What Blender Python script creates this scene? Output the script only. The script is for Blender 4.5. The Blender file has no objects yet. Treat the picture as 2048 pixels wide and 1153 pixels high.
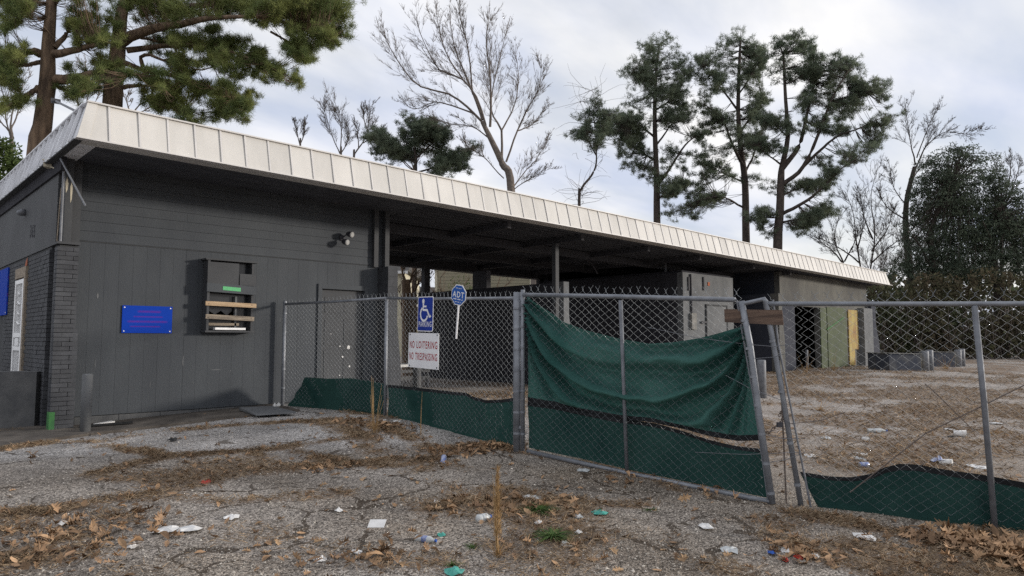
import bpy, bmesh, math, random
import numpy as np
from mathutils import Vector, Matrix
rnd = random.Random(7)
nrg = np.random.default_rng(11)
S = bpy.context.scene
COL = S.collection
R = math.radians

# ------------------------------------------------------------------ camera
FPX, W, H, CZ, HOR, YAW = 1400.0, 2048.0, 1153.0, 1.6, 680.0, R(46)
PITCH = math.atan((HOR - H / 2) / FPX)
FW = np.array([math.cos(YAW) * math.cos(PITCH), math.sin(YAW) * math.cos(PITCH), math.sin(PITCH)])
RT = np.array([math.sin(YAW), -math.cos(YAW), 0.0])
UP = np.cross(RT, FW)
CAM = np.array([0, 0, CZ])
cd = bpy.data.cameras.new('camera')
cam = bpy.data.objects.new('camera', cd)
COL.objects.link(cam)
cd.sensor_width = 36.0
cd.lens = FPX / W * 36.0
cd.clip_start = 0.05
cd.clip_end = 2000
m = Matrix((RT, UP, -FW)).transposed().to_4x4()
m.translation = Vector(CAM)
cam.matrix_world = m
S.camera = cam

# ------------------------------------------------------------------ light
SUN_EL, SUN_H = R(9.0), (0.75, -0.66)
wd = bpy.data.worlds.new('World')
S.world = wd
wd.use_nodes = True
nt = wd.node_tree
nt.nodes.clear()
def N(t, k, **kw):
    n = t.nodes.new(k)
    for a, b in kw.items():
        setattr(n, a, b)
    return n
def math_node(t, op, a, b=None, c=None, clamp=False):
    n = N(t, 'ShaderNodeMath', operation=op, use_clamp=clamp)
    for i, v in enumerate((a, b, c)):
        if v is None: continue
        if isinstance(v, (int, float)): n.inputs[i].default_value = v
        else: t.links.new(v, n.inputs[i])
    return n.outputs[0]
out = N(nt, 'ShaderNodeOutputWorld')
bg = N(nt, 'ShaderNodeBackground')
bg.inputs['Strength'].default_value = 0.1
nt.links.new(bg.outputs[0], out.inputs[0])
sky = N(nt, 'ShaderNodeTexSky', sky_type='NISHITA')
sky.sun_disc = False
sky.sun_elevation = R(14)
sky.sun_rotation = math.atan2(SUN_H[0], SUN_H[1])
sky.air_density = 1.0
sky.dust_density = 2.0
tc = N(nt, 'ShaderNodeTexCoord')
sp = N(nt, 'ShaderNodeSeparateXYZ')
nt.links.new(tc.outputs['Generated'], sp.inputs[0])
zz = math_node(nt, 'ADD', math_node(nt, 'MAXIMUM', sp.outputs[2], 0.0), 0.22)
cb = N(nt, 'ShaderNodeCombineXYZ')
nt.links.new(math_node(nt, 'DIVIDE', sp.outputs[0], zz), cb.inputs[0])
nt.links.new(math_node(nt, 'DIVIDE', sp.outputs[1], zz), cb.inputs[1])
n1 = N(nt, 'ShaderNodeTexNoise')
n1.inputs['Scale'].default_value = 1.15
n1.inputs['Detail'].default_value = 7
n1.inputs['Roughness'].default_value = 0.52
n1.inputs['Distortion'].default_value = 0.5
mp = N(nt, 'ShaderNodeMapping')
mp.inputs['Location'].default_value = (3.3, 0.7, 0)
mp.inputs['Rotation'].default_value = (0, 0, 0.5)
mp.inputs['Scale'].default_value = (1.0, 1.7, 1)
nt.links.new(cb.outputs[0], mp.inputs[0])
nt.links.new(mp.outputs[0], n1.inputs['Vector'])
cr = N(nt, 'ShaderNodeValToRGB')
cr.color_ramp.elements[0].position = 0.36
cr.color_ramp.elements[0].color = (0.72, 0.72, 0.72, 1)
cr.color_ramp.elements[1].position = 0.56
cr.color_ramp.elements[1].color = (1, 1, 1, 1)
nt.links.new(n1.outputs[0], cr.inputs[0])
# brightness inside the clouds
n2 = N(nt, 'ShaderNodeTexNoise')
n2.inputs['Scale'].default_value = 1.9
n2.inputs['Detail'].default_value = 6
mp2 = N(nt, 'ShaderNodeMapping')
mp2.inputs['Location'].default_value = (9.1, 4.4, 2)
mp2.inputs['Scale'].default_value = (0.8, 1.6, 1)
nt.links.new(cb.outputs[0], mp2.inputs[0])
nt.links.new(mp2.outputs[0], n2.inputs['Vector'])
cr2 = N(nt, 'ShaderNodeValToRGB')
cr2.color_ramp.elements[0].position = 0.32
cr2.color_ramp.elements[0].color = (4.6, 5.0, 6.05, 1)
cr2.color_ramp.elements[1].position = 0.68
cr2.color_ramp.elements[1].color = (7.3, 7.2, 7.1, 1)
nt.links.new(n2.outputs[0], cr2.inputs[0])
mx = N(nt, 'ShaderNodeMix', data_type='RGBA')
nt.links.new(cr.outputs[0], mx.inputs[0])
nt.links.new(sky.outputs[0], mx.inputs[6])
nt.links.new(cr2.outputs[0], mx.inputs[7])
nt.links.new(mx.outputs[2], bg.inputs['Color'])

sl = bpy.data.lights.new('sun', 'SUN')
sl.energy = 1.9
sl.angle = R(5.0)
sl.color = (1.0, 0.93, 0.84)
sun = bpy.data.objects.new('sun', sl)
COL.objects.link(sun)
sdir = Vector((SUN_H[0] * math.cos(SUN_EL), SUN_H[1] * math.cos(SUN_EL), math.sin(SUN_EL))).normalized()
sun.rotation_euler = sdir.to_track_quat('Z', 'Y').to_euler()
sun.location = sdir * 50
S.view_settings.view_transform = 'Standard'
S.view_settings.look = 'None'
S.view_settings.exposure = 0.55
S.view_settings.gamma = 1.0
S.view_settings.use_curve_mapping = False
try:
    S.cycles.use_denoising = False
    S.cycles.max_bounces = 6
except Exception:
    pass

# ------------------------------------------------------------------ picking points of the place
def rayd(px, py):
    return FW * FPX + RT * (px - W / 2) + UP * (H / 2 - py)
def on_plane(px, py, ax, val):
    d = rayd(px, py)
    return CAM + d * ((val - CAM[ax]) / d[ax])
def on_vert(px, py, A, B):            # vertical plane through ground points A and B
    d = rayd(px, py)
    n = np.array([-(B[1] - A[1]), B[0] - A[0], 0.0])
    t = (n @ (np.array([A[0], A[1], 0]) - CAM)) / (n @ d)
    return CAM + d * t
HF = np.array([math.cos(YAW), math.sin(YAW), 0])
def at(px, py, D):                    # a point D metres ahead
    d = rayd(px, py)
    return CAM + d * (D / (d @ HF))
def sstep(a, b, x):
    t = np.clip((x - a) / (b - a), 0, 1)
    return t * t * (3 - 2 * t)
def gz(x, y):
    x = np.asarray(x, float); y = np.asarray(y, float)
    t = np.clip((y - 0.5) / 8.0, 0, 1)
    g = 0.43 * t
    g = g - 0.13 * (1 - sstep(2.3, 6.0, x)) * sstep(6.0, 11.0, y)
    g = g + 0.004 * np.clip(x - 10, 0, 40)
    g = g + 0.012 * np.sin(x * 1.9 + 0.6 * y) * np.sin(y * 1.3 - 0.4 * x) * (1 - sstep(14, 25, x))
    return g
def on_ground(px, py):
    d = rayd(px, py)
    d = d / np.linalg.norm(d)
    t0, t1 = 1.0, 150.0
    ts = np.linspace(t0, t1, 6000)
    P = CAM[None] + ts[:, None] * d[None]
    below = P[:, 2] <= gz(P[:, 0], P[:, 1])
    i = int(np.argmax(below))
    return P[i]

# value noise for masks
_tab = np.random.default_rng(3).random((256, 256))
def vnoise(x, y, s=1.0, oct=3):
    x = np.asarray(x, float) * s; y = np.asarray(y, float) * s
    o = np.zeros(np.broadcast(x, y).shape); amp = 1.0; tot = 0
    for k in range(oct):
        xi = np.floor(x).astype(int); yi = np.floor(y).astype(int)
        fx = x - xi; fy = y - yi
        fx = fx * fx * (3 - 2 * fx); fy = fy * fy * (3 - 2 * fy)
        g = lambda a, b: _tab[(xi + a) & 255, (yi + b) & 255]
        o += amp * ((g(0, 0) * (1 - fx) + g(1, 0) * fx) * (1 - fy) + (g(0, 1) * (1 - fx) + g(1, 1) * fx) * fy)
        tot += amp; amp *= 0.5; x = x * 2.03 + 17.3; y = y * 2.03 + 5.1
    return o / tot

# ------------------------------------------------------------------ materials
MATS = {}
def pmat(name, c1, c2=None, scale=6.0, rough=0.75, bump=0.0, bscale=60.0, metal=0.0, rand=0.0, stretch=(1, 1, 1), detail=5, island=0.0, spec=0.35, lo=0.35, hi=0.65, world=False, trans=0.0, leafy=0.0):
    mt = bpy.data.materials.new(name)
    mt.use_nodes = True
    t = mt.node_tree
    b = t.nodes['Principled BSDF']
    c2 = c2 or tuple(v * 0.75 for v in c1)
    tcn = N(t, 'ShaderNodeTexCoord')
    mpn = N(t, 'ShaderNodeMapping')
    mpn.inputs['Scale'].default_value = stretch
    if world:
        g = N(t, 'ShaderNodeNewGeometry')
        t.links.new(g.outputs['Position'], mpn.inputs[0])
    else:
        t.links.new(tcn.outputs['Object'], mpn.inputs[0])
    nz = N(t, 'ShaderNodeTexNoise')
    nz.inputs['Scale'].default_value = scale
    nz.inputs['Detail'].default_value = detail
    nz.inputs['Roughness'].default_value = 0.6
    t.links.new(mpn.outputs[0], nz.inputs['Vector'])
    rp = N(t, 'ShaderNodeValToRGB')
    rp.color_ramp.elements[0].position = lo
    rp.color_ramp.elements[1].position = hi
    rp.color_ramp.elements[0].color = (*c1, 1)
    rp.color_ramp.elements[1].color = (*c2, 1)
    t.links.new(nz.outputs[0], rp.inputs[0])
    col = rp.outputs[0]
    if rand or island:
        if island:
            src = N(t, 'ShaderNodeNewGeometry').outputs['Random Per Island']; amt = island
        else:
            src = N(t, 'ShaderNodeObjectInfo').outputs['Random']; amt = rand
        v = math_node(t, 'MULTIPLY_ADD', src, 2 * amt, 1 - amt)
        hs = N(t, 'ShaderNodeHueSaturation')
        t.links.new(v, hs.inputs['Value'])
        t.links.new(col, hs.inputs['Color'])
        col = hs.outputs[0]
    t.links.new(col, b.inputs['Base Color'])
    b.inputs['Roughness'].default_value = rough
    b.inputs['Metallic'].default_value = metal
    b.inputs['Specular IOR Level'].default_value = spec
    if trans:
        b.inputs['Transmission Weight'].default_value = trans
    if leafy:
        tl = N(t, 'ShaderNodeBsdfTranslucent'); ms = N(t, 'ShaderNodeMixShader'); ms.inputs[0].default_value = leafy
        t.links.new(col, tl.inputs['Color']); t.links.new(b.outputs[0], ms.inputs[1]); t.links.new(tl.outputs[0], ms.inputs[2])
        t.links.new(ms.outputs[0], t.nodes['Material Output'].inputs['Surface'])
    if bump:
        nb = N(t, 'ShaderNodeTexNoise')
        nb.inputs['Scale'].default_value = bscale
        nb.inputs['Detail'].default_value = 3
        t.links.new(mpn.outputs[0], nb.inputs['Vector'])
        bp = N(t, 'ShaderNodeBump')
        bp.inputs['Strength'].default_value = bump
        bp.inputs['Distance'].default_value = 0.01
        t.links.new(nb.outputs[0], bp.inputs['Height'])
        t.links.new(bp.outputs[0], b.inputs['Normal'])
    MATS[name] = mt
    return mt
M = MATS
pmat('charcoal_siding', (0.080, 0.088, 0.096), (0.045, 0.050, 0.058), 0.8, 0.75, 0.35, 40, rand=0.03, stretch=(1.3, 1, 0.45), spec=0.25, world=True, lo=0.25, hi=0.75, detail=12)
pmat('charcoal_brick', (0.070, 0.073, 0.080), (0.050, 0.052, 0.058), 5.0, 0.75, 0.5, 60, rand=0.14, world=True, spec=0.25)
pmat('charcoal_paint', (0.074, 0.077, 0.082), (0.050, 0.052, 0.056), 1.5, 0.7, 0.3, 30, spec=0.25, world=True, lo=0.3, hi=0.7, detail=8)
pmat('dark_joint', (0.058, 0.061, 0.064), (0.048, 0.050, 0.053), 6, 0.9)
pmat('black_steel', (0.05, 0.05, 0.057), (0.065, 0.065, 0.073), 5, 0.7, spec=0.2)
pmat('soffit_dark', (0.095, 0.099, 0.112), (0.065, 0.068, 0.078), 1.5, 0.85, stretch=(1, 3, 1), spec=0.15)
pmat('black_and_shade', (0.036, 0.036, 0.042), (0.050, 0.050, 0.058), 2, 0.9, spec=0.1)  # black numerals; on the bay walls, canopy shade put into the colour
pmat('navy_paint', (0.036, 0.041, 0.056), (0.055, 0.058, 0.072), 2, 0.85, spec=0.15)
pmat('white_metal', (0.635, 0.615, 0.58), (0.49, 0.475, 0.445), 2.2, 0.5, 0.12, 9, rand=0.05, stretch=(1, 1, 0.25), spec=0.35, lo=0.35, hi=0.8, world=True, detail=8)
pmat('white_seam', (0.66, 0.64, 0.62), (0.56, 0.545, 0.53), 2, 0.5, rand=0.03)
pmat('white_side', (0.74, 0.75, 0.78), (0.50, 0.50, 0.52), 3.5, 0.55, 0.1, 20, stretch=(1, 1, 0.5), lo=0.45, hi=0.8)
pmat('concrete', (0.27, 0.26, 0.24), (0.15, 0.15, 0.14), 4.0, 0.9, 0.4, 50)
pmat('concrete_grey', (0.12, 0.12, 0.12), (0.075, 0.077, 0.08), 4.0, 0.9, 0.4, 40)
pmat('dirty_slab', (0.15, 0.13, 0.11), (0.065, 0.056, 0.048), 2.2, 0.95, 0.5, 60, world=True, detail=10, lo=0.35, hi=0.6)
pmat('block_paint', (0.055, 0.062, 0.082), (0.12, 0.12, 0.12), 2.5, 0.9, 0.4, 30, world=True, detail=10, lo=0.45, hi=0.75)
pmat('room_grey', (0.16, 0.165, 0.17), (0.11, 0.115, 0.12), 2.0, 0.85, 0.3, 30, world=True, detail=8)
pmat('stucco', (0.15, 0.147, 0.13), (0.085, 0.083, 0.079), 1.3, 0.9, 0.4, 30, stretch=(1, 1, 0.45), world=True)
pmat('galvanised', (0.26, 0.275, 0.30), (0.18, 0.19, 0.21), 8.0, 0.5, 0.1, 60, metal=0.35, spec=0.4)
pmat('galvanised_dull', (0.21, 0.22, 0.24), (0.14, 0.145, 0.16), 9.0, 0.6, 0.15, 60, metal=0.25)
pmat('wire', (0.29, 0.31, 0.33), (0.19, 0.205, 0.22), 20.0, 0.5, metal=0.3)
pmat('rust_wire', (0.10, 0.07, 0.055), (0.16, 0.14, 0.13), 20.0, 0.8)
pmat('green_screen', (0.058, 0.138, 0.124), (0.026, 0.085, 0.075), 1.6, 0.88, 0.4, 420, spec=0.15, detail=10, leafy=0.18, lo=0.3, hi=0.7)
pmat('green_screen_dark', (0.026, 0.064, 0.058), (0.011, 0.035, 0.033), 1.6, 0.9, 0.4, 420, spec=0.1, detail=10, leafy=0.25, lo=0.3, hi=0.7)
pmat('black_hem', (0.009, 0.010, 0.012), (0.014, 0.015, 0.017), 5.0, 0.85, 0.3, 200)
pmat('sign_white', (0.88, 0.88, 0.89), (0.82, 0.82, 0.84), 4, 0.4)
pmat('sign_blue', (0.015, 0.045, 0.33), (0.012, 0.038, 0.28), 4, 0.4)
pmat('sign_blue_light', (0.02, 0.11, 0.42), (0.018, 0.095, 0.37), 4, 0.4)
pmat('sign_red', (0.40, 0.012, 0.02), (0.34, 0.01, 0.016), 4, 0.5)
pmat('board_weathered', (0.17, 0.115, 0.085), (0.085, 0.058, 0.046), 5, 0.9, 0.5, 60, stretch=(0.5, 0.5, 6))
pmat('board_pale', (0.52, 0.38, 0.24), (0.36, 0.25, 0.15), 5, 0.8, 0.3, 60, stretch=(1, 1, 8))
pmat('board_grey', (0.36, 0.30, 0.23), (0.20, 0.165, 0.13), 5, 0.85, 0.3, 60, stretch=(1, 1, 8))
pmat('white_plastic', (0.86, 0.86, 0.86), (0.76, 0.76, 0.76), 5, 0.45)
pmat('cream_paint', (0.55, 0.50, 0.38), (0.42, 0.38, 0.30), 8, 0.7)
pmat('green_tape', (0.12, 0.48, 0.20), (0.10, 0.40, 0.17), 8, 0.6)
pmat('lime_paint', (0.06, 0.20, 0.06), (0.04, 0.13, 0.05), 8, 0.8)
pmat('orange_brick', (0.42, 0.13, 0.06), (0.28, 0.09, 0.05), 15, 0.9)
pmat('glass_dark', (0.02, 0.022, 0.026), (0.03, 0.032, 0.035), 4, 0.2, spec=0.5)
pmat('yellow_board', (0.42, 0.34, 0.11), (0.28, 0.16, 0.06), 2.2, 0.8, stretch=(3, 3, 0.8), world=True)
pmat('green_door', (0.075, 0.095, 0.045), (0.05, 0.065, 0.035), 2.5, 0.8, world=True)
pmat('maroon', (0.035, 0.008, 0.012), (0.02, 0.006, 0.008), 3, 0.9)
pmat('bark_pine', (0.24, 0.165, 0.11), (0.075, 0.052, 0.038), 7.0, 0.95, 1.0, 14, stretch=(1, 1, 0.22), world=True)
pmat('bark_dark', (0.085, 0.068, 0.058), (0.042, 0.034, 0.030), 6.0, 0.95, 0.6, 20, world=True)
pmat('bark_grey', (0.19, 0.16, 0.138), (0.115, 0.095, 0.082), 6.0, 0.95, 0.6, 20, world=True)
pmat('needles', (0.27, 0.29, 0.095), (0.13, 0.175, 0.065), 1.1, 0.65, world=True, island=0.4, spec=0.3, leafy=0.45)
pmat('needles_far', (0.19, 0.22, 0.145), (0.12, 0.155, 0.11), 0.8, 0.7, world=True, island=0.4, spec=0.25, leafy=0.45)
pmat('leaf_dark', (0.095, 0.118, 0.080), (0.07, 0.092, 0.066), 0.9, 0.7, world=True, island=0.25, spec=0.2, leafy=0.35)
pmat('leaf_hedge', (0.075, 0.092, 0.046), (0.10, 0.075, 0.050), 0.5, 0.8, world=True, island=0.4, spec=0.2, leafy=0.3)
pmat('leaf_bush', (0.11, 0.15, 0.045), (0.06, 0.09, 0.035), 1.0, 0.8, world=True, island=0.3, spec=0.2, leafy=0.3)
pmat('weed_green', (0.10, 0.17, 0.04), (0.06, 0.11, 0.03), 9, 0.7, island=0.3, leafy=0.3)
pmat('dry_grass', (0.37, 0.275, 0.18), (0.20, 0.145, 0.095), 3.0, 0.9, world=True, island=0.45, spec=0.15)
pmat('dry_stalk', (0.44, 0.29, 0.14), (0.30, 0.19, 0.09), 6.0, 0.9, island=0.25, spec=0.15)
pmat('dead_leaf', (0.40, 0.255, 0.145), (0.19, 0.118, 0.072), 4.0, 0.85, world=True, island=0.5, spec=0.2)
pmat('oak_leaf', (0.44, 0.30, 0.17), (0.28, 0.175, 0.10), 14.0, 0.8, rand=0.25, spec=0.25)
pmat('pebble', (0.56, 0.51, 0.43), (0.25, 0.225, 0.20), 40.0, 0.85, world=True, island=0.6, spec=0.3)
pmat('paper', (0.74, 0.73, 0.71), (0.64, 0.63, 0.61), 9, 0.8)
pmat('clear_plastic', (0.55, 0.57, 0.57), (0.45, 0.47, 0.47), 9, 0.25, spec=0.6)
pmat('can_blue', (0.10, 0.16, 0.42), (0.55, 0.56, 0.60), 14, 0.35, metal=0.3)
pmat('can_silver', (0.5, 0.5, 0.5), (0.4, 0.4, 0.4), 14, 0.35, metal=0.4)
pmat('litter_red', (0.50, 0.05, 0.03), (0.35, 0.04, 0.03), 9, 0.6)
pmat('litter_teal', (0.03, 0.26, 0.21), (0.12, 0.40, 0.34), 30, 0.6)
pmat('litter_blue', (0.03, 0.11, 0.45), (0.025, 0.09, 0.36), 9, 0.5)
pmat('black_rubber', (0.015, 0.015, 0.016), (0.022, 0.022, 0.022), 9, 0.7)
pmat('roof_grey', (0.10, 0.095, 0.09), (0.07, 0.066, 0.062), 6, 0.95, world=True)
pmat('lamp_white', (0.42, 0.42, 0.41), (0.34, 0.34, 0.33), 5, 0.35)
pmat('house_paint', (0.60, 0.56, 0.42), (0.52, 0.48, 0.37), 3, 0.8)

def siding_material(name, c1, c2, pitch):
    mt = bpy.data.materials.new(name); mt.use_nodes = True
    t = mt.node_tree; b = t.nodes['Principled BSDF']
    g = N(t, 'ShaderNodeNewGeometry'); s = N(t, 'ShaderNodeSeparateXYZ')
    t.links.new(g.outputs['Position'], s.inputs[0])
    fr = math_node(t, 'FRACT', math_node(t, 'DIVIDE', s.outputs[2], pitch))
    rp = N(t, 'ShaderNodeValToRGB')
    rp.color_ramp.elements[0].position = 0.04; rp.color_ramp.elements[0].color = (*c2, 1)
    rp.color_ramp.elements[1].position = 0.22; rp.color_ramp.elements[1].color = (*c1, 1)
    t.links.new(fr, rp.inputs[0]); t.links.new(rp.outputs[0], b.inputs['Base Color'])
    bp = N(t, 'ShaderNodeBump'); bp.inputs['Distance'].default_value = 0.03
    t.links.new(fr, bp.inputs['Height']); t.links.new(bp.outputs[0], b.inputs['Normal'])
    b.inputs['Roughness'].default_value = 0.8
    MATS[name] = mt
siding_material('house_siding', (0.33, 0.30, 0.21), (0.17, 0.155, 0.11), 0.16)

def blurred_sign_material():
    mt = bpy.data.materials.new('sign_blurred_print'); mt.use_nodes = True
    t = mt.node_tree; b = t.nodes['Principled BSDF']
    tcn = N(t, 'ShaderNodeTexCoord')
    s = N(t, 'ShaderNodeSeparateXYZ'); t.links.new(tcn.outputs['Generated'], s.inputs[0])
    # rows of blurred, unreadable print
    tot = None
    for (c, hw, x0, x1) in ((0.79, 0.06, 0.28, 0.78), (0.60, 0.035, 0.20, 0.82), (0.42, 0.055, 0.09, 0.92), (0.24, 0.035, 0.14, 0.78)):
        a = math_node(t, 'SUBTRACT', 1.0, math_node(t, 'DIVIDE', math_node(t, 'ABSOLUTE', math_node(t, 'SUBTRACT', s.outputs[2], c)), hw), clamp=True)
        l = math_node(t, 'MULTIPLY', math_node(t, 'SUBTRACT', s.outputs['X'], x0), 22.0, clamp=True)
        r_ = math_node(t, 'MULTIPLY', math_node(t, 'SUBTRACT', x1, s.outputs['X']), 22.0, clamp=True)
        a = math_node(t, 'MULTIPLY', a, math_node(t, 'MULTIPLY', l, r_))
        tot = a if tot is None else math_node(t, 'MAXIMUM', tot, a)
    nz = N(t, 'ShaderNodeTexNoise'); nz.inputs['Scale'].default_value = 28; t.links.new(tcn.outputs['Generated'], nz.inputs['Vector'])
    f = math_node(t, 'MULTIPLY', tot, math_node(t, 'MULTIPLY', nz.outputs[0], 1.15), clamp=True)
    mx_ = N(t, 'ShaderNodeMix', data_type='RGBA')
    t.links.new(f, mx_.inputs[0])
    mx_.inputs[6].default_value = (0.006, 0.045, 0.36, 1); mx_.inputs[7].default_value = (0.16, 0.012, 0.22, 1)
    t.links.new(mx_.outputs[2], b.inputs['Base Color'])
    b.inputs['Roughness'].default_value = 0.75; b.inputs['Specular IOR Level'].default_value = 0.1
    MATS['sign_blurred_print'] = mt
blurred_sign_material()

def ground_material():
    mt = bpy.data.materials.new('worn_asphalt'); mt.use_nodes = True
    t = mt.node_tree; b = t.nodes['Principled BSDF']
    g = N(t, 'ShaderNodeNewGeometry')
    at_ = N(t, 'ShaderNodeAttribute'); at_.attribute_name = 'cover'
    sp_ = N(t, 'ShaderNodeSeparateColor'); t.links.new(at_.outputs['Color'], sp_.inputs[0])
    def vor(scale):
        v = N(t, 'ShaderNodeTexVoronoi'); v.inputs['Scale'].default_value = scale
        t.links.new(g.outputs['Position'], v.inputs['Vector'])
        return v
    v1, v2 = vor(80.0), vor(170.0)
    s1 = N(t, 'ShaderNodeSeparateColor'); t.links.new(v1.outputs['Color'], s1.inputs[0])
    s2 = N(t, 'ShaderNodeSeparateColor'); t.links.new(v2.outputs['Color'], s2.inputs[0])
    mixv = math_node(t, 'MULTIPLY_ADD', s1.outputs[0], 0.65, math_node(t, 'MULTIPLY', s2.outputs[0], 0.35))
    rp = N(t, 'ShaderNodeValToRGB'); r = rp.color_ramp
    r.elements[0].position = 0.2; r.elements[0].color = (0.10, 0.096, 0.093, 1)
    r.elements[1].position = 0.95; r.elements[1].color = (0.90, 0.88, 0.86, 1)
    e = r.elements.new(0.52); e.color = (0.37, 0.358, 0.35, 1)
    t.links.new(mixv, rp.inputs[0])
    nz = N(t, 'ShaderNodeTexNoise'); nz.inputs['Scale'].default_value = 1.3; nz.inputs['Detail'].default_value = 6
    t.links.new(g.outputs['Position'], nz.inputs['Vector'])
    tint = N(t, 'ShaderNodeValToRGB')
    tint.color_ramp.elements[0].position = 0.3; tint.color_ramp.elements[0].color = (0.62, 0.60, 0.58, 1)
    tint.color_ramp.elements[1].position = 0.7; tint.color_ramp.elements[1].color = (1.15, 1.12, 1.08, 1)
    t.links.new(nz.outputs[0], tint.inputs[0])
    mul = N(t, 'ShaderNodeMix', data_type='RGBA', blend_type='MULTIPLY'); mul.inputs[0].default_value = 1
    t.links.new(rp.outputs[0], mul.inputs[6]); t.links.new(tint.outputs[0], mul.inputs[7])
    # hairline cracks of the old paving
    wn = N(t, 'ShaderNodeTexNoise'); wn.inputs['Scale'].default_value = 2.3; wn.inputs['Detail'].default_value = 4
    t.links.new(g.outputs['Position'], wn.inputs['Vector'])
    va = N(t, 'ShaderNodeVectorMath', operation='MULTIPLY_ADD'); va.inputs[1].default_value = (0.55, 0.55, 0.0)
    t.links.new(wn.outputs['Color'], va.inputs[0]); t.links.new(g.outputs['Position'], va.inputs[2])
    ve = N(t, 'ShaderNodeTexVoronoi', feature='DISTANCE_TO_EDGE'); ve.inputs['Scale'].default_value = 1.15
    t.links.new(va.outputs[0], ve.inputs['Vector'])
    crk = math_node(t, 'LESS_THAN', ve.outputs['Distance'], math_node(t, 'MULTIPLY', math_node(t, 'SUBTRACT', wn.outputs[0], 0.36, clamp=True), 0.085))
    cmx = N(t, 'ShaderNodeMix', data_type='RGBA'); t.links.new(math_node(t, 'MULTIPLY', crk, 0.8), cmx.inputs[0])
    t.links.new(mul.outputs[2], cmx.inputs[6]); cmx.inputs[7].default_value = (0.07, 0.055, 0.042, 1)
    mul = cmx
    # brown needle and soil cover
    n3 = N(t, 'ShaderNodeTexNoise'); n3.inputs['Scale'].default_value = 38; n3.inputs['Detail'].default_value = 5
    t.links.new(g.outputs['Position'], n3.inputs['Vector'])
    soil = N(t, 'ShaderNodeValToRGB')
    soil.color_ramp.elements[0].position = 0.35; soil.color_ramp.elements[0].color = (0.10, 0.070, 0.050, 1)
    soil.color_ramp.elements[1].position = 0.7; soil.color_ramp.elements[1].color = (0.33, 0.235, 0.16, 1)
    t.links.new(n3.outputs[0], soil.inputs[0])
    f1 = math_node(t, 'ADD', sp_.outputs[0], math_node(t, 'MULTIPLY', math_node(t, 'SUBTRACT', n3.outputs[0], 0.5), 0.9))
    f1 = math_node(t, 'MULTIPLY', math_node(t, 'SUBTRACT', f1, 0.28), 2.4, clamp=True)
    # dark compacted dirt with stones
    dirt = N(t, 'ShaderNodeMix', data_type='RGBA', blend_type='MULTIPLY')
    t.links.new(mul.outputs[2], dirt.inputs[6]); dirt.inputs[7].default_value = (0.60, 0.52, 0.43, 1)
    t.links.new(sp_.outputs[1], dirt.inputs[0])
    # pale dusty concrete of the lot beyond the fence
    lot = N(t, 'ShaderNodeMix', data_type='RGBA'); t.links.new(math_node(t, 'MULTIPLY', sp_.outputs[2], 0.38), lot.inputs[0])
    t.links.new(dirt.outputs[2], lot.inputs[6]); lot.inputs[7].default_value = (0.42, 0.345, 0.28, 1)
    fin = N(t, 'ShaderNodeMix', data_type='RGBA'); t.links.new(f1, fin.inputs[0])
    t.links.new(lot.outputs[2], fin.inputs[6]); t.links.new(soil.outputs[0], fin.inputs[7])
    t.links.new(fin.outputs[2], b.inputs['Base Color'])
    b.inputs['Roughness'].default_value = 0.92; b.inputs['Specular IOR Level'].default_value = 0.2
    bp = N(t, 'ShaderNodeBump'); bp.inputs['Strength'].default_value = 0.4; bp.inputs['Distance'].default_value = 0.005
    hgt = math_node(t, 'ADD', math_node(t, 'MULTIPLY', v1.outputs['Distance'], -14.0), n3.outputs[0])
    t.links.new(hgt, bp.inputs['Height']); t.links.new(bp.outputs[0], b.inputs['Normal'])
    MATS['worn_asphalt'] = mt
ground_material()

# ------------------------------------------------------------------ object helpers
ORG = {}
def tag(o, label=None, cat=None, group=None, kind=None):
    if label: o['label'] = label
    if cat: o['category'] = cat
    if group: o['group'] = group
    if kind: o['kind'] = kind
    return o
def empty(name, loc, label=None, cat=None, group=None):
    o = bpy.data.objects.new(name, None)
    o.location = tuple(float(v) for v in loc); o.empty_display_size = 0.2
    COL.objects.link(o)
    ORG[o.name] = np.array([float(v) for v in loc])
    return tag(o, label, cat, group)
def link(name, me, mat, parent=None, loc=None, smooth=False):
    o = bpy.data.objects.new(name, me)
    if mat is not None and len(me.materials) == 0:
        me.materials.append(M[mat] if isinstance(mat, str) else mat)
    COL.objects.link(o)
    if parent is not None:
        o.parent = parent
    if loc is not None:
        o.location = tuple(float(v) for v in loc)
    ORG[o.name] = ORG[parent.name] if parent is not None else np.array(o.location)
    return o
def mesh_from(name, v, f, smooth=False):
    me = bpy.data.meshes.new(name)
    me.from_pydata([tuple(map(float, p)) for p in v], [], f)
    me.update()
    if smooth:
        me.shade_smooth()
    return me
def soup(name, V, nper):            # V: (n*nper,3); polygons of nper corners each
    n = len(V) // nper
    me = bpy.data.meshes.new(name)
    me.vertices.add(len(V)); me.vertices.foreach_set('co', np.asarray(V, np.float32).ravel())
    me.loops.add(len(V)); me.loops.foreach_set('vertex_index', np.arange(len(V), dtype=np.int32))
    me.polygons.add(n)
    me.polygons.foreach_set('loop_start', np.arange(0, n * nper, nper, dtype=np.int32))
    me.update(calc_edges=True)
    return me
def indexed(name, V, Fc, smooth=False):   # Fc (n,k)
    Fc = np.asarray(Fc, np.int32)
    n, k = Fc.shape
    me = bpy.data.meshes.new(name)
    me.vertices.add(len(V)); me.vertices.foreach_set('co', np.asarray(V, np.float32).ravel())
    me.loops.add(n * k); me.loops.foreach_set('vertex_index', Fc.ravel())
    me.polygons.add(n)
    me.polygons.foreach_set('loop_start', np.arange(0, n * k, k, dtype=np.int32))
    me.update(calc_edges=True)
    if smooth: me.shade_smooth()
    return me
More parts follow.
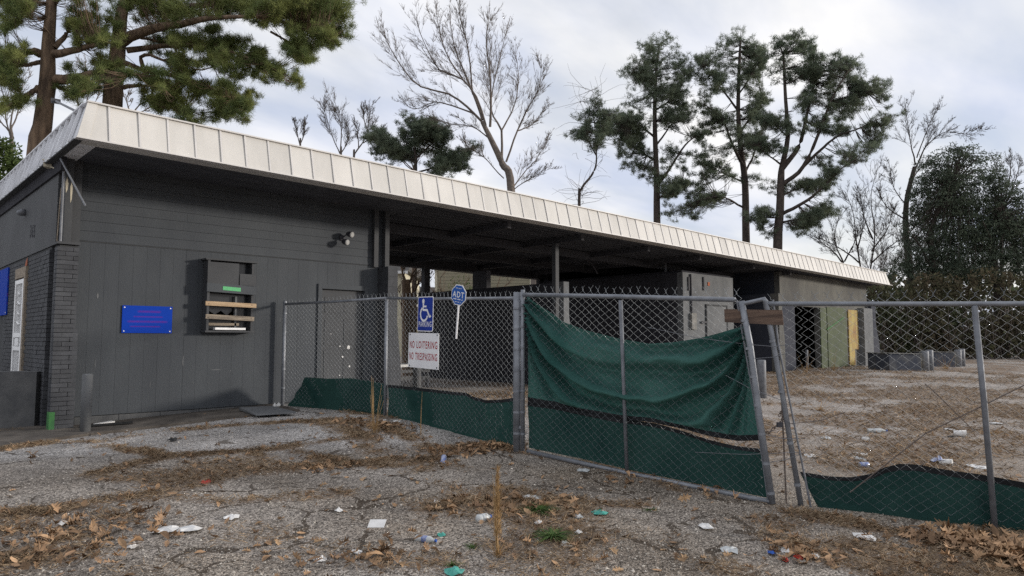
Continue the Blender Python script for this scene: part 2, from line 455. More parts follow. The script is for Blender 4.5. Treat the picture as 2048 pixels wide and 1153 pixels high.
class MB:
    def __init__(s): s.v = []; s.f = []
    def add(s, vs, fs):
        o = len(s.v); s.v += [np.asarray(p, float) for p in vs]; s.f += [tuple(i + o for i in q) for q in fs]; return s
    def hexa(s, p):                 # 8 points: bottom loop 0-3, top loop 4-7
        return s.add(p, [(3, 2, 1, 0), (4, 5, 6, 7), (0, 1, 5, 4), (1, 2, 6, 5), (2, 3, 7, 6), (3, 0, 4, 7)])
    def box(s, a, b):
        x0, y0, z0 = a; x1, y1, z1 = b
        return s.hexa([(x0, y0, z0), (x1, y0, z0), (x1, y1, z0), (x0, y1, z0), (x0, y0, z1), (x1, y0, z1), (x1, y1, z1), (x0, y1, z1)])
    def obox(s, c, u, v, w):        # centre, three half-vectors
        c, u, v, w = (np.asarray(q, float) for q in (c, u, v, w))
        return s.hexa([c - u - v - w, c + u - v - w, c + u + v - w, c - u + v - w, c - u - v + w, c + u - v + w, c + u + v + w, c - u + v + w])
    def tube(s, pts, r, n=8, cap=True):
        pts = [np.asarray(p, float) for p in pts]
        rs = r if isinstance(r, (list, tuple)) else [r] * len(pts)
        o = len(s.v)
        for i, p in enumerate(pts):
            d = pts[min(i + 1, len(pts) - 1)] - pts[max(i - 1, 0)]
            d = d / (np.linalg.norm(d) + 1e-9)
            a = np.cross(d, (0, 0, 1) if abs(d[2]) < 0.9 else (1, 0, 0)); a /= np.linalg.norm(a)
            b = np.cross(d, a)
            for k in range(n):
                t = 2 * math.pi * k / n
                s.v.append(p + (a * math.cos(t) + b * math.sin(t)) * rs[i])
        for i in range(len(pts) - 1):
            for k in range(n):
                k2 = (k + 1) % n
                s.f.append((o + i * n + k, o + i * n + k2, o + (i + 1) * n + k2, o + (i + 1) * n + k))
        if cap:
            s.f.append(tuple(o + k for k in range(n))[::-1])
            s.f.append(tuple(o + (len(pts) - 1) * n + k for k in range(n)))
        return s
    def lathe(s, c, ax, prof, n=14):   # profile of (height, radius) about an axis
        ax = np.asarray(ax, float); ax = ax / np.linalg.norm(ax)
        return s.tube([np.asarray(c) + ax * h for h, _ in prof], [r for _, r in prof], n)
    def build(s, name, mat, parent=None, smooth=False, at_=None):
        org = ORG[parent.name] if parent is not None else (np.asarray(at_, float) if at_ is not None else np.mean(s.v, axis=0))
        me = mesh_from(name, [p - org for p in s.v], s.f, smooth)
        return link(name, me, mat, parent, None if parent is not None else org)

# ------------------------------------------------------------------ ground cover masks
def gpts(pp):
    return [on_ground(*p)[:2] for p in pp]
def zo(pp, ox, oy, k):
    return [(ox + x * k, oy + y * k) for x, y in pp]
K1 = 0.3418
BL_EXTRA = []
CR = []   # (points, width, strength)
CR.append((gpts(zo([(-60, 305), (300, 255), (600, 245), (900, 195), (1400, 150), (1700, 125), (1900, 130)], 0, 800, K1)), 0.20, 1.0))
CR.append((gpts(zo([(620, 275), (800, 310), (960, 345), (1100, 338), (1300, 318), (1450, 308), (1900, 250), (2048, 240)], 0, 800, K1)), 0.15, 1.0))
CR.append((gpts(zo([(560, 435), (760, 390), (960, 350)], 0, 800, K1)), 0.13, 0.95))
CR.append((gpts(zo([(1450, 310), (1550, 355), (1700, 395), (1800, 380)], 0, 800, K1)), 0.15, 1.0))
CR.append((gpts(zo([(-60, 700), (400, 625), (700, 582), (1000, 545), (1200, 485), (1450, 425), (1700, 400), (2048, 385), (2300, 350)], 0, 800, K1)), 0.17, 1.0))
CR.append((gpts(zo([(900, 590), (1100, 600), (1400, 590), (1800, 560), (2048, 540)], 0, 800, K1)), 0.16, 0.8))
CR.append((gpts(zo([(1900, 120), (2048, 190), (2200, 300)], 0, 800, K1)), 0.3, 0.9))
CR.append((gpts([(700, 845), (790, 860), (870, 905), (950, 895), (1030, 900)]), 0.22, 1.0))
CR.append((gpts([(600, 905), (700, 930), (800, 935), (880, 915)]), 0.16, 0.9))
CR.append((gpts([(870, 1015), (950, 1010), (1050, 1010), (1150, 1000), (1300, 1010)]), 0.16, 0.85))
CR.append((gpts([(1040, 905), (1200, 935), (1350, 975), (1540, 1015)]), 0.10, 0.8))
CR.append((gpts([(1570, 1025), (1700, 1045), (1850, 1080), (2048, 1120)]), 0.14, 1.0))
for yy, w_, s_ in ((757, 0.30, .8), (764, .2, .7), (775, 0.22, .8), (786, .16, .6), (797, 0.18, .8), (812, .12, .7), (829, .14, .8), (846, .12, .7), (872, .10, .55), (900, .10, .6), (925, .08, .5)):
    sl_ = rnd.uniform(-0.02, 0.05)
    CR.append((gpts([(1560 + 40 * k, yy + 3 * math.sin(k * 1.7 + yy) + sl_ * 40 * (k - 6)) for k in range(14)]), w_, s_))
for k in range(26):
    p = on_ground(rnd.uniform(1570, 2048), rnd.uniform(770, 940))
    BL_EXTRA.append((p[:2], rnd.uniform(.15, .55), rnd.uniform(.5, .9)))
CR.append((gpts([(x, 738) for x in range(1560, 2080, 60)]), 0.9, 0.9))
BL = []   # (centre, rx along view, ry, strength)
for px, py, rad, s_ in ((120, 1075, .35, .75), (40, 1060, .35, .8), (220, 1040, .32, .8), (180, 1110, .3, .6), (30, 1130, .4, .9), (300, 1135, .35, .6), (500, 1070, .4, .5), (640, 1100, .3, .7), (740, 1110, .35, .8), (880, 1120, .3, .6), (790, 1060, .3, .5),
                        (1000, 1015, .35, .8), (1150, 1020, .3, .6), (1580, 1090, .28, .8), (1640, 1115, .25, .8), (1450, 1140, .3, .5), (1950, 1110, .3, 1.0), (2030, 1130, .3, 1.0), (420, 1000, .3, .4), (760, 850, .35, 1), (900, 905, .3, .9),
                        (30, 862, .3, 1), (90, 860, .25, .9), (1800, 830, .7, .6), (1680, 850, .6, .6), (1900, 860, .6, .6), (1740, 900, .5, .7), (1640, 800, .8, .6)):
    p = on_ground(px, py); BL.append((p[:2], rad, s_))
BL += BL_EXTRA
def seg_dist(x, y, pl):
    best = np.full(np.shape(x), 1e9)
    for a, b in zip(pl[:-1], pl[1:]):
        d = np.asarray(b) - np.asarray(a); L2 = d @ d + 1e-9
        t = np.clip(((x - a[0]) * d[0] + (y - a[1]) * d[1]) / L2, 0, 1)
        best = np.minimum(best, np.hypot(x - a[0] - t * d[0], y - a[1] - t * d[1]))
    return best
def litter(x, y):
    n = vnoise(x, y, 2.2, 4)
    wob = 0.30 * (vnoise(x + 50, y, 2.4, 4) - 0.5)
    o = np.zeros(np.shape(x))
    xw, yw = np.asarray(x + wob), np.asarray(y + wob)
    for pl, w_, s_ in CR:
        A = np.asarray(pl); m_ = 2.2 * w_
        k = (xw > A[:, 0].min() - m_) & (xw < A[:, 0].max() + m_) & (yw > A[:, 1].min() - m_) & (yw < A[:, 1].max() + m_)
        if not k.any(): continue
        d = seg_dist(xw[k], yw[k], pl)
        o[k] = np.maximum(o[k], s_ * np.exp(-(d / w_) ** 2))
    for c, r_, s_ in BL:
        d = np.hypot(x - c[0], y - c[1])
        o = np.maximum(o, s_ * np.exp(-(d / r_) ** 2))
    base = 0.55 * sstep(0.46, 0.70, vnoise(x + 9, y + 31, 0.9, 4)) * (1 - 0.7 * sstep(6.8, 8.2, y) * (1 - sstep(5.4, 6, x)))
    base = np.maximum(base, 0.62 * sstep(6.6, 8.5, np.asarray(x)) * sstep(0.40, 0.66, vnoise(x + 5, y + 77, 0.75, 4)))
    gap = sstep(0.30, 0.52, vnoise(x + 71, y + 13, 1.5, 3))
    o = np.maximum(o * (0.25 + 1.15 * n) * (0.62 + 0.38 * gap), base)
    return np.clip(o, 0, 1)
GP = on_ground(1150, 960)[:2]
def dirt(x, y):
    a = np.exp(-(((x - GP[0]) / 1.4) ** 2 + ((y - GP[1]) / 1.6) ** 2))
    c = 1 - sstep(6.2, 8.0, y + 0.6 * x - 2.6)
    return np.clip(np.maximum(a, 0.75 * c) * (0.6 + 0.8 * vnoise(x, y, 1.6, 3)), 0, 1)
def lotm(x, y):
    return sstep(6.2, 8.0, x) * (0.6 + 0.6 * vnoise(x + 3, y, 0.8, 3))

def build_ground():
    xs = np.concatenate([np.array([-900, -400, -150, -60, -30, -15, -8, -4, -2]), np.arange(-1, 0.6, 0.2), np.arange(0.6, 8.0, 0.05), np.arange(8, 16, 0.15), np.arange(16, 45, 0.5), [46, 50, 60, 80, 120, 250, 500, 900]])
    ys = np.concatenate([np.array([-900, -400, -150, -60, -30, -15, -8, -4]), np.arange(-3, 0.8, 0.2), np.arange(0.8, 12.3, 0.05), np.arange(12.3, 20, 0.3), np.arange(20, 45, 1.0), [46, 60, 90, 150, 300, 900]])
    X, Y = np.meshgrid(xs, ys, indexing='ij')
    Z = gz(X, Y)
    near = (1 - sstep(9, 14, np.hypot(X, Y)))
    Z = Z + near * 0.018 * (vnoise(X, Y, 5.0, 3) - 0.5)
    L = litter(X, Y)
    Z = Z + near * 0.012 * L
    nx, ny = X.shape
    V = np.stack([X, Y, Z], -1).reshape(-1, 3)
    I = np.arange(nx * ny).reshape(nx, ny)
    Fc = np.stack([I[:-1, :-1], I[1:, :-1], I[1:, 1:], I[:-1, 1:]], -1).reshape(-1, 4)
    me = indexed('ground', V, Fc, True)
    at_ = me.color_attributes.new('cover', 'FLOAT_COLOR', 'POINT')
    c = np.stack([L, dirt(X, Y), np.clip(lotm(X, Y), 0, 1), np.ones_like(L)], -1).reshape(-1).astype(np.float32)
    at_.data.foreach_set('color', c)
    o = link('ground', me, 'worn_asphalt')
    tag(o, 'cracked grey asphalt lot strewn with brown leaf litter', 'ground', kind='structure')
build_ground()

# concrete apron along the wall
def build_apron():
    edge = [on_ground(*p)[:2] for p in ((-120, 915), (60, 888), (180, 872), (300, 858), (450, 840), (600, 824))]
    mb = MB()
    back = [np.array([e[0] + 0.05 * i, 12.4]) for i, e in enumerate(edge)]
    for i in range(len(edge) - 1):
        q = [edge[i], edge[i + 1], back[i + 1], back[i]]
        lo_ = [np.array([*p, float(gz(*p)) - 0.05]) for p in q]
        hi_ = [np.array([*p, float(gz(*p)) + 0.035]) for p in q]
        mb.hexa(lo_ + hi_)
    o = mb.build('pavement', 'dirty_slab')
    tag(o, 'low concrete strip along the foot of the grey wall', 'pavement', kind='structure')
build_apron()

# ------------------------------------------------------------------ the building
YW, XL, YF = 12.10, 2.25, 10.40
BLD = empty('building', (2.25, 12.1, 0.3), 'long charcoal grey abandoned flat roofed building with white metal fascia', 'building')
def fz(x):                               # underside of the fascia falls slightly to the right
    return 4.255 - 0.0088 * (x - 2.2)

def planks():
    fwall = MB().box((XL + 0.06, YW + 0.03, 0.30), (8.1, YW + 0.25, 4.42)).build('front_wall', 'dark_joint', BLD)
    x1 = 8.02
    # upright grooved boards below
    w = 0.2
    nb = int((x1 - 2.34) / w)
    dx0, dx1, dzt = 6.55, 7.60, 2.66
    me = mesh_from('plank', [(0, -0.03, 0), (w - 0.002, -0.03, 0), (w - 0.002, 0.03, 0), (0, 0.03, 0), (0, -0.03, 1), (w - 0.002, -0.03, 1), (w - 0.002, 0.03, 1), (0, 0.03, 1)],
                   [(3, 2, 1, 0), (4, 5, 6, 7), (0, 1, 5, 4), (1, 2, 6, 5), (2, 3, 7, 6), (3, 0, 4, 7)])
    for i in range(nb):
        x = 2.34 + i * w
        z0, z1 = 0.46, 3.08
        if dx0 - w < x < dx1: z0 = dzt
        o = link('plank', me, 'charcoal_siding', fwall)
        o.location = (x - ORG[BLD.name][0], YW + rnd.uniform(-0.002, 0.002) - ORG[BLD.name][1], z0 - ORG[BLD.name][2])
        o.scale = (1, 1, z1 - z0)
    # level boards above
    h = 0.152
    meh = mesh_from('siding_board', [(0, -0.036, 0), (1, -0.036, 0), (1, 0.03, 0), (0, 0.03, 0), (0, -0.029, h - 0.003), (1, -0.029, h - 0.003), (1, 0.03, h - 0.003), (0, 0.03, h - 0.003)],
                    [(3, 2, 1, 0), (4, 5, 6, 7), (0, 1, 5, 4), (1, 2, 6, 5), (2, 3, 7, 6), (3, 0, 4, 7)])
    for k in range(8):
        cuts = sorted([2.34, x1] + ([2.34 + rnd.uniform(1.6, 3.9)] if k % 2 else [2.34 + rnd.uniform(2.5, 4.5)]))
        for a, b in zip(cuts[:-1], cuts[1:]):
            o = link('siding_board', meh, 'charcoal_siding', fwall)
            o.location = (a - ORG[BLD.name][0], YW - ORG[BLD.name][1], 3.10 + k * h - ORG[BLD.name][2])
            o.scale = (b - a - 0.002, 1, 1)
    MB().box((2.3, YW - 0.02, 0.24), (6.2, YW + 0.04, 0.45)).build('foundation', 'concrete_grey', BLD)
    for i in range(7):
        MB().box((2.62 + i * 0.6, YW - 0.024, 0.24), (2.63 + i * 0.6, YW - 0.018, 0.45)).build('block_joint', 'dark_joint', BLD)
    for px, py, w_, h_ in ((366, 723, .010, .13), (190, 730, .008, .10), (195, 592, .02, .05), (432, 740, .10, .008), (461, 742, .012, .012), (300, 770, .006, .09), (560, 640, .008, .06)):
        p = on_plane(px, py, 1, YW - 0.032)
        v = [(p[0] + w_ * math.cos(t) * rnd.uniform(.5, 1), p[1] - .001, p[2] + h_ * math.sin(t) * rnd.uniform(.5, 1)) for t in np.linspace(0, 6.283, 9)[:-1]]
        MB().add(v, [tuple(range(8))]).build('scuff', 'room_grey', fwall)
    # lath strip at the joint
    MB().box((2.34, YW - 0.034, 3.083), (8.02, YW + 0.02, 3.097)).build('drip_strip', 'dark_joint', BLD)
planks()

DY0 = float(on_plane(48, 650, 0, XL)[1])
def bricks():
    lw = MB().box((XL + 0.03, 12.30, 0.1), (XL + 0.25, 17.8, 4.45)).build('left_wall', 'dark_joint', BLD)
    MB().box((XL + 0.16, 12.06, 0.1), (XL + 0.24, 12.299, 3.0)).build('recess', 'charcoal_paint', BLD)
    MB().box((XL + 0.05, 12.06, 3.001), (XL + 0.24, 12.299, 4.4)).build('recess_panel', 'charcoal_paint', BLD)
    LB, HB = 0.205, 0.0655
    b0 = ORG[BLD.name]
    j = 0.007
    def bm_(seed, dpt):
        r_ = random.Random(seed)
        a = [r_.uniform(-.002, .002) for _ in range(24)]
        v = [(x * (LB - j) + a[i * 3], y * dpt + a[i * 3 + 1], z * (HB - j) + a[i * 3 + 2]) for i, (x, y, z) in enumerate(((0, 0, 0), (1, 0, 0), (1, 1, 0), (0, 1, 0), (0, 0, 1), (1, 0, 1), (1, 1, 1), (0, 1, 1)))]
        return mesh_from('brick', v, [(3, 2, 1, 0), (4, 5, 6, 7), (0, 1, 5, 4), (1, 2, 6, 5), (2, 3, 7, 6), (3, 0, 4, 7)])
    var = [bm_(s, 0.06) for s in range(5)]
    # left wall, facing -x: bricks run along y
    placed = []
    door_y = (DY0, DY0 + 0.8)
    ztop = 3.0
    for c in range(int((ztop - 0.2) / HB)):
        z = 0.2 + c * HB
        y = 12.27 - (LB / 2 if c % 2 else 0)
        while y < 15.9:
            a = max(y, 12.27)
            if not (door_y[0] - LB < y < door_y[1] and z < 2.76):
                placed.append((y, a, z))
            y += LB
    placed.sort(key=lambda q: q[1])
    rest = MB()
    n_ind = 0
    for (y, a, z) in placed:
        ln = min(1.0, (y + LB - a) / LB)
        if n_ind < 180:
            o = link('brick', rnd.choice(var), 'charcoal_brick', lw)
            o.rotation_euler = (0, 0, math.pi / 2)
            o.location = (XL + 0.06 + rnd.uniform(-.002, .002) - b0[0], a - b0[1], z - b0[2])
            o.scale = (ln, 1, 1)
            n_ind += 1
        else:
            e = rnd.uniform(-.002, .002)
            rest.box((XL + e, a + 0.002, z), (XL + 0.06, a + LB * ln - j, z + HB - j))
    o = rest.build('brickwork', 'charcoal_brick', lw); o['kind'] = 'stuff'
    MB().box((XL + 0.012, 11.98, 3.0), (XL + 0.06, 17.8, 4.16)).build('upper_panel', 'charcoal_paint', lw)
    MB().box((XL - 0.02, 11.7, 4.05), (XL + 0.05, 17.8, 4.28)).build('eave_shade_strip', 'black_and_shade', lw)  # black strip standing in for the shade under the eave overhang
    # corner pillar, facing -y
    pil = MB().box((XL + 0.035, 11.80, 0.1), (2.50, 12.05, 2.98)).build('corner_pillar', 'dark_joint', BLD)
    for c in range(int((2.98 - 0.2) / HB)):
        z = 0.2 + c * HB
        wide = 2.555 if z < 1.75 else 2.525
        off = 0.012 if z < 1.75 else 0.0
        cuts = [XL, XL + LB, wide] if c % 2 else [XL, XL + LB * 0.5, wide]
        if c % 5 == 3: cuts = [XL, wide]
        for a, b in zip(cuts[:-1], cuts[1:]):
            o = link('brick', rnd.choice(var), 'charcoal_brick', pil)
            o.location = (a - b0[0], 11.755 - off + rnd.uniform(-.003, .003) - b0[1], z - b0[2])
            o.scale = ((b - a) / LB, 1, 1)
        o = link('brick', rnd.choice(var), 'charcoal_brick', pil)
        o.rotation_euler = (0, 0, math.pi / 2)
        o.location = (XL + 0.055 - b0[0], 11.825 - b0[1], z - b0[2]); o.scale = (0.62, 0.9, 1)
    MB().box((XL - 0.01, 11.74, 2.985), (2.53, 12.0, 3.02)).build('pillar_cap', 'charcoal_paint', BLD)
    # post and pipes above the pillar
    MB().box((2.32, 11.80, 3.02), (2.42, 11.92, 4.27)).build('corner_post', 'charcoal_paint', BLD)
    MB().box((2.43, 11.90, 3.02), (2.55, 12.02, 4.27)).build('corner_post', 'charcoal_paint', BLD)
    MB().tube([(2.28, 11.76, 3.02), (2.28, 11.76, 4.22)], 0.018, 8).build('pipe', 'galvanised_dull', BLD)
    MB().tube([(2.245, 11.80, 3.02), (2.25, 11.78, 3.4), (2.262, 11.77, 3.8)], 0.008, 6).build('conduit', 'board_grey', BLD)
    for a, zz0, zz1, ww in ((2.335, 3.74, 3.98, 0.02), (2.395, 3.60, 3.92, 0.016)):
        MB().add([(a, 11.797, zz1), (a - ww, 11.797, zz1 - 0.08), (a - ww * 0.4, 11.797, zz0), (a + ww * 0.5, 11.797, zz0 + 0.05), (a + ww, 11.797, zz1 - 0.1)],
                 [(0, 1, 2, 3, 4)]).add([(a, 11.799, zz1), (a - ww, 11.799, zz1 - 0.08), (a - ww * 0.4, 11.799, zz0), (a + ww * 0.5, 11.799, zz0 + 0.05), (a + ww, 11.799, zz1 - 0.1)], [(4, 3, 2, 1, 0)]).build('peeled_paint', 'cream_paint', BLD)
    MB().tube([on_plane(121, 318, 1, 11.6), on_plane(171, 412, 1, 11.3)], 0.014, 8).build('loose_rod', 'galvanised', BLD)
    # white barred security door in the left wall
    dr = MB().box((XL + 0.02, DY0 + 0.000, 0.3), (XL + 0.06, DY0 + 0.800, 2.74)).build('security_door', 'glass_dark', BLD)
    for y in (DY0 + 0.040, DY0 + 0.710):
        MB().box((XL - 0.03, y, 0.32), (XL + 0.018, y + 0.09, 2.62)).build('door_stile', 'white_plastic', dr)
    for z in (0.72, 1.42, 1.64, 2.55):
        MB().box((XL - 0.028, DY0 + 0.132, z), (XL + 0.016, DY0 + 0.708, z + 0.07)).build('door_rail', 'white_plastic', dr)
    for k in range(5):
        y = DY0 + 0.210 + k * 0.1
        MB().box((XL - 0.015, y, 0.79), (XL + 0.005, y + 0.025, 1.419)).build('bar', 'white_plastic', dr)
        MB().box((XL - 0.015, y, 1.711), (XL + 0.005, y + 0.025, 2.549)).build('bar', 'white_plastic', dr)
    for k in range(4):
        MB().tube([(XL - 0.02, DY0 + 0.310 + 0.05 * (k % 2), 1.85 + k * 0.17), (XL - 0.035, DY0 + 0.390, 1.90 + k * 0.17), (XL - 0.02, DY0 + 0.470 - 0.05 * (k % 2), 1.85 + k * 0.17)], 0.018, 6).build('scroll', 'white_plastic', dr)
    MB().box((XL - 0.034, DY0 + 0.250, 1.50), (XL - 0.002, DY0 + 0.550, 1.63)).build('lock_box', 'white_plastic', dr)
    MB().box((XL - 0.03, DY0 - 0.090, 0.3), (XL + 0.03, DY0 + 0.035, 2.82)).build('door_frame', 'board_grey', dr)
    MB().box((XL - 0.03, DY0 + 0.040, 2.65), (XL + 0.03, DY0 + 0.850, 2.82)).build('door_frame', 'board_grey', dr)
    MB().add([(XL - 0.012, DY0 - 0.090, 2.83), (XL - 0.012, DY0 + 0.110, 2.83), (XL - 0.012, DY0 + 0.040, 2.92), (XL - 0.012, DY0 - 0.080, 2.97)], [(3, 2, 1, 0)]).build('broken_brick', 'orange_brick', dr)
bricks()

def fascia():
    s, hgt = 0.13, 0.515
    fr = MB().hexa([(2.22, YF + 0.05, fz(2.2)), (33.0, YF + 0.05, fz(33)), (33.0, YF + 0.4, fz(33)), (2.22, YF + 0.4, fz(2.2)),
                    (2.36, YF + 0.17, fz(2.2) + hgt - 0.01), (32.9, YF + 0.17, fz(33) + hgt - 0.01), (32.9, YF + 0.4, fz(33) + hgt - 0.01), (2.36, YF + 0.4, fz(2.2) + hgt - 0.01)]).build('fascia', 'white_metal', BLD)
    x0, pitch = 2.158, 0.375
    n = int((33.1 - x0) / pitch)
    xs = [x0] + [x0 + 0.375 + (i) * pitch for i in range(n)]
    for i in range(len(xs) - 1):
        a, b = xs[i], xs[i + 1]
        za, zb = fz(a), fz(b)
        sa = s if i == 0 else 0
        sb = 0.0 if i < len(xs) - 2 else s
        w = rnd.uniform(-0.004, 0.004); w2 = rnd.uniform(-0.004, 0.006)
        MB().hexa([(a, YF + w, za), (b, YF + w, zb), (b, YF + 0.03, zb), (a, YF + 0.03, za),
                   (a + sa, YF + s + w2, za + hgt), (b - sb, YF + s + w2, zb + hgt), (b - sb, YF + s + 0.03, zb + hgt), (a + sa, YF + s + 0.03, za + hgt)]).build('panel', 'white_metal', fr)
        if i:
            MB().hexa([(a - 0.014, YF - 0.015, za), (a + 0.012, YF - 0.015, za), (a + 0.014, YF - 0.005, za), (a - 0.014, YF - 0.005, za),
                       (a - 0.014, YF + s - 0.015, za + hgt), (a + 0.012, YF + s - 0.015, za + hgt), (a + 0.014, YF + s - 0.005, za + hgt), (a - 0.014, YF + s - 0.005, za + hgt)]).build('seam', 'white_seam', fr)
    # hip strip at the corner, top cap, drip edge
    MB().hexa([(x0 - 0.012, YF - 0.012, fz(2.2)), (x0 + 0.13, YF - 0.008, fz(2.2)), (x0 + 0.13, YF + 0.02, fz(2.2)), (x0 - 0.012, YF + 0.02, fz(2.2)),
               (x0 + s - 0.012, YF + s - 0.012, fz(2.2) + hgt), (x0 + s + 0.11, YF + s - 0.008, fz(2.2) + hgt), (x0 + s + 0.11, YF + s + 0.02, fz(2.2) + hgt), (x0 + s - 0.012, YF + s + 0.02, fz(2.2) + hgt)]).build('hip_strip', 'white_metal', fr)
    MB().hexa([(x0 + s - 0.02, YF + s - 0.035, fz(2.2) + hgt), (33.0, YF + s - 0.035, fz(33) + hgt), (33.0, YF + s + 0.1, fz(33) + hgt), (x0 + s - 0.02, YF + s + 0.1, fz(2.2) + hgt),
               (x0 + s - 0.02, YF + s - 0.035, fz(2.2) + hgt + 0.02), (33.0, YF + s - 0.035, fz(33) + hgt + 0.02), (33.0, YF + s + 0.1, fz(33) + hgt + 0.02), (x0 + s - 0.02, YF + s + 0.1, fz(2.2) + hgt + 0.02)]).build('top_cap', 'white_seam', fr)
    MB().hexa([(x0 - 0.02, YF - 0.022, fz(2.2) - 0.02), (33.13, YF - 0.022, fz(33.1) - 0.02), (33.13, YF + 0.1, fz(33.1) - 0.02), (x0 - 0.02, YF + 0.1, fz(2.2) - 0.02),
               (x0 - 0.02, YF - 0.022, fz(2.2) - 0.002), (33.13, YF - 0.022, fz(33.1) - 0.002), (33.13, YF + 0.1, fz(33.1) - 0.002), (x0 - 0.02, YF + 0.1, fz(2.2) - 0.002)]).build('drip_edge', 'white_seam', fr)
    # left return, its panels going back
    lf = MB().hexa([(x0 + 0.04, YF + 0.1, fz(2.2)), (x0 + 0.3, YF + 0.1, fz(2.2)), (x0 + 0.3, 18.2, fz(2.2)), (x0 + 0.04, 18.2, fz(2.2)),
                    (x0 + 0.17, YF + 0.3, fz(2.2) + hgt - 0.02), (x0 + 0.4, YF + 0.3, fz(2.2) + hgt - 0.02), (x0 + 0.4, 18.2, fz(2.2) + hgt - 0.02), (x0 + 0.17, 18.2, fz(2.2) + hgt - 0.02)]).build('side_fascia', 'white_side', BLD)
    y = YF + 0.02
    k = 0
    while y < 18.0:
        b = y + 0.375
        w = rnd.uniform(-0.006, 0.006)
        ya = y + (s if k == 0 else 0)
        MB().hexa([(x0 + w, y, fz(2.2)), (x0 + 0.03, y, fz(2.2)), (x0 + 0.03, b, fz(2.2)), (x0 + w, b, fz(2.2)),
                   (x0 + s + w, ya, fz(2.2) + hgt - 0.01), (x0 + s + 0.03, ya, fz(2.2) + hgt - 0.01), (x0 + s + 0.03, b, fz(2.2) + hgt - 0.01), (x0 + s + w, b, fz(2.2) + hgt - 0.01)]).build('panel', 'white_side', lf)
        if k:
            MB().hexa([(x0 - 0.04, y - 0.016, fz(2.2)), (x0 - 0.008, y - 0.016, fz(2.2)), (x0 - 0.008, y + 0.016, fz(2.2)), (x0 - 0.04, y + 0.016, fz(2.2)),
                       (x0 + s - 0.045, y - 0.016, fz(2.2) + hgt - 0.012), (x0 + s - 0.01, y - 0.016, fz(2.2) + hgt - 0.012), (x0 + s - 0.01, y + 0.016, fz(2.2) + hgt - 0.012), (x0 + s - 0.045, y + 0.016, fz(2.2) + hgt - 0.012)]).build('seam', 'white_side', lf)
        y = b; k += 1
    MB().box((x0 + s - 0.05, YF + s + 0.1, fz(2.2) + hgt - 0.008), (x0 + s + 0.09, 18.2, fz(2.2) + hgt + 0.014)).build('top_cap', 'white_side', lf)
    MB().box((x0 - 0.02, YF + 0.11, fz(2.2) - 0.02), (x0 + 0.08, 18.2, fz(2.2) - 0.002)).build('drip_edge', 'dark_joint', lf)
fascia()

def canopy():
    # roof deck and soffit, falling with the fascia
    def slab(name, mat, xa, xb, ya, yb, off, th, parent=BLD):
        return MB().hexa([(xa, ya, fz(xa) + off), (xb, ya, fz(xb) + off), (xb, yb, fz(xb) + off), (xa, yb, fz(xa) + off),
                          (xa, ya, fz(xa) + off + th), (xb, ya, fz(xb) + off + th), (xb, yb, fz(xb) + off + th), (xa, yb, fz(xa) + off + th)]).build(name, mat, parent)
    sf = slab('soffit', 'soffit_dark', 2.33, 32.95, YF + 0.10, 18.25, 0.02, 0.05)
    slab('roof_deck', 'roof_grey', 2.4, 32.85, YF + 0.31, 18.2, 0.40, 0.06)
    for i in range(33):                                    # ribs of the metal decking
        y = YF + 0.45 + i * 0.235
        if y > 17.9: break
        slab('deck_rib', 'soffit_dark', 8.3, 32.7, y, y + 0.05, -0.02, 0.038, sf)
    for y in (12.9, 15.3):
        slab('beam', 'black_steel', 8.2, 32.6, y, y + 0.14, -0.22, 0.198)
    for x in (10.4, 12.85, 15.6, 18.2, 21.5, 24.2):
        slab('joist', 'black_steel', x, x + 0.10, YF + 0.5, 17.9, -0.16, 0.135)
    # rear beam
    slab('rear_beam', 'black_steel', 8.2, 32.8, 17.82, 18.2, -0.27, 0.285)
    # columns
    MB().box((12.74, 11.64, 0.4), (12.86, 11.76, fz(12.8) - 0.17)).build('column', 'charcoal_paint', BLD)
    for px, w in ((852, 0.22), (1081, 0.26)):
        p = on_plane(px, 560, 1, 17.9)
        MB().box((p[0] - w / 2, 17.83, 0.4), (p[0] + w / 2, 18.0, fz(p[0]) - 0.26)).build('column', 'black_steel', BLD)
    p = on_plane(1427, 540, 1, 13.0)
    MB().tube([(p[0], 13.0, 3.5), (p[0], 13.0, fz(p[0]))], 0.03, 8).build('pipe', 'black_steel', BLD)
    p = on_plane(1331, 540, 1, 12.5)
    MB().tube([(p[0], 12.5, 3.62), (p[0], 12.5, 3.9), (p[0], 12.5, fz(p[0]))], [0.035, 0.035, 0.02], 8).build('hanging_pipe', 'galvanised_dull', BLD)
    p = on_plane(1291, 495, 1, 11.5)
    MB().tube([p, p + np.array([0.05, 0.02, 0.12])], 0.02, 6).build('hanging_scrap', 'white_plastic', BLD)
    q = [on_plane(*z_, 1, 13.5) for z_ in ((1120, 505), (1160, 508), (1185, 530), (1195, 548))]
    MB().tube(q, 0.02, 6).build('hanging_cable', 'black_steel', BLD)
    # small soot-stained light housings under the canopy
    for px, py in ((1050, 455), (920, 487), (1240, 545)):
        p = on_plane(px, py, 1, 13.8)
        zz_ = fz(p[0])
        MB().box((p[0] - 0.5, 13.6, zz_ - 0.09), (p[0] + 0.5, 13.9, zz_ - 0.022)).build('light_housing', 'concrete_grey', BLD)
canopy()

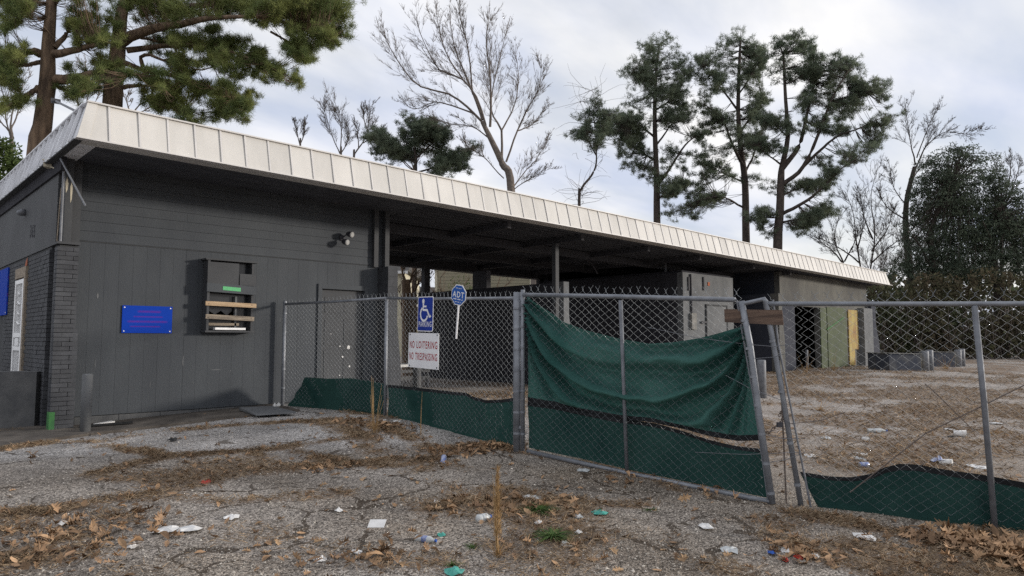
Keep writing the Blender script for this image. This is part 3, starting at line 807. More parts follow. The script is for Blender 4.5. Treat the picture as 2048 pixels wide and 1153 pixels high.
def flared_pillar(name, x0, x1, yf, yb, ztop, zstep, flare, mat, parent=BLD):
    zb = 0.3
    mb = MB()
    prof = [(x0, zb), (x1 + flare, zb), (x1 + flare, zstep), (x1, zstep + 0.9), (x1, ztop), (x0, ztop)]
    n = len(prof)
    v = [(x, yf, z) for x, z in prof] + [(x, yb, z) for x, z in prof]
    f = [tuple(range(n)), tuple(range(2 * n - 1, n - 1, -1))] + [(i, i + n, (i + 1) % n + n, (i + 1) % n) for i in range(n)]
    mb.add(v, f)
    return mb.build(name, mat, parent)
def bays():
    # right end of the front room
    rp = flared_pillar('end_pillar', 7.87, 8.10, 11.70, 12.13, 3.06, 1.05, 0.10, 'charcoal_brick')
    for c in range(1, 13):                                   # recessed joints of the block courses
        z = 3.06 - c * 0.2
        MB().box((7.866, 11.696, z), (8.10 + (0.1 if z < 1.0 else 0.0), 11.70, z + 0.008)).build('joint', 'dark_joint', rp)
    MB().box((7.72, 11.98, 3.06), (7.82, 12.06, fz(7.8) + 0.03)).build('wall_post', 'charcoal_paint', BLD)
    MB().box((7.96, 11.95, 3.06), (8.06, 12.06, fz(8) + 0.03)).build('wall_post', 'charcoal_paint', BLD)
    MB().box((7.95, 12.14, 0.3), (8.1, 17.8, 3.06)).build('partition_wall', 'black_and_shade', BLD)
    # divider of the open bay: buttress in front, flank going back with its shade put into the colour
    flared_pillar('bay_pillar', 13.10, 13.30, 11.70, 12.0, 3.06, 1.3, 0.16, 'room_grey')
    pw = MB().box((13.11, 12.003, 0.3), (13.29, 17.80, 3.05)).build('partition_wall', 'black_and_shade', BLD)
    p = on_plane(961, 556, 0, 13.2)
    MB().box((13.12, p[1] - 0.35, 3.05), (13.28, p[1] + 0.25, 3.55)).build('switch_box', 'black_steel', pw)
    # small equipment room under the canopy
    x0, x1, y0 = 18.5, 21.55, 11.67
    rm = MB().box((x0, y0, 0.3), (x1, y0 + 0.2, 3.66)).build('room_front_wall', 'room_grey', BLD)
    MB().box((x0, y0 + 0.203, 0.3), (x0 + 0.2, 17.8, 3.66)).build('room_side_wall', 'black_and_shade', BLD)  # side walls coloured darker than the sunlit front, as painted shade
    MB().box((x1 - 0.2, y0 + 0.203, 0.3), (x1, 17.8, 3.66)).build('room_side_wall', 'black_and_shade', BLD)
    MB().box((x0 + 0.05, y0 + 0.06, 3.662), (x1 - 0.05, 17.6, 3.72)).build('room_roof', 'black_and_shade', BLD)
    P = lambda px, py: on_plane(px, py, 1, y0)
    a, b = P(1412, 612), P(1453, 700)
    MB().box((a[0], y0 - 0.03, 0.5), (b[0], y0 - 0.002, a[2])).build('steel_door', 'room_grey', rm)
    MB().box((a[0] - 0.05, y0 - 0.045, 0.5), (a[0] - 0.003, y0 - 0.002, a[2] + 0.05)).build('door_frame', 'dark_joint', rm)
    MB().box((b[0] + 0.003, y0 - 0.045, 0.5), (b[0] + 0.05, y0 - 0.002, a[2] + 0.05)).build('door_frame', 'dark_joint', rm)
    MB().box((a[0], y0 - 0.045, a[2] + 0.003), (b[0], y0 - 0.002, a[2] + 0.05)).build('door_frame', 'dark_joint', rm)
    h = P(1406, 645)
    MB().box((h[0] - 0.15, y0 - 0.07, h[2] - 0.03), (h[0] + 0.12, y0 - 0.02, h[2] + 0.03)).build('hasp', 'black_steel', rm)
    c = P(1384, 645)
    MB().box((c[0] - 0.14, y0 - 0.09, c[2] - 0.22), (c[0] + 0.14, y0 - 0.002, c[2] + 0.28)).build('junction_box', 'concrete', rm)
    MB().tube([(c[0] - 0.05, y0 - 0.03, c[2] + 0.28), (c[0] - 0.08, y0 - 0.03, 3.62)], 0.03, 8).build('conduit', 'black_steel', rm)
    k = P(1417, 567)
    MB().box((k[0] - 0.07, y0 - 0.02, k[2] - 0.08), (k[0] + 0.05, y0 - 0.002, k[2] + 0.03)).build('rusty_plate', 'orange_brick', rm)
    for px in (1406, 1376):
        q = P(px, 562)
        MB().box((q[0] - 0.03, y0 - 0.04, q[2] - 0.3), (q[0] + 0.03, y0 - 0.002, q[2] + 0.12)).build('strap', 'black_steel', rm)
    # dark back wall of the further bays
    MB().box((18.75, 17.5, 0.3), (32.2, 17.75, 4.2)).build('back_wall', 'black_and_shade', BLD)
    # far room
    yf = 11.2
    Q = lambda px, py: on_plane(px, py, 1, yf)
    xa, xb = Q(1560, 600)[0], 32.35
    d0, d1 = Q(1590, 650)[0], Q(1639, 650)[0]
    zd = Q(1615, 614)[2]
    fm = MB().box((xa, yf, zd), (xb, yf + 0.2, fz(xb) + 0.03)).build('far_wall', 'stucco', BLD)
    MB().box((d1, yf, 0.4), (xb, yf + 0.2, zd - 0.002)).build('far_wall_lower', 'stucco', BLD)
    MB().box((xa, yf, 0.4), (d0, yf + 0.2, zd - 0.002)).build('far_wall_lower', 'navy_paint', BLD)
    MB().box((xb - 0.2, yf + 0.203, 0.4), (xb, 17.5, 4.1)).build('end_wall', 'stucco', BLD)
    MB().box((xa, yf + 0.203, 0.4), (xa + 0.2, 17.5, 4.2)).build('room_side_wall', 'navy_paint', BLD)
    MB().box((xa + 0.3, yf + 1.8, 0.4), (d1 + 0.6, yf + 1.9, zd)).build('inner_wall', 'maroon', BLD)
    MB().box((d0 + 0.15, yf + 0.9, 0.4), (d0 + 0.95, yf + 0.95, zd - 0.1)).build('inner_panel', 'concrete_grey', BLD)
    for k in range(6):
        MB().box((d0 + 0.2, yf + 0.86, 1.6 + k * 0.17), (d0 + 0.7, yf + 0.897, 1.66 + k * 0.17)).build('shelf', 'dark_joint', BLD)
    # green door swung flat against the wall
    g0, g1 = Q(1652, 650)[0], Q(1690, 650)[0]
    gd = MB().box((g0, yf - 0.06, 0.52), (g1, yf - 0.003, zd + 0.05)).build('green_door', 'green_door', BLD)
    MB().obox(((g0 + g1) / 2 - 0.2, yf - 0.07, 2.25), (0.85, 0, 0.25), (0, 0.008, 0), (0, 0, 0.02)).build('brace', 'lime_paint', gd)
    MB().box((d1 + 0.02, yf - 0.04, 0.5), (g0 - 0.03, yf - 0.003, zd)).build('green_panel', 'green_door', BLD)
    y0_, y1_ = Q(1695, 650)[0], Q(1714, 650)[0]
    MB().box((y0_, yf - 0.05, 0.55), (y1_ - 0.45, yf - 0.003, zd + 0.0)).build('yellow_board', 'yellow_board', BLD)
    MB().box((y1_ - 0.447, yf - 0.05, 1.2), (y1_, yf - 0.003, zd + 0.0)).build('yellow_board', 'yellow_board', BLD)
    p0 = Q(1716, 650)[0]
    MB().box((p0, yf - 0.25, 0.4), (xb - 0.1, yf - 0.003, zd + 0.1)).build('corner_pier', 'room_grey', BLD)
    flared_pillar('end_buttress', xb - 0.08, xb + 0.42, yf - 0.2, yf + 0.3, 3.2, 1.4, 0.35, 'navy_paint')
    # wing wall between the last two bays: dark flank, pale end
    w = flared_pillar('bay_pillar', 23.35, 23.6, 10.95, 11.25, 3.2, 1.6, 0.14, 'stucco')
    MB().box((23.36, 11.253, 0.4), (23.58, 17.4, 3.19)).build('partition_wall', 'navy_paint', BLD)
    # front entrance: frame, slab and chipped paint
    dy = YW + 0.03
    df = MB().box((6.62, dy - 0.01, 0.47), (7.55, dy + 0.03, 2.56)).build('entrance_door', 'charcoal_paint', BLD)
    MB().box((6.54, dy - 0.09, 0.47), (6.62, dy + 0.02, 2.66)).build('door_frame', 'charcoal_siding', df)
    MB().box((7.55, dy - 0.09, 0.47), (7.63, dy + 0.02, 2.66)).build('door_frame', 'charcoal_siding', df)
    MB().box((6.622, dy - 0.09, 2.57), (7.548, dy + 0.02, 2.66)).build('door_frame', 'charcoal_siding', df)
    MB().box((7.63, YW - 0.035, 0.46), (7.86, YW + 0.03, 3.08)).build('wall_board', 'charcoal_siding', BLD)
    for z0_, z1_ in ((2.12, 2.42), (1.5, 2.0), (0.6, 1.4)):
        for xx in (6.72, 7.14):
            MB().box((xx, dy - 0.018, z0_), (xx + 0.32, dy - 0.011, z1_)).build('door_panel', 'charcoal_paint', df)
    for px, py, sz in ((697, 695, 0.045), (680, 693, 0.018), (685, 714, 0.026), (699, 733, 0.024), (662, 668, 0.016), (679, 751, 0.016)):
        p = on_plane(px, py, 1, dy - 0.02)
        v = [(p[0] + sz * rnd.uniform(.5, 1.1) * math.cos(t), p[1], p[2] + sz * rnd.uniform(.4, 1.1) * math.sin(t)) for t in np.linspace(0, 2 * math.pi, 8)[:-1]]
        MB().add(v, [tuple(range(7))]).build('paint_chip', 'paper', df)
    # painted numerals high on the left wall
bays()

def text_mesh(txt, bold=0.0):
    cu = bpy.data.curves.new('t', 'FONT'); cu.body = txt; cu.offset = bold; cu.space_character = 1.2; cu.resolution_u = 3
    ob = bpy.data.objects.new('t', cu); COL.objects.link(ob)
    dg = bpy.context.evaluated_depsgraph_get(); dg.update()
    me = bpy.data.meshes.new_from_object(ob.evaluated_get(dg))
    v = np.array([p.co[:] for p in me.vertices]); f = [tuple(p.vertices) for p in me.polygons]
    bpy.data.objects.remove(ob); bpy.data.curves.remove(cu); bpy.data.meshes.remove(me)
    v = v[:, :2]; lo = v.min(0); hi = v.max(0)
    return (v - lo) / (hi - lo), f
def put_text(txt, O, u, w, x0, x1, y0, y1, mat, parent, name='lettering', bold=0.0):
    """O origin, u and w the plate's unit directions, box in metres on the plate"""
    v, f = text_mesh(txt, bold)
    O, u, w = np.asarray(O), np.asarray(u), np.asarray(w)
    P = [O + u * (x0 + (x1 - x0) * a) + w * (y0 + (y1 - y0) * b) for a, b in v]
    return MB().add(P, f).build(name, mat, parent)
put_text('365', (XL + 0.010, 13.93, 3.30), (0, -1, -0.12), (0, 0, 1), 0.0, 0.42, 0, 0.22, 'black_and_shade', BLD, 'house_number', 0.02)

# ------------------------------------------------------------------ things on the building
def wall_things():
    # wooden box with slats over a broken window
    o0 = on_plane(412, 662, 1, YW - 0.03)
    t = empty('window_box', (4.75, YW, 1.7), 'charcoal wooden box with pale slats nailed over a broken opening', 'box')
    x0, x1, z0, z1, d = 4.12, 5.02, 1.70, 2.78, 0.24
    p0 = on_plane(412, 660, 1, YW - d); p1 = on_plane(503, 662, 1, YW - d); p2 = on_plane(415, 522, 1, YW - d); p3 = on_plane(515, 530, 1, YW - d)
    x0, x1, z0, z1 = p0[0], p1[0] + 0.03, p1[2], p3[2] + 0.02
    yb, yf = YW - 0.04, YW - d
    MB().box((x0, yf, z0), (x0 + 0.04, yb, z1)).build('side_panel', 'charcoal_paint', t)
    MB().box((x1 - 0.04, yf + 0.02, z0), (x1, yb, z1)).build('side_panel', 'charcoal_paint', t)
    MB().box((x0 - 0.04, yf - 0.02, z1 + 0.002), (x1 + 0.05, yb, z1 + 0.03)).build('top_board', 'charcoal_paint', t)
    MB().box((x0 - 0.02, yf - 0.02, z0 - 0.032), (x1 + 0.02, yb, z0 - 0.002)).build('bottom_board', 'charcoal_paint', t)
    MB().box((x0 + 0.041, yb - 0.03, z0), (x1 - 0.041, yb, z1)).build('back_panel', 'glass_dark', t)
    hh = z1 - z0
    xm = x0 + (x1 - x0) * 0.64
    MB().box((x0 - 0.01, yf - 0.025, z0 + hh * 0.66), (xm, yf - 0.002, z1 - 0.03)).build('front_board', 'charcoal_paint', t)
    MB().box((xm + 0.02, yf - 0.02, z0 + hh * 0.66), (x1 + 0.02, yf - 0.002, z0 + hh * 0.83)).build('front_board', 'charcoal_paint', t)
    MB().obox(((x0 + x1) / 2, yf - 0.028, z0 + hh * 0.60), ((x1 - x0) / 2 + 0.02, 0, -0.012), (0, 0.012, 0), (0, 0, hh * 0.062)).build('front_board', 'charcoal_siding', t)
    MB().obox((x0 + (x1 - x0) * 0.49, yf - 0.043, z0 + hh * 0.60), ((x1 - x0) * 0.19, 0, -0.006), (0, 0.002, 0), (0, 0, 0.032)).build('tape', 'green_tape', t)
    MB().obox(((x0 + x1) / 2, yf - 0.02, z0 + hh * 0.375), ((x1 - x0) / 2 + 0.03, 0, -0.008), (0, 0.016, 0), (0, 0, 0.036)).build('slat', 'board_pale', t)
    MB().obox(((x0 + x1) / 2 - 0.01, yf - 0.015, z0 + hh * 0.185), ((x1 - x0) / 2 + 0.01, 0, -0.014), (0, 0.014, 0), (0, 0, 0.038)).build('slat', 'board_grey', t)
    MB().box((xm, yf + 0.1, z0), (xm + 0.03, yf + 0.14, z0 + hh * 0.5)).build('divider', 'room_grey', t)
    MB().obox((x0 + 0.33, yf + 0.12, z0 + hh * 0.09), (0.26, 0, 0), (0, 0.02, 0), (0, 0, 0.022)).build('louvre', 'board_grey', t)
    MB().obox((x0 + 0.40, yf + 0.03, z0 + 0.03), (0.27, 0.03, 0.0), (0, 0.05, 0.0), (0, 0, 0.018)).build('white_strip', 'white_plastic', t)
    MB().add([(x0 + 0.06, yf + 0.17, z0 + 0.2), (x0 + 0.5, yf + 0.17, z0 + 0.2), (x0 + 0.52, yf + 0.17, z0 + 0.36), (x0 + 0.4, yf + 0.17, z0 + 0.26), (x0 + 0.3, yf + 0.17, z0 + 0.34), (x0 + 0.2, yf + 0.17, z0 + 0.27), (x0 + 0.06, yf + 0.17, z0 + 0.36)], [(0, 1, 2, 3, 4, 5, 6)]).build('torn_panel', 'concrete_grey', t)
    for zf in (0.375, 0.185):
        for xx in (x0 + 0.02, x1 - 0.05):
            MB().lathe((xx, yf - 0.037, z0 + hh * zf), (0, -1, 0), [(0, 0.008), (0.004, 0.006)], 6).build('nail', 'rust_wire', t)
    # blue sign boards
    a, b = on_plane(245, 611, 1, YW - 0.045), on_plane(343, 667, 1, YW - 0.045)
    s = MB().box((a[0], YW - 0.05, b[2]), (b[0], YW - 0.032, a[2])).build('notice_board', 'sign_blurred_print')
    tag(s, 'blue notice board with blurred magenta print on the grey plank wall', 'sign')
    for xx in (a[0] + 0.03, b[0] - 0.03):
        for zq in (a[2] - 0.03, b[2] + 0.03):
            MB().lathe((xx, YW - 0.05, zq), (0, -1, 0), [(0, 0.012), (0.006, 0.009)], 8).build('screw', 'sign_white', s)
    c = on_plane(12, 630, 0, XL - 0.02); e = on_plane(12, 537, 0, XL - 0.02)
    s = MB().box((XL - 0.025, c[1], c[2]), (XL - 0.003, c[1] + 0.95, e[2])).build('notice_board', 'sign_blurred_print')
    tag(s, 'blue notice board cut by the left edge beside the white barred door', 'sign')
    MB().lathe((XL - 0.025, c[1] + 0.04, c[2] + 0.04), (-1, 0, 0), [(0, 0.012), (0.006, 0.009)], 8).build('screw', 'sign_white', s)
    # twin floodlight
    c = on_plane(684, 476, 1, YW - 0.05)
    t = empty('floodlight', c, 'black twin headed floodlight on the upper boards above the entrance door', 'light')
    MB().lathe(c + (0, 0.02, 0), (0, -1, 0), [(0, 0.06), (0.03, 0.055), (0.05, 0.02)], 12).build('mount', 'black_steel', t)
    for dx, dz in ((0.07, 0.08), (-0.03, -0.08)):
        MB().tube([c + (0, -0.03, 0), c + (dx * .6, -0.09, dz * .7)], 0.012, 6).build('arm', 'black_steel', t)
        h = MB().lathe(c + (dx, -0.07, dz), (0.25, -1, -0.25), [(0, 0.03), (0.04, 0.05), (0.13, 0.065), (0.14, 0.06)], 12).build('lamp_head', 'black_steel', t)
        MB().lathe(c + np.array((dx, -0.07, dz)) + 0.14 * np.array((0.25, -1, -0.25)) / 1.06, (0.25, -1, -0.25), [(0, 0.055), (0.012, 0.04)], 12).build('lens', 'lamp_white', h)
    # cream camera housing on the corner
    c = on_plane(98, 330, 0, XL - 0.05)
    t = empty('corner_light', c, 'cream box lamp on a short arm under the left eave corner', 'light')
    MB().obox(c, (0.03, 0.06, 0), (0.05, -0.02, 0), (0, 0, 0.045)).build('housing', 'cream_paint', t)
    MB().obox(c + (0, 0, 0.055), (0.035, 0.07, 0), (0.06, -0.025, 0), (0, 0, 0.008)).build('cover', 'cream_paint', t)
    MB().tube([c + (0, 0, -0.03), c + (0.02, -0.1, -0.05), on_plane(118, 341, 0, XL + 0.02)], 0.012, 8).build('arm', 'cream_paint', t)
    c = on_plane(50, 425, 0, XL + 0.01)
    t = MB().lathe(c, (-1, -0.1, -0.25), [(0, 0.06), (0.05, 0.06), (0.10, 0.045), (0.13, 0.015)], 14).build('dome_lamp', 'galvanised_dull', None, True)
    tag(t, 'small grey dome lamp on the left wall above the painted number', 'light')
    # floodlight on the roof corner
    c = on_plane(112, 203, 0, 2.9)
    e = on_plane(150, 222, 0, 2.6)
    t = empty('roof_floodlight', e, 'black floodlight on a grey arm at the left roof corner', 'light')
    MB().tube([e + (0, 0, -0.2), e, c], 0.022, 8).build('arm', 'galvanised_dull', t)
    d = (c - e) / np.linalg.norm(c - e)
    MB().obox(c + d * 0.05, d * 0.08, np.cross(d, (0, 0, 1)) * 0.08, (0, 0, 0.05)).build('lamp_head', 'black_steel', t)
wall_things()

# ------------------------------------------------------------------ fence and gates
G = lambda px, py: on_ground(px, py)
F0, F1, F2 = on_plane(565, 809, 1, 11.93), G(770, 833), G(1035, 905)
F0[2] = gz(F0[0], F0[1])
F3, F4, F5 = G(1545, 1011), G(1598, 1012), G(1990, 1062)
dF = (F5 - F4); dF[2] = 0; dF /= np.linalg.norm(dF)
F6 = F5 + dF * 1.9
F6[2] = gz(F6[0], F6[1])
CW, CHH = 0.105, 0.039        # diamond width, half its height
def chain_link(name, A, B, bot, top, parent, barbs=True, sag=0.0, ox=0.0, seed=0):
    """woven wire between ground points A and B; bot(t), top(t) heights"""
    A, B = np.asarray(A, float), np.asarray(B, float)
    L = np.hypot(*(B - A)[:2]); u = (B - A) / L; u[2] = 0
    nrm = np.array([u[1], -u[0], 0])
    r_ = np.random.default_rng(seed)
    nw = int(L / (CW / 2))
    Vs, Fs, o = [], [], 0
    rad = 0.0019
    k3 = [np.array([math.cos(a), math.sin(a)]) for a in (0.3, 0.3 + 2.094, 0.3 + 4.189)]
    def addwire(P):
        nonlocal o
        P = np.asarray(P)
        d = np.gradient(P, axis=0); d /= np.linalg.norm(d, axis=1)[:, None] + 1e-9
        a = np.tile(nrm, (len(P), 1)); b = np.cross(d, a)
        ring = np.stack([P + rad * (q[0] * a + q[1] * b) for q in k3], 1)
        n = len(P)
        Vs.append(ring.reshape(-1, 3))
        i = np.arange(n - 1)[:, None]
        for k in range(3):
            k2 = (k + 1) % 3
            Fs.append(np.concatenate([o + i * 3 + k, o + i * 3 + k2, o + (i + 1) * 3 + k2, o + (i + 1) * 3 + k], 1))
        o += n * 3
    ph = lambda s, z: 0.012 * math.sin(s * 3.1 + seed) + 0.010 * math.sin(z * 4.0 + s * 1.7)
    for j in range(nw):
        s0, s1 = j * CW / 2, (j + 1) * CW / 2
        tm = (j + 0.5) / nw
        zb, zt = bot(tm), top(tm)
        rows = int((zt - zb) / CHH)
        pts = []
        for k in range(rows + 1):
            even = (k % 2 == 0) == (j % 2 == 0)
            s = s0 + 0.002 if even else s1 - 0.002
            z = zt - k * CHH
            w = sag * math.sin(math.pi * tm) * math.sin(math.pi * min(1, (z - zb) / (zt - zb + .01)))
            off = ph(s, z) + w + (0.004 if k % 2 else -0.004)
            wav = 0.006 * math.sin(z * 7 + s * 5) + 0.004 * math.sin(s * 13 + seed)
            pts.append(A + u * (s + wav) + nrm * (off + ox) + np.array([0, 0, z + 0.005 * math.sin(s * 9 + z * 3) - A[2]]))
        addwire(pts)
        if barbs:
            p = pts[0]; sg = (1 if (j % 2 == 0) else -1)
            lean = r_.uniform(-0.008, 0.008)
            addwire([p, p + u * (0.003 * sg) + np.array([0, 0, 0.014]), p + u * (-0.006 * sg) + np.array([0, 0, 0.026]), p + u * (-0.022 * sg + lean) + nrm * r_.uniform(-.006, .006) + np.array([0, 0, 0.038 + r_.uniform(0, 0.012)]), p + u * (-0.030 * sg + lean) + np.array([0, 0, 0.056 + r_.uniform(-0.012, 0.008)])])
    V = np.concatenate(Vs); Fc = np.concatenate(Fs)
    org = ORG[parent.name]
    ob = link(name, indexed(name, V - org, Fc), 'wire', parent)
    ob['kind'] = 'stuff'
    return ob
def topz(px, py, A, B): return on_vert(px, py, A, B)[2]

FEN = empty('chain_link_fence', F0, 'galvanised chain link fence running from the building to the gate post', 'fence')
def bands(p, z0, z1, n, parent, r=0.036):
    for k in range(n):
        z = z0 + (z1 - z0) * (k + 0.5) / n
        MB().tube([(p[0], p[1], z - 0.012), (p[0], p[1], z + 0.012)], r, 10).build('tension_band', 'galvanised', parent)
zt0, zt1, zt2 = topz(565, 609, F0, F1), topz(770, 597, F0, F1), topz(1035, 597, F1, F2)
def fence_run():
    def post(p, zt, r, mat='galvanised'):
        po = MB().tube([(p[0], p[1], p[2] - 0.1), (p[0], p[1], zt)], r, 12).build('post', mat, FEN, True)
        return po
    post(F0, zt0 + 0.02, 0.032)
    MB().lathe((F0[0], F0[1], zt0 + 0.02), (0, 0, 1), [(0, 0.036), (0.03, 0.034), (0.05, 0.012)], 10).build('post_cap', 'galvanised', FEN)
    post(F1, zt1 - 0.03, 0.026)
    MB().tube([(F1[0], F1[1], zt1 - 0.035), (F1[0], F1[1], zt1 + 0.012)], 0.031, 10).build('loop_cap', 'galvanised', FEN)
    zg = topz(1035, 585, F1, F2)
    post(F2, zg, 0.050)
    for q0, q1, a, b in ((F0, F1, zt0, zt1), (F1, F2, zt1, zt2)):
        MB().tube([(q0[0], q0[1], a), ((q0[0] + q1[0]) / 2, (q0[1] + q1[1]) / 2, (a + b) / 2 - 0.008), (q1[0], q1[1], b)], 0.021, 10).build('top_rail', 'galvanised', FEN, True)
    bands(F0, F0[2] + 0.15, zt0, 5, FEN)
    bands(F2, F2[2] + 0.1, zt2, 7, FEN, 0.055)
    chain_link('wire_mesh', F0, F1, lambda t: F0[2] * (1 - t) + F1[2] * t + 0.02, lambda t: zt0 * (1 - t) + zt1 * t + 0.03, FEN, ox=-0.028, seed=1)
    chain_link('wire_mesh', F1, F2, lambda t: F1[2] * (1 - t) + F2[2] * t + 0.02, lambda t: zt1 * (1 - t) + zt2 * t + 0.03, FEN, ox=-0.028, seed=2)
    # tension bar beside the gate post
    a = F2 + (F1 - F2) / np.linalg.norm(F1 - F2) * 0.07
    MB().tube([(a[0], a[1], F2[2] + 0.04), (a[0], a[1], zt2 + 0.03)], 0.008, 6).build('tension_bar', 'galvanised_dull', FEN)
fence_run()

# gate leaf with the sagging frame
GA = F2 + (F3 - F2) / np.linalg.norm(F3 - F2) * 0.085
GP1 = lambda px, py: on_vert(px, py, F2, F3)
GATE = empty('chain_link_gate', GA, 'sagging chain link gate leaf whose latch end leans away from the other leaf', 'gate')
def gate_one():
    tl, tr_ = GP1(1047, 590), GP1(1470, 600)
    bl, br = GP1(1055, 903), GP1(1540, 1004)
    hz0, hz1 = GP1(1046, 580), GP1(1052, 900)
    MB().tube([(GA[0], GA[1], hz1[2] - 0.02), (GA[0], GA[1], hz0[2])], 0.024, 10).build('hinge_stile', 'galvanised', GATE, True)
    bands(GA, GA[2] + 0.1, tl[2], 7, GATE, 0.03)
    MB().tube([tl, (tl + tr_) / 2 + (0, 0, 0.004), tr_], 0.025, 10).build('top_rail', 'galvanised', GATE, True)
    e = GP1(1478, 622)
    MB().tube([tr_, GP1(1474, 602), e], 0.010, 8).build('rail_end', 'galvanised_dull', GATE)
    MB().tube([bl, (bl + br) / 2 - (0, 0, 0.012), br], 0.024, 10).build('bottom_rail', 'galvanised', GATE, True)
    lt, lb = GP1(1483, 603), GP1(1545, 1008)
    MB().tube([lt, GP1(1500, 690), GP1(1521, 850), lb], 0.029, 12).build('latch_stile', 'galvanised', GATE, True)
    a, b = GP1(1482, 650), GP1(1536, 1000)
    MB().tube([a, GP1(1508, 800), b], 0.009, 6).build('tension_bar', 'galvanised_dull', GATE)
    for f in np.linspace(0.1, 0.95, 7):
        p = lt * (1 - f) + lb * f
        d = (lb - lt) / np.linalg.norm(lb - lt)
        MB().tube([p - d * 0.012, p + d * 0.012], 0.034, 10).build('tension_band', 'galvanised', GATE)
    MB().tube([GP1(1241, 601), GP1(1247, 760), GP1(1254, 945)], [0.022, 0.020, 0.020], 10).build('middle_stile', 'galvanised_dull', GATE, True)
    MB().tube([GP1(1500, 692), GP1(1512, 800), GP1(1516, 830)], 0.016, 8).build('splint', 'galvanised', GATE)
    for z in (0.3, 1.62):
        p = GA * 1; p[2] = GA[2] + z
        q = F2 * 1; q[2] = p[2]
        MB().obox((p + q) / 2, (q - p) / 2, np.array([0.02, 0, 0]), np.array([0, 0, 0.016])).build('hinge', 'galvanised', GATE)
    L = np.hypot(*(F3 - GA)[:2])
    chain_link('wire_mesh', GA, GP1(1490, 1004), lambda t: bl[2] * (1 - t) + br[2] * t * 0.995, lambda t: tl[2] * (1 - t) + tr_[2] * t + 0.055, GATE, sag=0.02, ox=-0.032, seed=3)
    chain_link('wire_mesh', GP1(1490, 1004), GP1(1535, 1004), lambda t: br[2] + .02, lambda t: GP1(1490 + 40 * t, 655 + 290 * t)[2], GATE, barbs=False, ox=-0.032, seed=4)
    # tie wires stretched across the gap
    for i, (p, q) in enumerate((((1295, 655), (1500, 690)), ((1505, 690), (1590, 688)), ((1508, 718), (1590, 702)), ((1440, 745), (1560, 800)), ((1525, 868), (1610, 878)), ((1390, 905), (1600, 905)), ((1533, 926), (1610, 905)))):
        a, b = GP1(*p), GP1(*q)
        MB().tube([a, (a + b) / 2 - (0, 0, 0.02), b], 0.0028, 5).build('tie_wire', 'galvanised_dull', GATE)
gate_one()

GP2 = lambda px, py: on_vert(px, py, F4, F5)
GATE2 = empty('chain_link_gate', F4, 'taller chain link gate leaf at the right edge with a leaning stile', 'gate')
def gate_two():
    st, sb = GP2(1531, 603), GP2(1602, 1012)
    MB().tube([GP2(1526, 597), st, GP2(1560, 760), sb], 0.024, 12).build('latch_stile', 'galvanised', GATE2, True)
    MB().tube([GP2(1546, 600), GP2(1557, 690), GP2(1622, 1016)], 0.010, 8).build('tension_bar', 'galvanised_dull', GATE2)
    MB().tube([GP2(1562, 770), GP2(1573, 1013)], 0.008, 6).build('drop_rod', 'rust_wire', GATE2)
    ra, rb = GP2(1536, 608), GP2(2060, 608)
    far = F6.copy()
    MB().tube([ra, GP2(1800, 608.5), rb, rb + (rb - GP2(1800, 608.5)) * 1.3], 0.021, 12).build('top_rail', 'galvanised', GATE2, True)
    ba, bb = GP2(1572, 1016), GP2(1890, 1078)
    MB().tube([ba, (ba + bb) / 2, bb], 0.020, 10).build('bottom_rail', 'galvanised', GATE2, True)
    MB().tube([GP2(1949, 612), GP2(1968, 800), GP2(1991, 1072)], 0.024, 12).build('middle_stile', 'galvanised_dull', GATE2, True)
    MB().tube([GP2(1936, 638), GP2(1950, 640), GP2(1968, 636)], 0.004, 6).build('tie_wire', 'galvanised', GATE2)
    for f in (0.2, 0.45, 0.7, 0.9):
        p = st * (1 - f) + sb * f; d = (sb - st) / np.linalg.norm(sb - st)
        MB().tube([p - d * 0.012, p + d * 0.012], 0.029, 10).build('tension_band', 'galvanised', GATE2)
    # short bar joining the two leaves
    MB().tube([GP1(1486, 608), GP2(1531, 598)], 0.019, 10).build('cross_bar', 'galvanised', GATE2)
    # truss rod and a bent stray wire
    MB().tube([GP2(1700, 985), GP2(1850, 868), GP2(1990, 800), GP2(2100, 745)], 0.005, 6).build('truss_rod', 'rust_wire', GATE2)
    MB().tube([GP2(1850, 768), GP2(1875, 790), GP2(1945, 860)], 0.004, 6).build('stray_wire', 'rust_wire', GATE2)
    MB().tube([GP2(1580, 848), GP2(1640, 842), GP2(1690, 825)], 0.0035, 6).build('stray_wire', 'rust_wire', GATE2)
    zb = lambda t: float(gz(*(F4 + (F6 - F4) * t)[:2])) + 0.04
    Ls = np.hypot(*(F6 - F4)[:2])
    A = GP2(1615, 1012)
    zt = ra[2] + 0.045
    A0 = GP2(1550, 1000)
    # the woven wire hangs from the leaning stile: left edge follows it
    P0 = GP2(1548, 900)
    chain_link('wire_mesh', (P0[0], P0[1], 0), (A[0], A[1], 0), lambda t: zt - (zt - zb(0)) * max(t, 0.1), lambda t: zt, GATE2, ox=-0.03, seed=5)
    chain_link('wire_mesh', (A[0], A[1], 0), (F6[0], F6[1], 0), lambda t: zb(t), lambda t: zt, GATE2, ox=-0.03, sag=0.02, seed=6)
gate_two()

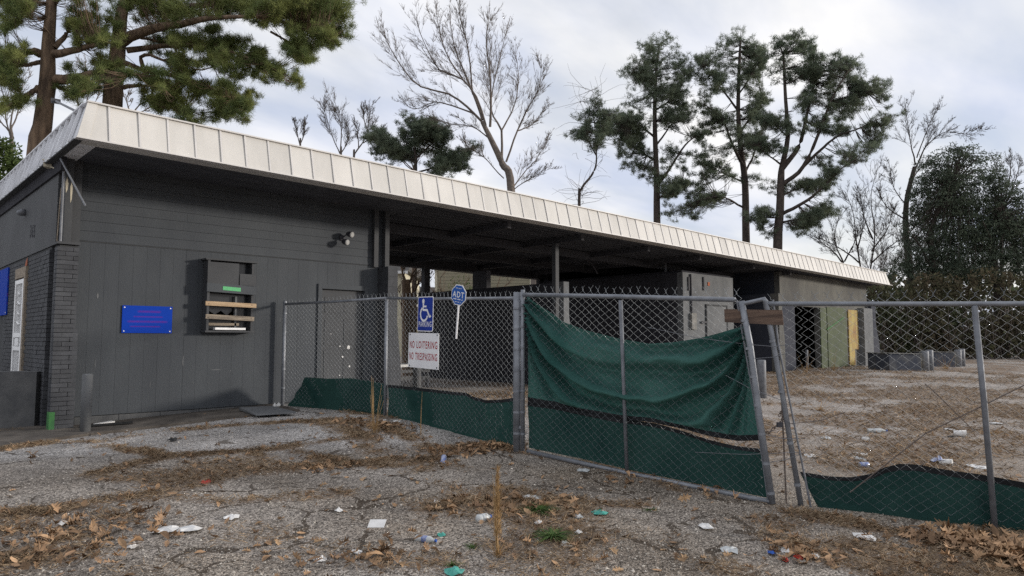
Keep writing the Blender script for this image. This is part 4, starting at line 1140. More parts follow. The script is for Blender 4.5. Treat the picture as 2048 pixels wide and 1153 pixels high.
def chain_and_board():
    a, b, c, d = (GP1(*q) - np.array([0.06, 0, 0]) for q in ((1450, 619), (1565, 621), (1568, 651), (1451, 644)))
    a = GP1(1450, 619); d = GP1(1451, 645); b = GP2(1565, 621); c = GP2(1568, 651)
    n = np.cross(b - a, (0, 0, 1)); n /= np.linalg.norm(n)
    if n @ (CAM - a) < 0: n = -n
    pts = [q + n * 0.045 for q in (a, b, c, d)]
    bk = [q + n * 0.02 for q in (a, b, c, d)]
    t = MB().add(pts + bk, [(0, 3, 2, 1), (4, 5, 6, 7), (0, 1, 5, 4), (1, 2, 6, 5), (2, 3, 7, 6), (3, 0, 4, 7)]).build('wooden_board', 'board_weathered')
    tag(t, 'weathered brown board tied across the tops of the two gate stiles', 'board')
    # chain with padlock
    p0, p1 = GP1(1522, 862), GP2(1562, 845)
    t = empty('gate_chain', p1, 'dark rusty chain with padlock holding the two gate leaves together', 'chain')
    path = [p0, p0 * .6 + p1 * .4 - (0, 0, 0.05), p0 * .2 + p1 * .8 - (0, 0, 0.01), p1, p1 + (0.03, -0.02, 0.06), p1 + (0.02, 0.0, 0.10), p1 + (-0.02, 0.02, 0.03)]
    P = []
    for i in range(len(path) - 1):
        for k in range(3): P.append(path[i] * (1 - k / 3) + path[i + 1] * k / 3)
    for i in range(len(P) - 1):
        u = P[i + 1] - P[i]; L = np.linalg.norm(u); u /= L
        s = np.cross(u, (0, 0, 1)) if i % 2 else np.cross(u, np.cross(u, (0, 0, 1))); s = s / (np.linalg.norm(s) + 1e-9)
        ring = [(P[i] + P[i + 1]) / 2 + u * (L * .62) * math.cos(k * math.pi / 4) + s * 0.012 * math.sin(k * math.pi / 4) for k in range(9)]
        MB().tube(ring, 0.004, 5, False).build('link', 'rust_wire', t)
    MB().obox(p1 + (-0.03, 0.0, -0.02), (0.01, 0.012, 0), (0.018, -0.014, 0), (0, 0, 0.022)).build('padlock', 'black_steel', t)
chain_and_board()

# ------------------------------------------------------------------ green privacy screens
def interp(pts, n):
    pts = np.asarray(pts, float)
    t = np.concatenate([[0], np.cumsum(np.hypot(*np.diff(pts, axis=0).T))]); t /= t[-1]
    q = np.linspace(0, 1, n)
    return np.stack([np.interp(q, t, pts[:, 0]), np.interp(q, t, pts[:, 1])], 1)
def interpx(pts, xs):
    pts = np.asarray(pts, float)
    return np.interp(xs, pts[:, 0], pts[:, 1])
def screen(name, A, B, left, right, top, bottom, fold, mat, nu=110, nv=60, off=0.02, hem_top=None, hem_bot=None, label=None, smooth_top=True):
    """top/bottom px curves over u; left/right edges px over v; lies on the far side of the wire"""
    Tp, Bp = interp(top, nu), interp(bottom, nu)
    u_ = (np.asarray(B) - np.asarray(A)); u_[2] = 0; u_ /= np.linalg.norm(u_)
    n = np.array([u_[1], -u_[0], 0.])
    if n @ (CAM - np.asarray(A)) > 0: n = -n          # away from the camera
    V = np.zeros((nu, nv, 3))
    for i in range(nu):
        a, b = on_vert(Bp[i, 0], Bp[i, 1], A, B), on_vert(Tp[i, 0], Tp[i, 1], A, B)
        for k in range(nv):
            v = k / (nv - 1)
            V[i, k] = a * (1 - v) + b * v
    U, Vv = np.meshgrid(np.linspace(0, 1, nu), np.linspace(0, 1, nv), indexing='ij')
    Dd = fold(U, Vv) + off
    V += Dd[..., None] * n
    thick = n * 0.004
    I = np.arange(nu * nv).reshape(nu, nv)
    Fc = np.stack([I[:-1, :-1], I[1:, :-1], I[1:, 1:], I[:-1, 1:]], -1).reshape(-1, 4)
    c = V.reshape(-1, 3)
    org = c.mean(0); org[2] = c[:, 2].min()
    V2, F2_ = c, Fc
    me = indexed(name, V2 - org, F2_, True)
    o = link(name, me, mat, None, org)
    tag(o, label, 'screen')
    def strip(k0, k1, nm):
        s = V[:, k0:k1 + 1]
        I2 = np.arange(s.shape[0] * s.shape[1]).reshape(s.shape[0], s.shape[1])
        f = np.stack([I2[:-1, :-1], I2[1:, :-1], I2[1:, 1:], I2[:-1, 1:]], -1).reshape(-1, 4)
        vv = s.reshape(-1, 3) - n * 0.004
        link(nm, indexed(nm, vv - org, f, True), 'black_hem', o)
    if hem_top: strip(nv - 1 - hem_top, nv - 1, 'hem')
    if hem_bot: strip(0, hem_bot, 'hem')
    return o
def f_left(U, V):
    return 0.035 * vnoise(U * 16, V * 3 + U * 5, 1.0, 3) + 0.012 * np.sin(U * 50 + 4 * V) * V
screen('privacy_screen', F0, F1, None, None, [(572, 812), (590, 785), (607, 755), (650, 758), (700, 757), (745, 764), (768, 770)], [(571, 818), (600, 823), (660, 828), (700, 832), (768, 850)], f_left, 'green_screen_dark', 70, 24,
       label='dark green screen low on the fence between the wall and the middle post')
screen('privacy_screen', F1, F2, None, None, [(772, 770), (850, 778), (900, 784), (925, 786), (948, 796), (968, 801), (1000, 800), (1030, 795)], [(772, 848), (850, 868), (930, 880), (1030, 893)], f_left, 'green_screen_dark', 90, 30,
       label='dark green screen low on the fence under the parking and trespassing signs', hem_top=2)
def f_drape(U, V):
    # nested swags hung from the two upper corners, deeper ones steeper
    Uw = np.clip(U, 0, 1) ** 0.85
    q = 4 * Uw * (1 - Uw)
    n = vnoise(U * 5, V * 3, 1, 3) - 0.5
    sgm = ((1 - V) + 0.30 * q) / (q ** 0.75 + 0.10)
    ph = 2 * math.pi * (3.1 * sgm ** 0.8 + 0.55 * n)
    amp = 0.105 * np.exp(-((sgm - 0.85) / 0.95) ** 2) * (0.55 + 0.9 * vnoise(U * 3 + 7, V * 4, 1, 2))
    amp = amp * sstep(0.0, 0.12, V) * (1 - 0.6 * sstep(0.93, 1.0, V))
    fine = 0.014 * np.sin(2 * math.pi * 7.5 * sgm ** 0.8 + 5 * n) * np.exp(-((sgm - 0.8) / 0.6) ** 2)
    return 0.06 + amp * np.sin(ph) + fine + 0.016 * vnoise(U * 9, V * 9, 1, 3) + 0.02 * np.sin(math.pi * V) * q
screen('privacy_screen', F2, F3, None, None, [(1048, 592), (1080, 615), (1120, 645), (1160, 660), (1230, 678), (1290, 688), (1340, 685), (1390, 677), (1440, 665), (1487, 650)],
       [(1049, 806), (1100, 814), (1160, 827), (1240, 840), (1300, 846), (1360, 860), (1420, 876), (1470, 884), (1518, 883)], f_drape, 'green_screen', 150, 100, off=0.0, hem_bot=5,
       label='large bright green screen hanging in swags on the gate leaf')
def f_low(U, V):
    return 0.035 + 0.02 * vnoise(U * 9, V * 5, 1, 3) + 0.022 * np.sin(9 * (U * 1.4 + V * 0.8)) * V * (U > 0.0) + 0.03 * np.exp(-((U + 0.35 * V - 0.78) / 0.05) ** 2) * V
screen('privacy_screen', F2, F3, None, None, [(1049, 806), (1100, 813), (1160, 825), (1240, 840), (1300, 848), (1360, 864), (1410, 880), (1470, 894), (1520, 901)],
       [(1052, 897), (1150, 918), (1250, 941), (1350, 962), (1450, 983), (1531, 998)], f_low, 'green_screen_dark', 120, 40, off=0.015, hem_top=3,
       label='dark green screen along the foot of the gate leaf below the black seam')
def f_right(U, V):
    return 0.03 + 0.04 * vnoise(U * 7, V * 4 + U * 6, 1, 3) + 0.03 * np.sin(7 * V - 9 * U) * np.exp(-U * 2.5) * V + 0.015 * np.sin(U * 24 + V * 3) * V
screen('privacy_screen', F4, F5, None, None, [(1600, 947), (1622, 949), (1660, 955), (1705, 957), (1745, 950), (1770, 937), (1800, 930), (1830, 932), (1890, 941), (1950, 950), (2060, 968), (2120, 978)],
       [(1640, 1024), (1700, 1040), (1800, 1060), (1900, 1078), (2000, 1094), (2120, 1118)], f_right, 'green_screen_dark', 140, 44, off=0.01, hem_top=4,
       label='torn dark green screen bulging low on the right hand gate leaf')

# ------------------------------------------------------------------ signs on the fence
def plate(A, B, corners, off, th, mat, name, label, cat='sign', parent=None):
    """corners tl,tr,br,bl in the picture; plate lies on the near side of the wire"""
    P = [on_vert(x, y, A, B) for x, y in corners]
    u_ = (np.asarray(B) - np.asarray(A)); u_[2] = 0; u_ /= np.linalg.norm(u_)
    n = np.array([u_[1], -u_[0], 0.])
    if n @ (CAM - P[0]) < 0: n = -n
    P = [p + n * off for p in P]
    O = P[3]; u = P[2] - P[3]; lu = np.linalg.norm(u); u /= lu
    w = np.cross(n, u); 
    if w[2] < 0: w = -w
    lw = 0.5 * (np.linalg.norm(P[0] - P[3]) + np.linalg.norm(P[1] - P[2]))
    return O, u, w, n, lu, lw
def flat(O, u, w, n, poly, z0, z1, name, mat, parent=None):
    a = [O + u * x + w * y + n * z1 for x, y in poly]; b = [O + u * x + w * y + n * z0 for x, y in poly]
    k = len(poly)
    mb = MB().add(a + b, [tuple(range(k)), tuple(range(2 * k - 1, k - 1, -1))] + [(i, i + k, (i + 1) % k + k, (i + 1) % k) for i in range(k)])
    return mb.build(name, mat, parent)
def rrect(x0, y0, x1, y1, r):
    p = []
    for cx, cy, a0 in ((x1 - r, y0 + r, -90), (x1 - r, y1 - r, 0), (x0 + r, y1 - r, 90), (x0 + r, y0 + r, 180)):
        for k in range(5):
            a = R(a0 + k * 22.5); p.append((cx + r * math.cos(a), cy + r * math.sin(a)))
    return p
def stroke(O, u, w, pts, wd_, mat, parent, name):
    pts = [np.array(p) for p in pts]; L_, R_ = [], []
    for i in range(len(pts)):
        d = pts[min(i + 1, len(pts) - 1)] - pts[max(i - 1, 0)]; d = d / np.linalg.norm(d); nn = np.array([-d[1], d[0]])
        L_.append(pts[i] + nn * wd_ / 2); R_.append(pts[i] - nn * wd_ / 2)
    n = len(pts)
    v = [O + u * p[0] + w * p[1] for p in L_ + R_]
    return MB().add(v, [(i, i + 1, n + i + 1, n + i) for i in range(n - 1)]).build(name, mat, parent)
def signs():
    O, u, w, n, a, b = plate(F1, F2, ((842, 594), (873, 594), (872, 664), (841, 663)), 0.05, 0.003, None, None, None)
    s = flat(O, u, w, n, rrect(0, 0, a, b, 0.03), 0, 0.003, 'parking_sign', 'sign_white')
    tag(s, 'blue accessible PARKING sign with white wheelchair symbol on the fence', 'sign')
    flat(O, u, w, n, rrect(0.012, 0.012, a - 0.012, b - 0.012, 0.022), 0.004, 0.005, 'blue_field', 'sign_blue', s)
    Q = O + n * 0.0065
    put_text('PARKING', Q, u, w, a * 0.10, a * 0.92, b * 0.13, b * 0.29, 'sign_white', s, 'lettering', 0.008)
    X = lambda x, y: (a * x, b * y)
    cx, cy, r = a * 0.43, b * 0.50, a * 0.23
    arc = [(cx + r * math.cos(t), cy + r * math.sin(t)) for t in np.linspace(R(118), R(345), 22)]
    stroke(Q, u, w, arc, a * 0.075, 'sign_white', s, 'wheel')
    stroke(Q, u, w, [X(.38, .80), X(.36, .62), X(.62, .615), X(.78, .42), X(.87, .445)], a * 0.085, 'sign_white', s, 'figure')
    stroke(Q + n * 0.001, u, w, [X(.37, .72), X(.58, .715)], a * 0.06, 'sign_white', s, 'arm')
    head = [(a * .375 + a * .075 * math.cos(t), b * .865 + a * .085 * math.sin(t)) for t in np.linspace(0, 2 * math.pi, 15)[:-1]]
    flat(Q, u, w, n, head, 0, 0.001, 'head', 'sign_white', s)
    # NO LOITERING
    O, u, w, n, a, b = plate(F1, F2, ((828, 664), (887, 670), (884, 740), (823, 734)), 0.056, 0.004, None, None, None)
    s = flat(O, u, w, n, [(0, 0), (a, 0), (a, b), (0.005, b)], 0, 0.004, 'warning_sign', 'sign_white')
    tag(s, 'white sign reading NO LOITERING NO TRESPASSING in red on the fence', 'sign')
    Q = O + n * 0.0055
    for tx, xa, xb, ya, yb in (('NO', .05, .215, .56, .77), ('LOITERING', .285, .955, .56, .77), ('NO', .05, .185, .225, .435), ('TRESPASSING', .245, .955, .225, .435)):
        put_text(tx, Q, u, w, a * xa, a * xb, b * ya, b * yb, 'sign_red', s, 'lettering', 0.012)
    for x, y in ((.06, .95), (.95, .95), (.95, .05), (.06, .05)):
        MB().lathe(Q + u * a * x + w * b * y, n, [(0, 0.012), (0.004, 0.01)], 8).build('bolt', 'black_steel', s)
    # alarm company sign on a stake
    O, u, w, n, a, b = plate(F1, F2, ((911, 570), (941, 570), (941, 612), (911, 612)), 0.07, 0.004, None, None, None)
    t = empty('yard_sign', O + u * a / 2 - w * 0.35, 'blue octagonal ADT sign on a white stake hung on the fence', 'sign')
    th = R(-7)
    u2 = u * math.cos(th) + w * math.sin(th); w2 = w * math.cos(th) - u * math.sin(th)
    c = O + u * a / 2 + w * b / 2
    O2 = c - u2 * a / 2 - w2 * b / 2
    octo = lambda m_: [(a / 2 + (a / 2 - m_) * 1.05 * math.cos(R(22.5 + 45 * k)), b / 2 + (b / 2 - m_) * 1.05 * math.sin(R(22.5 + 45 * k))) for k in range(8)]
    f = flat(O2, u2, w2, n, octo(0), 0, 0.004, 'plate', 'sign_white', t)
    flat(O2, u2, w2, n, octo(0.012), 0.005, 0.006, 'blue_field', 'sign_blue_light', f)
    Q = O2 + n * 0.0075
    put_text('ADT', Q, u2, w2, a * .12, a * .88, b * .38, b * .66, 'sign_white', f, 'logo', 0.014)
    for yv, xa, xb, hh in ((.80, .3, .7, .03), (.27, .2, .82, .05), (.15, .3, .7, .03)):
        k = 9
        for i in range(k):
            if i % 4 == 3: continue
            x0 = xa + (xb - xa) * i / k
            flat(Q, u2, w2, n, [(a * x0, b * yv), (a * (x0 + (xb - xa) / k * .8), b * yv), (a * (x0 + (xb - xa) / k * .8), b * (yv + hh)), (a * x0, b * (yv + hh))], 0, 0.0005, 'small_print', 'sign_white', f)
    p1 = on_vert(918, 678, F1, F2) + n * 0.05
    p0 = O2 + u2 * a / 2 + w2 * 0.02
    MB().tube([p0 - n * 0.012, p1 - n * 0.004], 0.013, 8).build('stake', 'sign_white', t)
signs()

# ------------------------------------------------------------------ bollards, blocks
def bollards():
    def boll(px, pyb, pyt, r, label, mat='concrete_grey', cat='bollard', lean=0.0, group=None):
        p = on_ground(px, pyb)
        D = (p - CAM) @ HF
        z = at(px, pyt, D)[2]
        o = MB().lathe((p[0], p[1], p[2] - 0.08), (lean, 0, 1), [(0, r), (z - p[2] + 0.06, r), (z - p[2] + 0.075, r * 0.93), (z - p[2] + 0.08, r * 0.5)], 18).build('bollard', mat, None, True, at_=(p[0], p[1], p[2]))
        tag(o, label, cat, group)
        return o
    boll(170, 869, 748, 0.066, 'grey round concrete filled bollard beside the brick corner pillar', 'room_grey')
    boll(1524, 796, 720, 0.095, 'short weathered bollard seen between the two gate leaves', 'galvanised_dull', lean=0.01)
    boll(1614, 738, 700, 0.06, 'thin pale post in front of the dark red doorway', 'galvanised_dull', 'post')
    for px, b, t_, lb in ((1851, 742, 702, 'bollard at the right end of the nearer low block'), (1860, 741, 700, 'bollard just right of another at the nearer low block'), (1917, 734, 700, 'bollard at the right end of the further low block'), (1924, 733, 698, 'rightmost bollard of the further low block')):
        boll(px, b, t_, 0.13, 'dark ' + lb, 'galvanised_dull')
    for i, (px, b) in enumerate(((1736, 690), (1781, 700), (1806, 697), (1880, 700), (1931, 698), (1988, 700))):
        boll(px, b + 10, b - 14, 0.09, ('leftmost', 'second from left', 'third from left', 'third from right', 'second from right', 'rightmost')[i] + ' small grey post in the row along the far hedge', 'concrete_grey', 'post', group='posts along the far hedge')
    def block(pa, pb, hpx, depth, label, m1='block_paint'):
        a, b = on_ground(*pa), on_ground(*pb)
        D = (a - CAM) @ HF
        h = at(pa[0], pa[1] - hpx, D)[2] - a[2]
        u = b - a; L = np.linalg.norm(u); u /= L
        v = np.cross((0, 0, 1), u); 
        if v @ HF < 0: v = -v
        t = empty('concrete_block', (a + b) / 2, label, 'block')
        c = (a + b) / 2 + v * depth / 2 + np.array([0, 0, h / 2 - 0.03])
        MB().obox(c, u * L / 2, v * depth / 2, (0, 0, h / 2)).build('block', m1, t)
        MB().obox(c + (0, 0, h / 2 + 0.014), u * (L / 2 + 0.03), v * (depth / 2 + 0.03), (0, 0, 0.012)).build('cap', 'concrete', t)
        MB().obox(c + u * (L / 2 + 0.024), u * 0.02, v * (depth / 2 - 0.05), (0, 0, h / 2 - 0.02)).build('painted_end', 'cream_paint', t)
    block((1779, 742), (1843, 743), 36, 1.2, 'nearer dark blue low block with pale yellowish end in the far lot')
    block((1864, 734), (1911, 735), 31, 1.1, 'further dark blue low block behind the bollards in the far lot')
    # grey block against the left wall
    a = on_ground(68, 858)
    t = MB().hexa([(a[0] - 2.2, a[1] + 0.0, 0.2), (a[0], a[1], 0.2), (a[0], a[1] + 0.5, 0.2), (a[0] - 2.2, a[1] + 0.5, 0.2)] * 1 + [(a[0] - 2.2, a[1], 1.08), (a[0], a[1], 1.075), (a[0], a[1] + 0.5, 1.075), (a[0] - 2.2, a[1] + 0.5, 1.08)])
    D = (a - CAM) @ HF
    zt = at(68, 744, D)[2]
    u = on_ground(0, 859) - a; u[2] = 0; u /= np.linalg.norm(u)
    v = np.cross(u, (0, 0, 1)); 
    if v @ HF < 0: v = -v
    c = a + u * 1.1 + v * 0.18; c[2] = (0.15 + zt) / 2
    o = MB().obox(c, u * 1.1, v * 0.18, (0, 0, (zt - 0.15) / 2)).build('low_wall', 'concrete_grey')
    tag(o, 'low grey concrete wall at the left edge below the white barred door', 'wall')
    p = on_ground(89, 852)
    p = on_plane(89, 850, 0, XL - 0.06)
    o = MB().box((XL - 0.02, p[1] - 0.04, 0.2), (XL + 0.05, p[1] + 0.10, p[2] + 0.17)).build('utility_box', 'lime_paint')
    tag(o, 'small bright green box at the foot of the brick corner', 'box')
bollards()

# ------------------------------------------------------------------ houses behind
def houses():
    def house(name, pxl, pxr, D, zt, rz, depth, wallm, roofm, label, rot=0.0, win=()):
        a, b = at(pxl, 600, D), at(pxr, 600, D)
        a[2] = b[2] = 0.3
        u = b - a; L = np.linalg.norm(u); u /= L
        v = np.array([-u[1], u[0], 0.]); 
        if v @ HF < 0: v = -v
        t = empty(name, (a + b) / 2, label, 'house')
        c = (a + b) / 2 + v * depth / 2
        MB().obox(c + (0, 0, zt / 2), u * L / 2, v * depth / 2, (0, 0, zt / 2)).build('wall', wallm, t)
        e = 0.35
        p = [a - u * e - v * e, b + u * e - v * e, b + u * e + v * (depth + e), a - u * e + v * (depth + e)]
        p = [q + (0, 0, zt + 0.003) for q in p]
        r0, r1 = (p[0] + p[3]) / 2 + (0, 0, rz), (p[1] + p[2]) / 2 + (0, 0, rz)
        lo = [q - (0, 0, 0.15) for q in p]
        rf = MB().add(p + [r0, r1], [(0, 1, 5, 4), (2, 3, 4, 5), (0, 4, 3), (1, 2, 5), (3, 2, 1, 0)]).build('roof', roofm, t)
        MB().obox((p[0] + p[1]) / 2 - v * 0.02 - (0, 0, .09), u * (L / 2 + e), v * 0.02, (0, 0, 0.09)).build('gutter', 'white_plastic', rf)
        for f, z0, z1, w_ in win:
            q = a * (1 - f) + b * f - v * 0.03
            wn = MB().obox(q + (0, 0, (z0 + z1) / 2), u * w_ / 2, v * 0.02, (0, 0, (z1 - z0) / 2)).build('window', 'glass_dark', t)
            for s in (-1, 1):
                MB().obox(q - v * 0.03 + u * s * (w_ / 2 + .03) + (0, 0, (z0 + z1) / 2), u * 0.05, v * 0.03, (0, 0, (z1 - z0) / 2 + .08)).build('frame', 'white_plastic', wn)
        for f in (0.0, 1.0):
            q = a * (1 - f) + b * f - v * 0.02
            MB().obox(q + (0, 0, zt / 2), u * 0.06, v * 0.02, (0, 0, zt / 2 - .05)).build('corner_board', 'house_paint', t)
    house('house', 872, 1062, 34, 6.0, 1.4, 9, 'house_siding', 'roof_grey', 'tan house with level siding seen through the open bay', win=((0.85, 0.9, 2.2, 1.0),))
    house('house', 1084, 1190, 40, 5.2, 1.3, 8, 'house_paint', 'roof_grey', 'cream house end glimpsed right of the tan siding house')
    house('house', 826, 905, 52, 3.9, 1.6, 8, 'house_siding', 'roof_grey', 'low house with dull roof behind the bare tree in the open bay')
    house('house', 770, 806, 46, 5.8, 1.6, 8, 'house_paint', 'roof_grey', 'cream gable glimpsed above the end pillar of the front room')
    # pale panel on a low rack behind the first bay
    c = at(828, 738, 17.0); c[2] = 0.43
    t = empty('rack', c, 'low rack with a white top behind the warning sign in the open bay', 'rack')
    top = at(828, 729, 17.0)[2]
    x0, x1 = c[0] - 0.45, c[0] + 0.5
    MB().box((x0, c[1], top - 0.06), (x1, c[1] + 0.7, top)).build('top', 'paper', t)
    for k in range(2):
        MB().box((x0, c[1] + 0.02, top - 0.2 - k * 0.16), (x1, c[1] + 0.06, top - 0.13 - k * 0.16)).build('rail', 'concrete_grey', t)
    for x in (x0, x1 - 0.06):
        MB().box((x, c[1] + 0.061, 0.3), (x + 0.06, c[1] + 0.13, top - 0.062)).build('leg', 'black_steel', t)
    p = on_plane(834, 720, 1, 12.4)
    o = MB().tube([(p[0], 12.4, 0.3), (p[0], 12.4, on_plane(834, 690, 1, 12.4)[2])], 0.09, 14).build('bollard', 'concrete_grey', None, True)
    tag(o, 'grey bollard inside the open bay behind the warning sign', 'bollard')
houses()

# ------------------------------------------------------------------ trees
class Wood:
    """tapered limbs, gathered by shape and meshed together in batches"""
    def __init__(s): s.B = {}
    def limb(s, P, r0, r1, n=6):
        P = np.asarray(P, float)
        s.B.setdefault((len(P), n), []).append((P, r0, r1))
    def build(s, name, mat, parent):
        Vs, Fs, o = [], [], 0
        for (k, n), L in s.B.items():
            P = np.stack([q[0] for q in L]); m = len(L)
            r0 = np.array([q[1] for q in L])[:, None]; r1 = np.array([q[2] for q in L])[:, None]
            f = np.linspace(0, 1, k)[None]
            rr = r0 * (1 - f) + r1 * f
            d = np.empty_like(P); d[:, 1:-1] = P[:, 2:] - P[:, :-2]; d[:, 0] = P[:, 1] - P[:, 0]; d[:, -1] = P[:, -1] - P[:, -2]
            d /= np.linalg.norm(d, axis=-1, keepdims=True) + 1e-9
            ref = np.where(np.abs(d[..., 2:3]) < 0.9, np.array([0, 0, 1.]), np.array([1., 0, 0]))
            a = np.cross(d, ref); a /= np.linalg.norm(a, axis=-1, keepdims=True) + 1e-9
            b = np.cross(d, a)
            t = np.arange(n) * 2 * math.pi / n
            ring = P[:, :, None] + rr[:, :, None, None] * (np.cos(t)[:, None] * a[:, :, None] + np.sin(t)[:, None] * b[:, :, None])
            Vs.append(ring.reshape(-1, 3))
            i = np.arange(k - 1)[:, None]; j = np.arange(n)[None]; j2 = (j + 1) % n
            q = np.stack([i * n + j, i * n + j2, (i + 1) * n + j2, (i + 1) * n + j], -1).reshape(-1, 4)
            Fs.append((q[None] + (o + np.arange(m) * k * n)[:, None, None]).reshape(-1, 4)); o += m * k * n
        org = ORG[parent.name]
        return link(name, indexed(name, np.concatenate(Vs) - org, np.concatenate(Fs), True), mat, parent)
def curve(P, n=10):
    """smooth a coarse path (Catmull-Rom)"""
    P = np.asarray(P, float)
    if len(P) == 2: return P[0] + (P[1] - P[0]) * np.linspace(0, 1, n)[:, None]
    Q = np.concatenate([[2 * P[0] - P[1]], P, [2 * P[-1] - P[-2]]])
    out_ = []
    per = max(2, n // (len(P) - 1))
    for i in range(1, len(Q) - 2):
        for t in np.linspace(0, 1, per, endpoint=False):
            a, b, c, d = Q[i - 1], Q[i], Q[i + 1], Q[i + 2]
            out_.append(0.5 * ((2 * b) + (-a + c) * t + (2 * a - 5 * b + 4 * c - d) * t * t + (-a + 3 * b - 3 * c + d) * t ** 3))
    out_.append(P[-1])
    return np.array(out_)
def trace(pts, D, dd=0.0):
    """path drawn in the view at D metres, drifting dd metres in depth by its end"""
    n = len(pts)
    return np.array([at(x, y, D + dd * i / max(1, n - 1)) for i, (x, y) in enumerate(pts)])
def u3(v): return v / (math.sqrt(v[0] * v[0] + v[1] * v[1] + v[2] * v[2]) + 1e-9)
def unit(v): return v / (np.linalg.norm(v, axis=-1, keepdims=True) + 1e-9)
def tufts(C, nrm, nneed, ln, wd_, rg, spread=0.9):
    """bunches of needles: one thin triangle per needle"""
    n = len(C)
    d = unit(rg.normal(size=(n, nneed, 3)) * spread + nrm[:, None])
    L = ln * rg.uniform(0.6, 1.15, (n, nneed, 1))
    base = C[:, None] + d * L * 0.02 + rg.normal(size=(n, nneed, 3)) * ln * 0.18
    side = unit(np.cross(d, rg.normal(size=(n, nneed, 3)))) * wd_ / 2
    V = np.stack([base - side, base + side, base + d * L], 2)
    return V.reshape(-1, 3)
def pine(label, trunk, limbs, blobs, D, rbase, k_tuft, ln, wd_, nneed, mat='needles_far', bark='bark_dark', seed=1, zf=lambda z: z, thick=1.0, name='pine_tree', group=None, flat_=0.75, extra_trunk=(), fill=16.0, more=2.2):
    rg = np.random.default_rng(seed)
    base = trunk[0].copy(); base[2] = 0.4
    t = empty(name, base, label, 'tree', group)
    wood = Wood()
    tr = np.concatenate([[base], trunk])
    path = curve(tr, 26)
    wood.limb(path, rbase, rbase * 0.22, 10)
    for et, rr in extra_trunk:
        wood.limb(curve(et, 16), rr, rr * 0.35, 9)
    skel = [path[len(path) // 4:]]
    for P, r0 in limbs:
        Q = curve(P, 16)
        Q = Q + np.cumsum(rg.normal(size=Q.shape) * 0.012, axis=0)
        wood.limb(Q, r0, r0 * 0.22, 6)
        skel.append(Q[3:])
    SK = np.concatenate(skel)
    Cs = []
    blobs = list(blobs)
    for P, r0 in limbs:                      # foliage along the outer half of every limb
        Q = curve(P, 16); nq = len(Q)
        for f in (0.5, 0.68, 0.85, 1.0):
            q = Q[min(nq - 1, int(f * (nq - 1)))] - CAM
            dq = q @ FW
            bx, by = W / 2 + FPX * (q @ RT) / dq, H / 2 - FPX * (q @ UP) / dq
            rr = fill * rg.uniform(0.7, 1.25)
            blobs.append((bx + rg.normal() * rr * .4, by - rr * .25 + rg.normal() * rr * .3, rr * 1.25, rr * 0.7, q @ HF - D))
    B0 = [tuple(b) + (0.0,) * (5 - len(b)) for b in blobs]
    for _ in range(int(len(B0) * more)):
        a = B0[rg.integers(len(B0))]
        near_ = sorted(B0, key=lambda q: (q[0] - a[0]) ** 2 + (q[1] - a[1]) ** 2)[1:6]
        b = near_[rg.integers(len(near_))]
        f = rg.uniform(.25, .75)
        if math.hypot(a[0] - b[0], a[1] - b[1]) > 3.2 * (a[2] + b[2]): continue
        rr = 0.5 * (a[2] + b[2]) * rg.uniform(.35, .8)
        blobs.append((a[0] * f + b[0] * (1 - f) + rg.normal() * 4, a[1] * f + b[1] * (1 - f) + rg.normal() * 5, rr, rr * rg.uniform(.5, .95), rg.uniform(-1.5, 1.5)))
    for (px, py, rx, ry, *dd) in blobs:
        dd = dd[0] if dd else 0.0
        c = at(px, py, D + dd)
        m_ = D / FPX
        RX, RY = rx * m_ * 1.36, ry * m_ * 1.36
        n = max(5, int(k_tuft * 2.1 * rx * ry))
        p = rg.normal(size=(n, 3)); p = unit(p) * rg.uniform(0.25, 1.0, (n, 1)) ** 0.6
        # clumpy: pull towards a few sub-centres
        nc = max(4, int(n / 6))
        sc = unit(rg.normal(size=(nc, 3))) * rg.uniform(0.3, 0.95, (nc, 1))
        w_ = rg.integers(0, nc, n)
        p = sc[w_] * rg.uniform(.75, 1.15, (nc, 1))[w_] + p * 0.27
        X = c + p[:, :1] * RT * RX + p[:, 1:2] * HF * RX * flat_ + p[:, 2:3] * np.array([0, 0, 1.]) * RY
        Cs.append(X)
        # twigs: each sub-centre joins the nearest limb
        for s_ in range(nc):
            q = c + sc[s_][0] * 0.8 * RT * RX + sc[s_][1] * 0.8 * HF * RX * flat_ + np.array([0, 0, 1.]) * sc[s_][2] * 0.8 * RY
            i = np.argmin(((SK - q) ** 2).sum(1) + 2.0 * np.maximum(0, SK[:, 2] - q[2]) ** 2)
            s0 = SK[i]; mid = (s0 + q) / 2 + np.array([0, 0, -0.08 * np.linalg.norm(q - s0)]) + rg.normal(size=3) * 0.05 * np.linalg.norm(q - s0)
            br = curve([s0, mid, q], 4)
            wood.limb(br, 0.018 * thick, 0.007 * thick, 3)
            mem = np.nonzero(w_ == s_)[0]
            for mI in mem[::3]:
                wood.limb(np.array([q, (q + X[mI]) / 2 + rg.normal(size=3) * 0.03, X[mI]]), 0.011 * thick, 0.005 * thick, 3)
    wood.build('trunk', bark, t)
    C_ = np.concatenate(Cs)
    nrm = np.tile(np.array([0, 0, 0.55]), (len(C_), 1)) + rg.normal(size=C_.shape) * 0.25
    V = tufts(C_, nrm, nneed, ln, wd_, rg)
    org = ORG[t.name]
    o = link('crown', soup('crown', V - org, 3), mat, t)
    return t
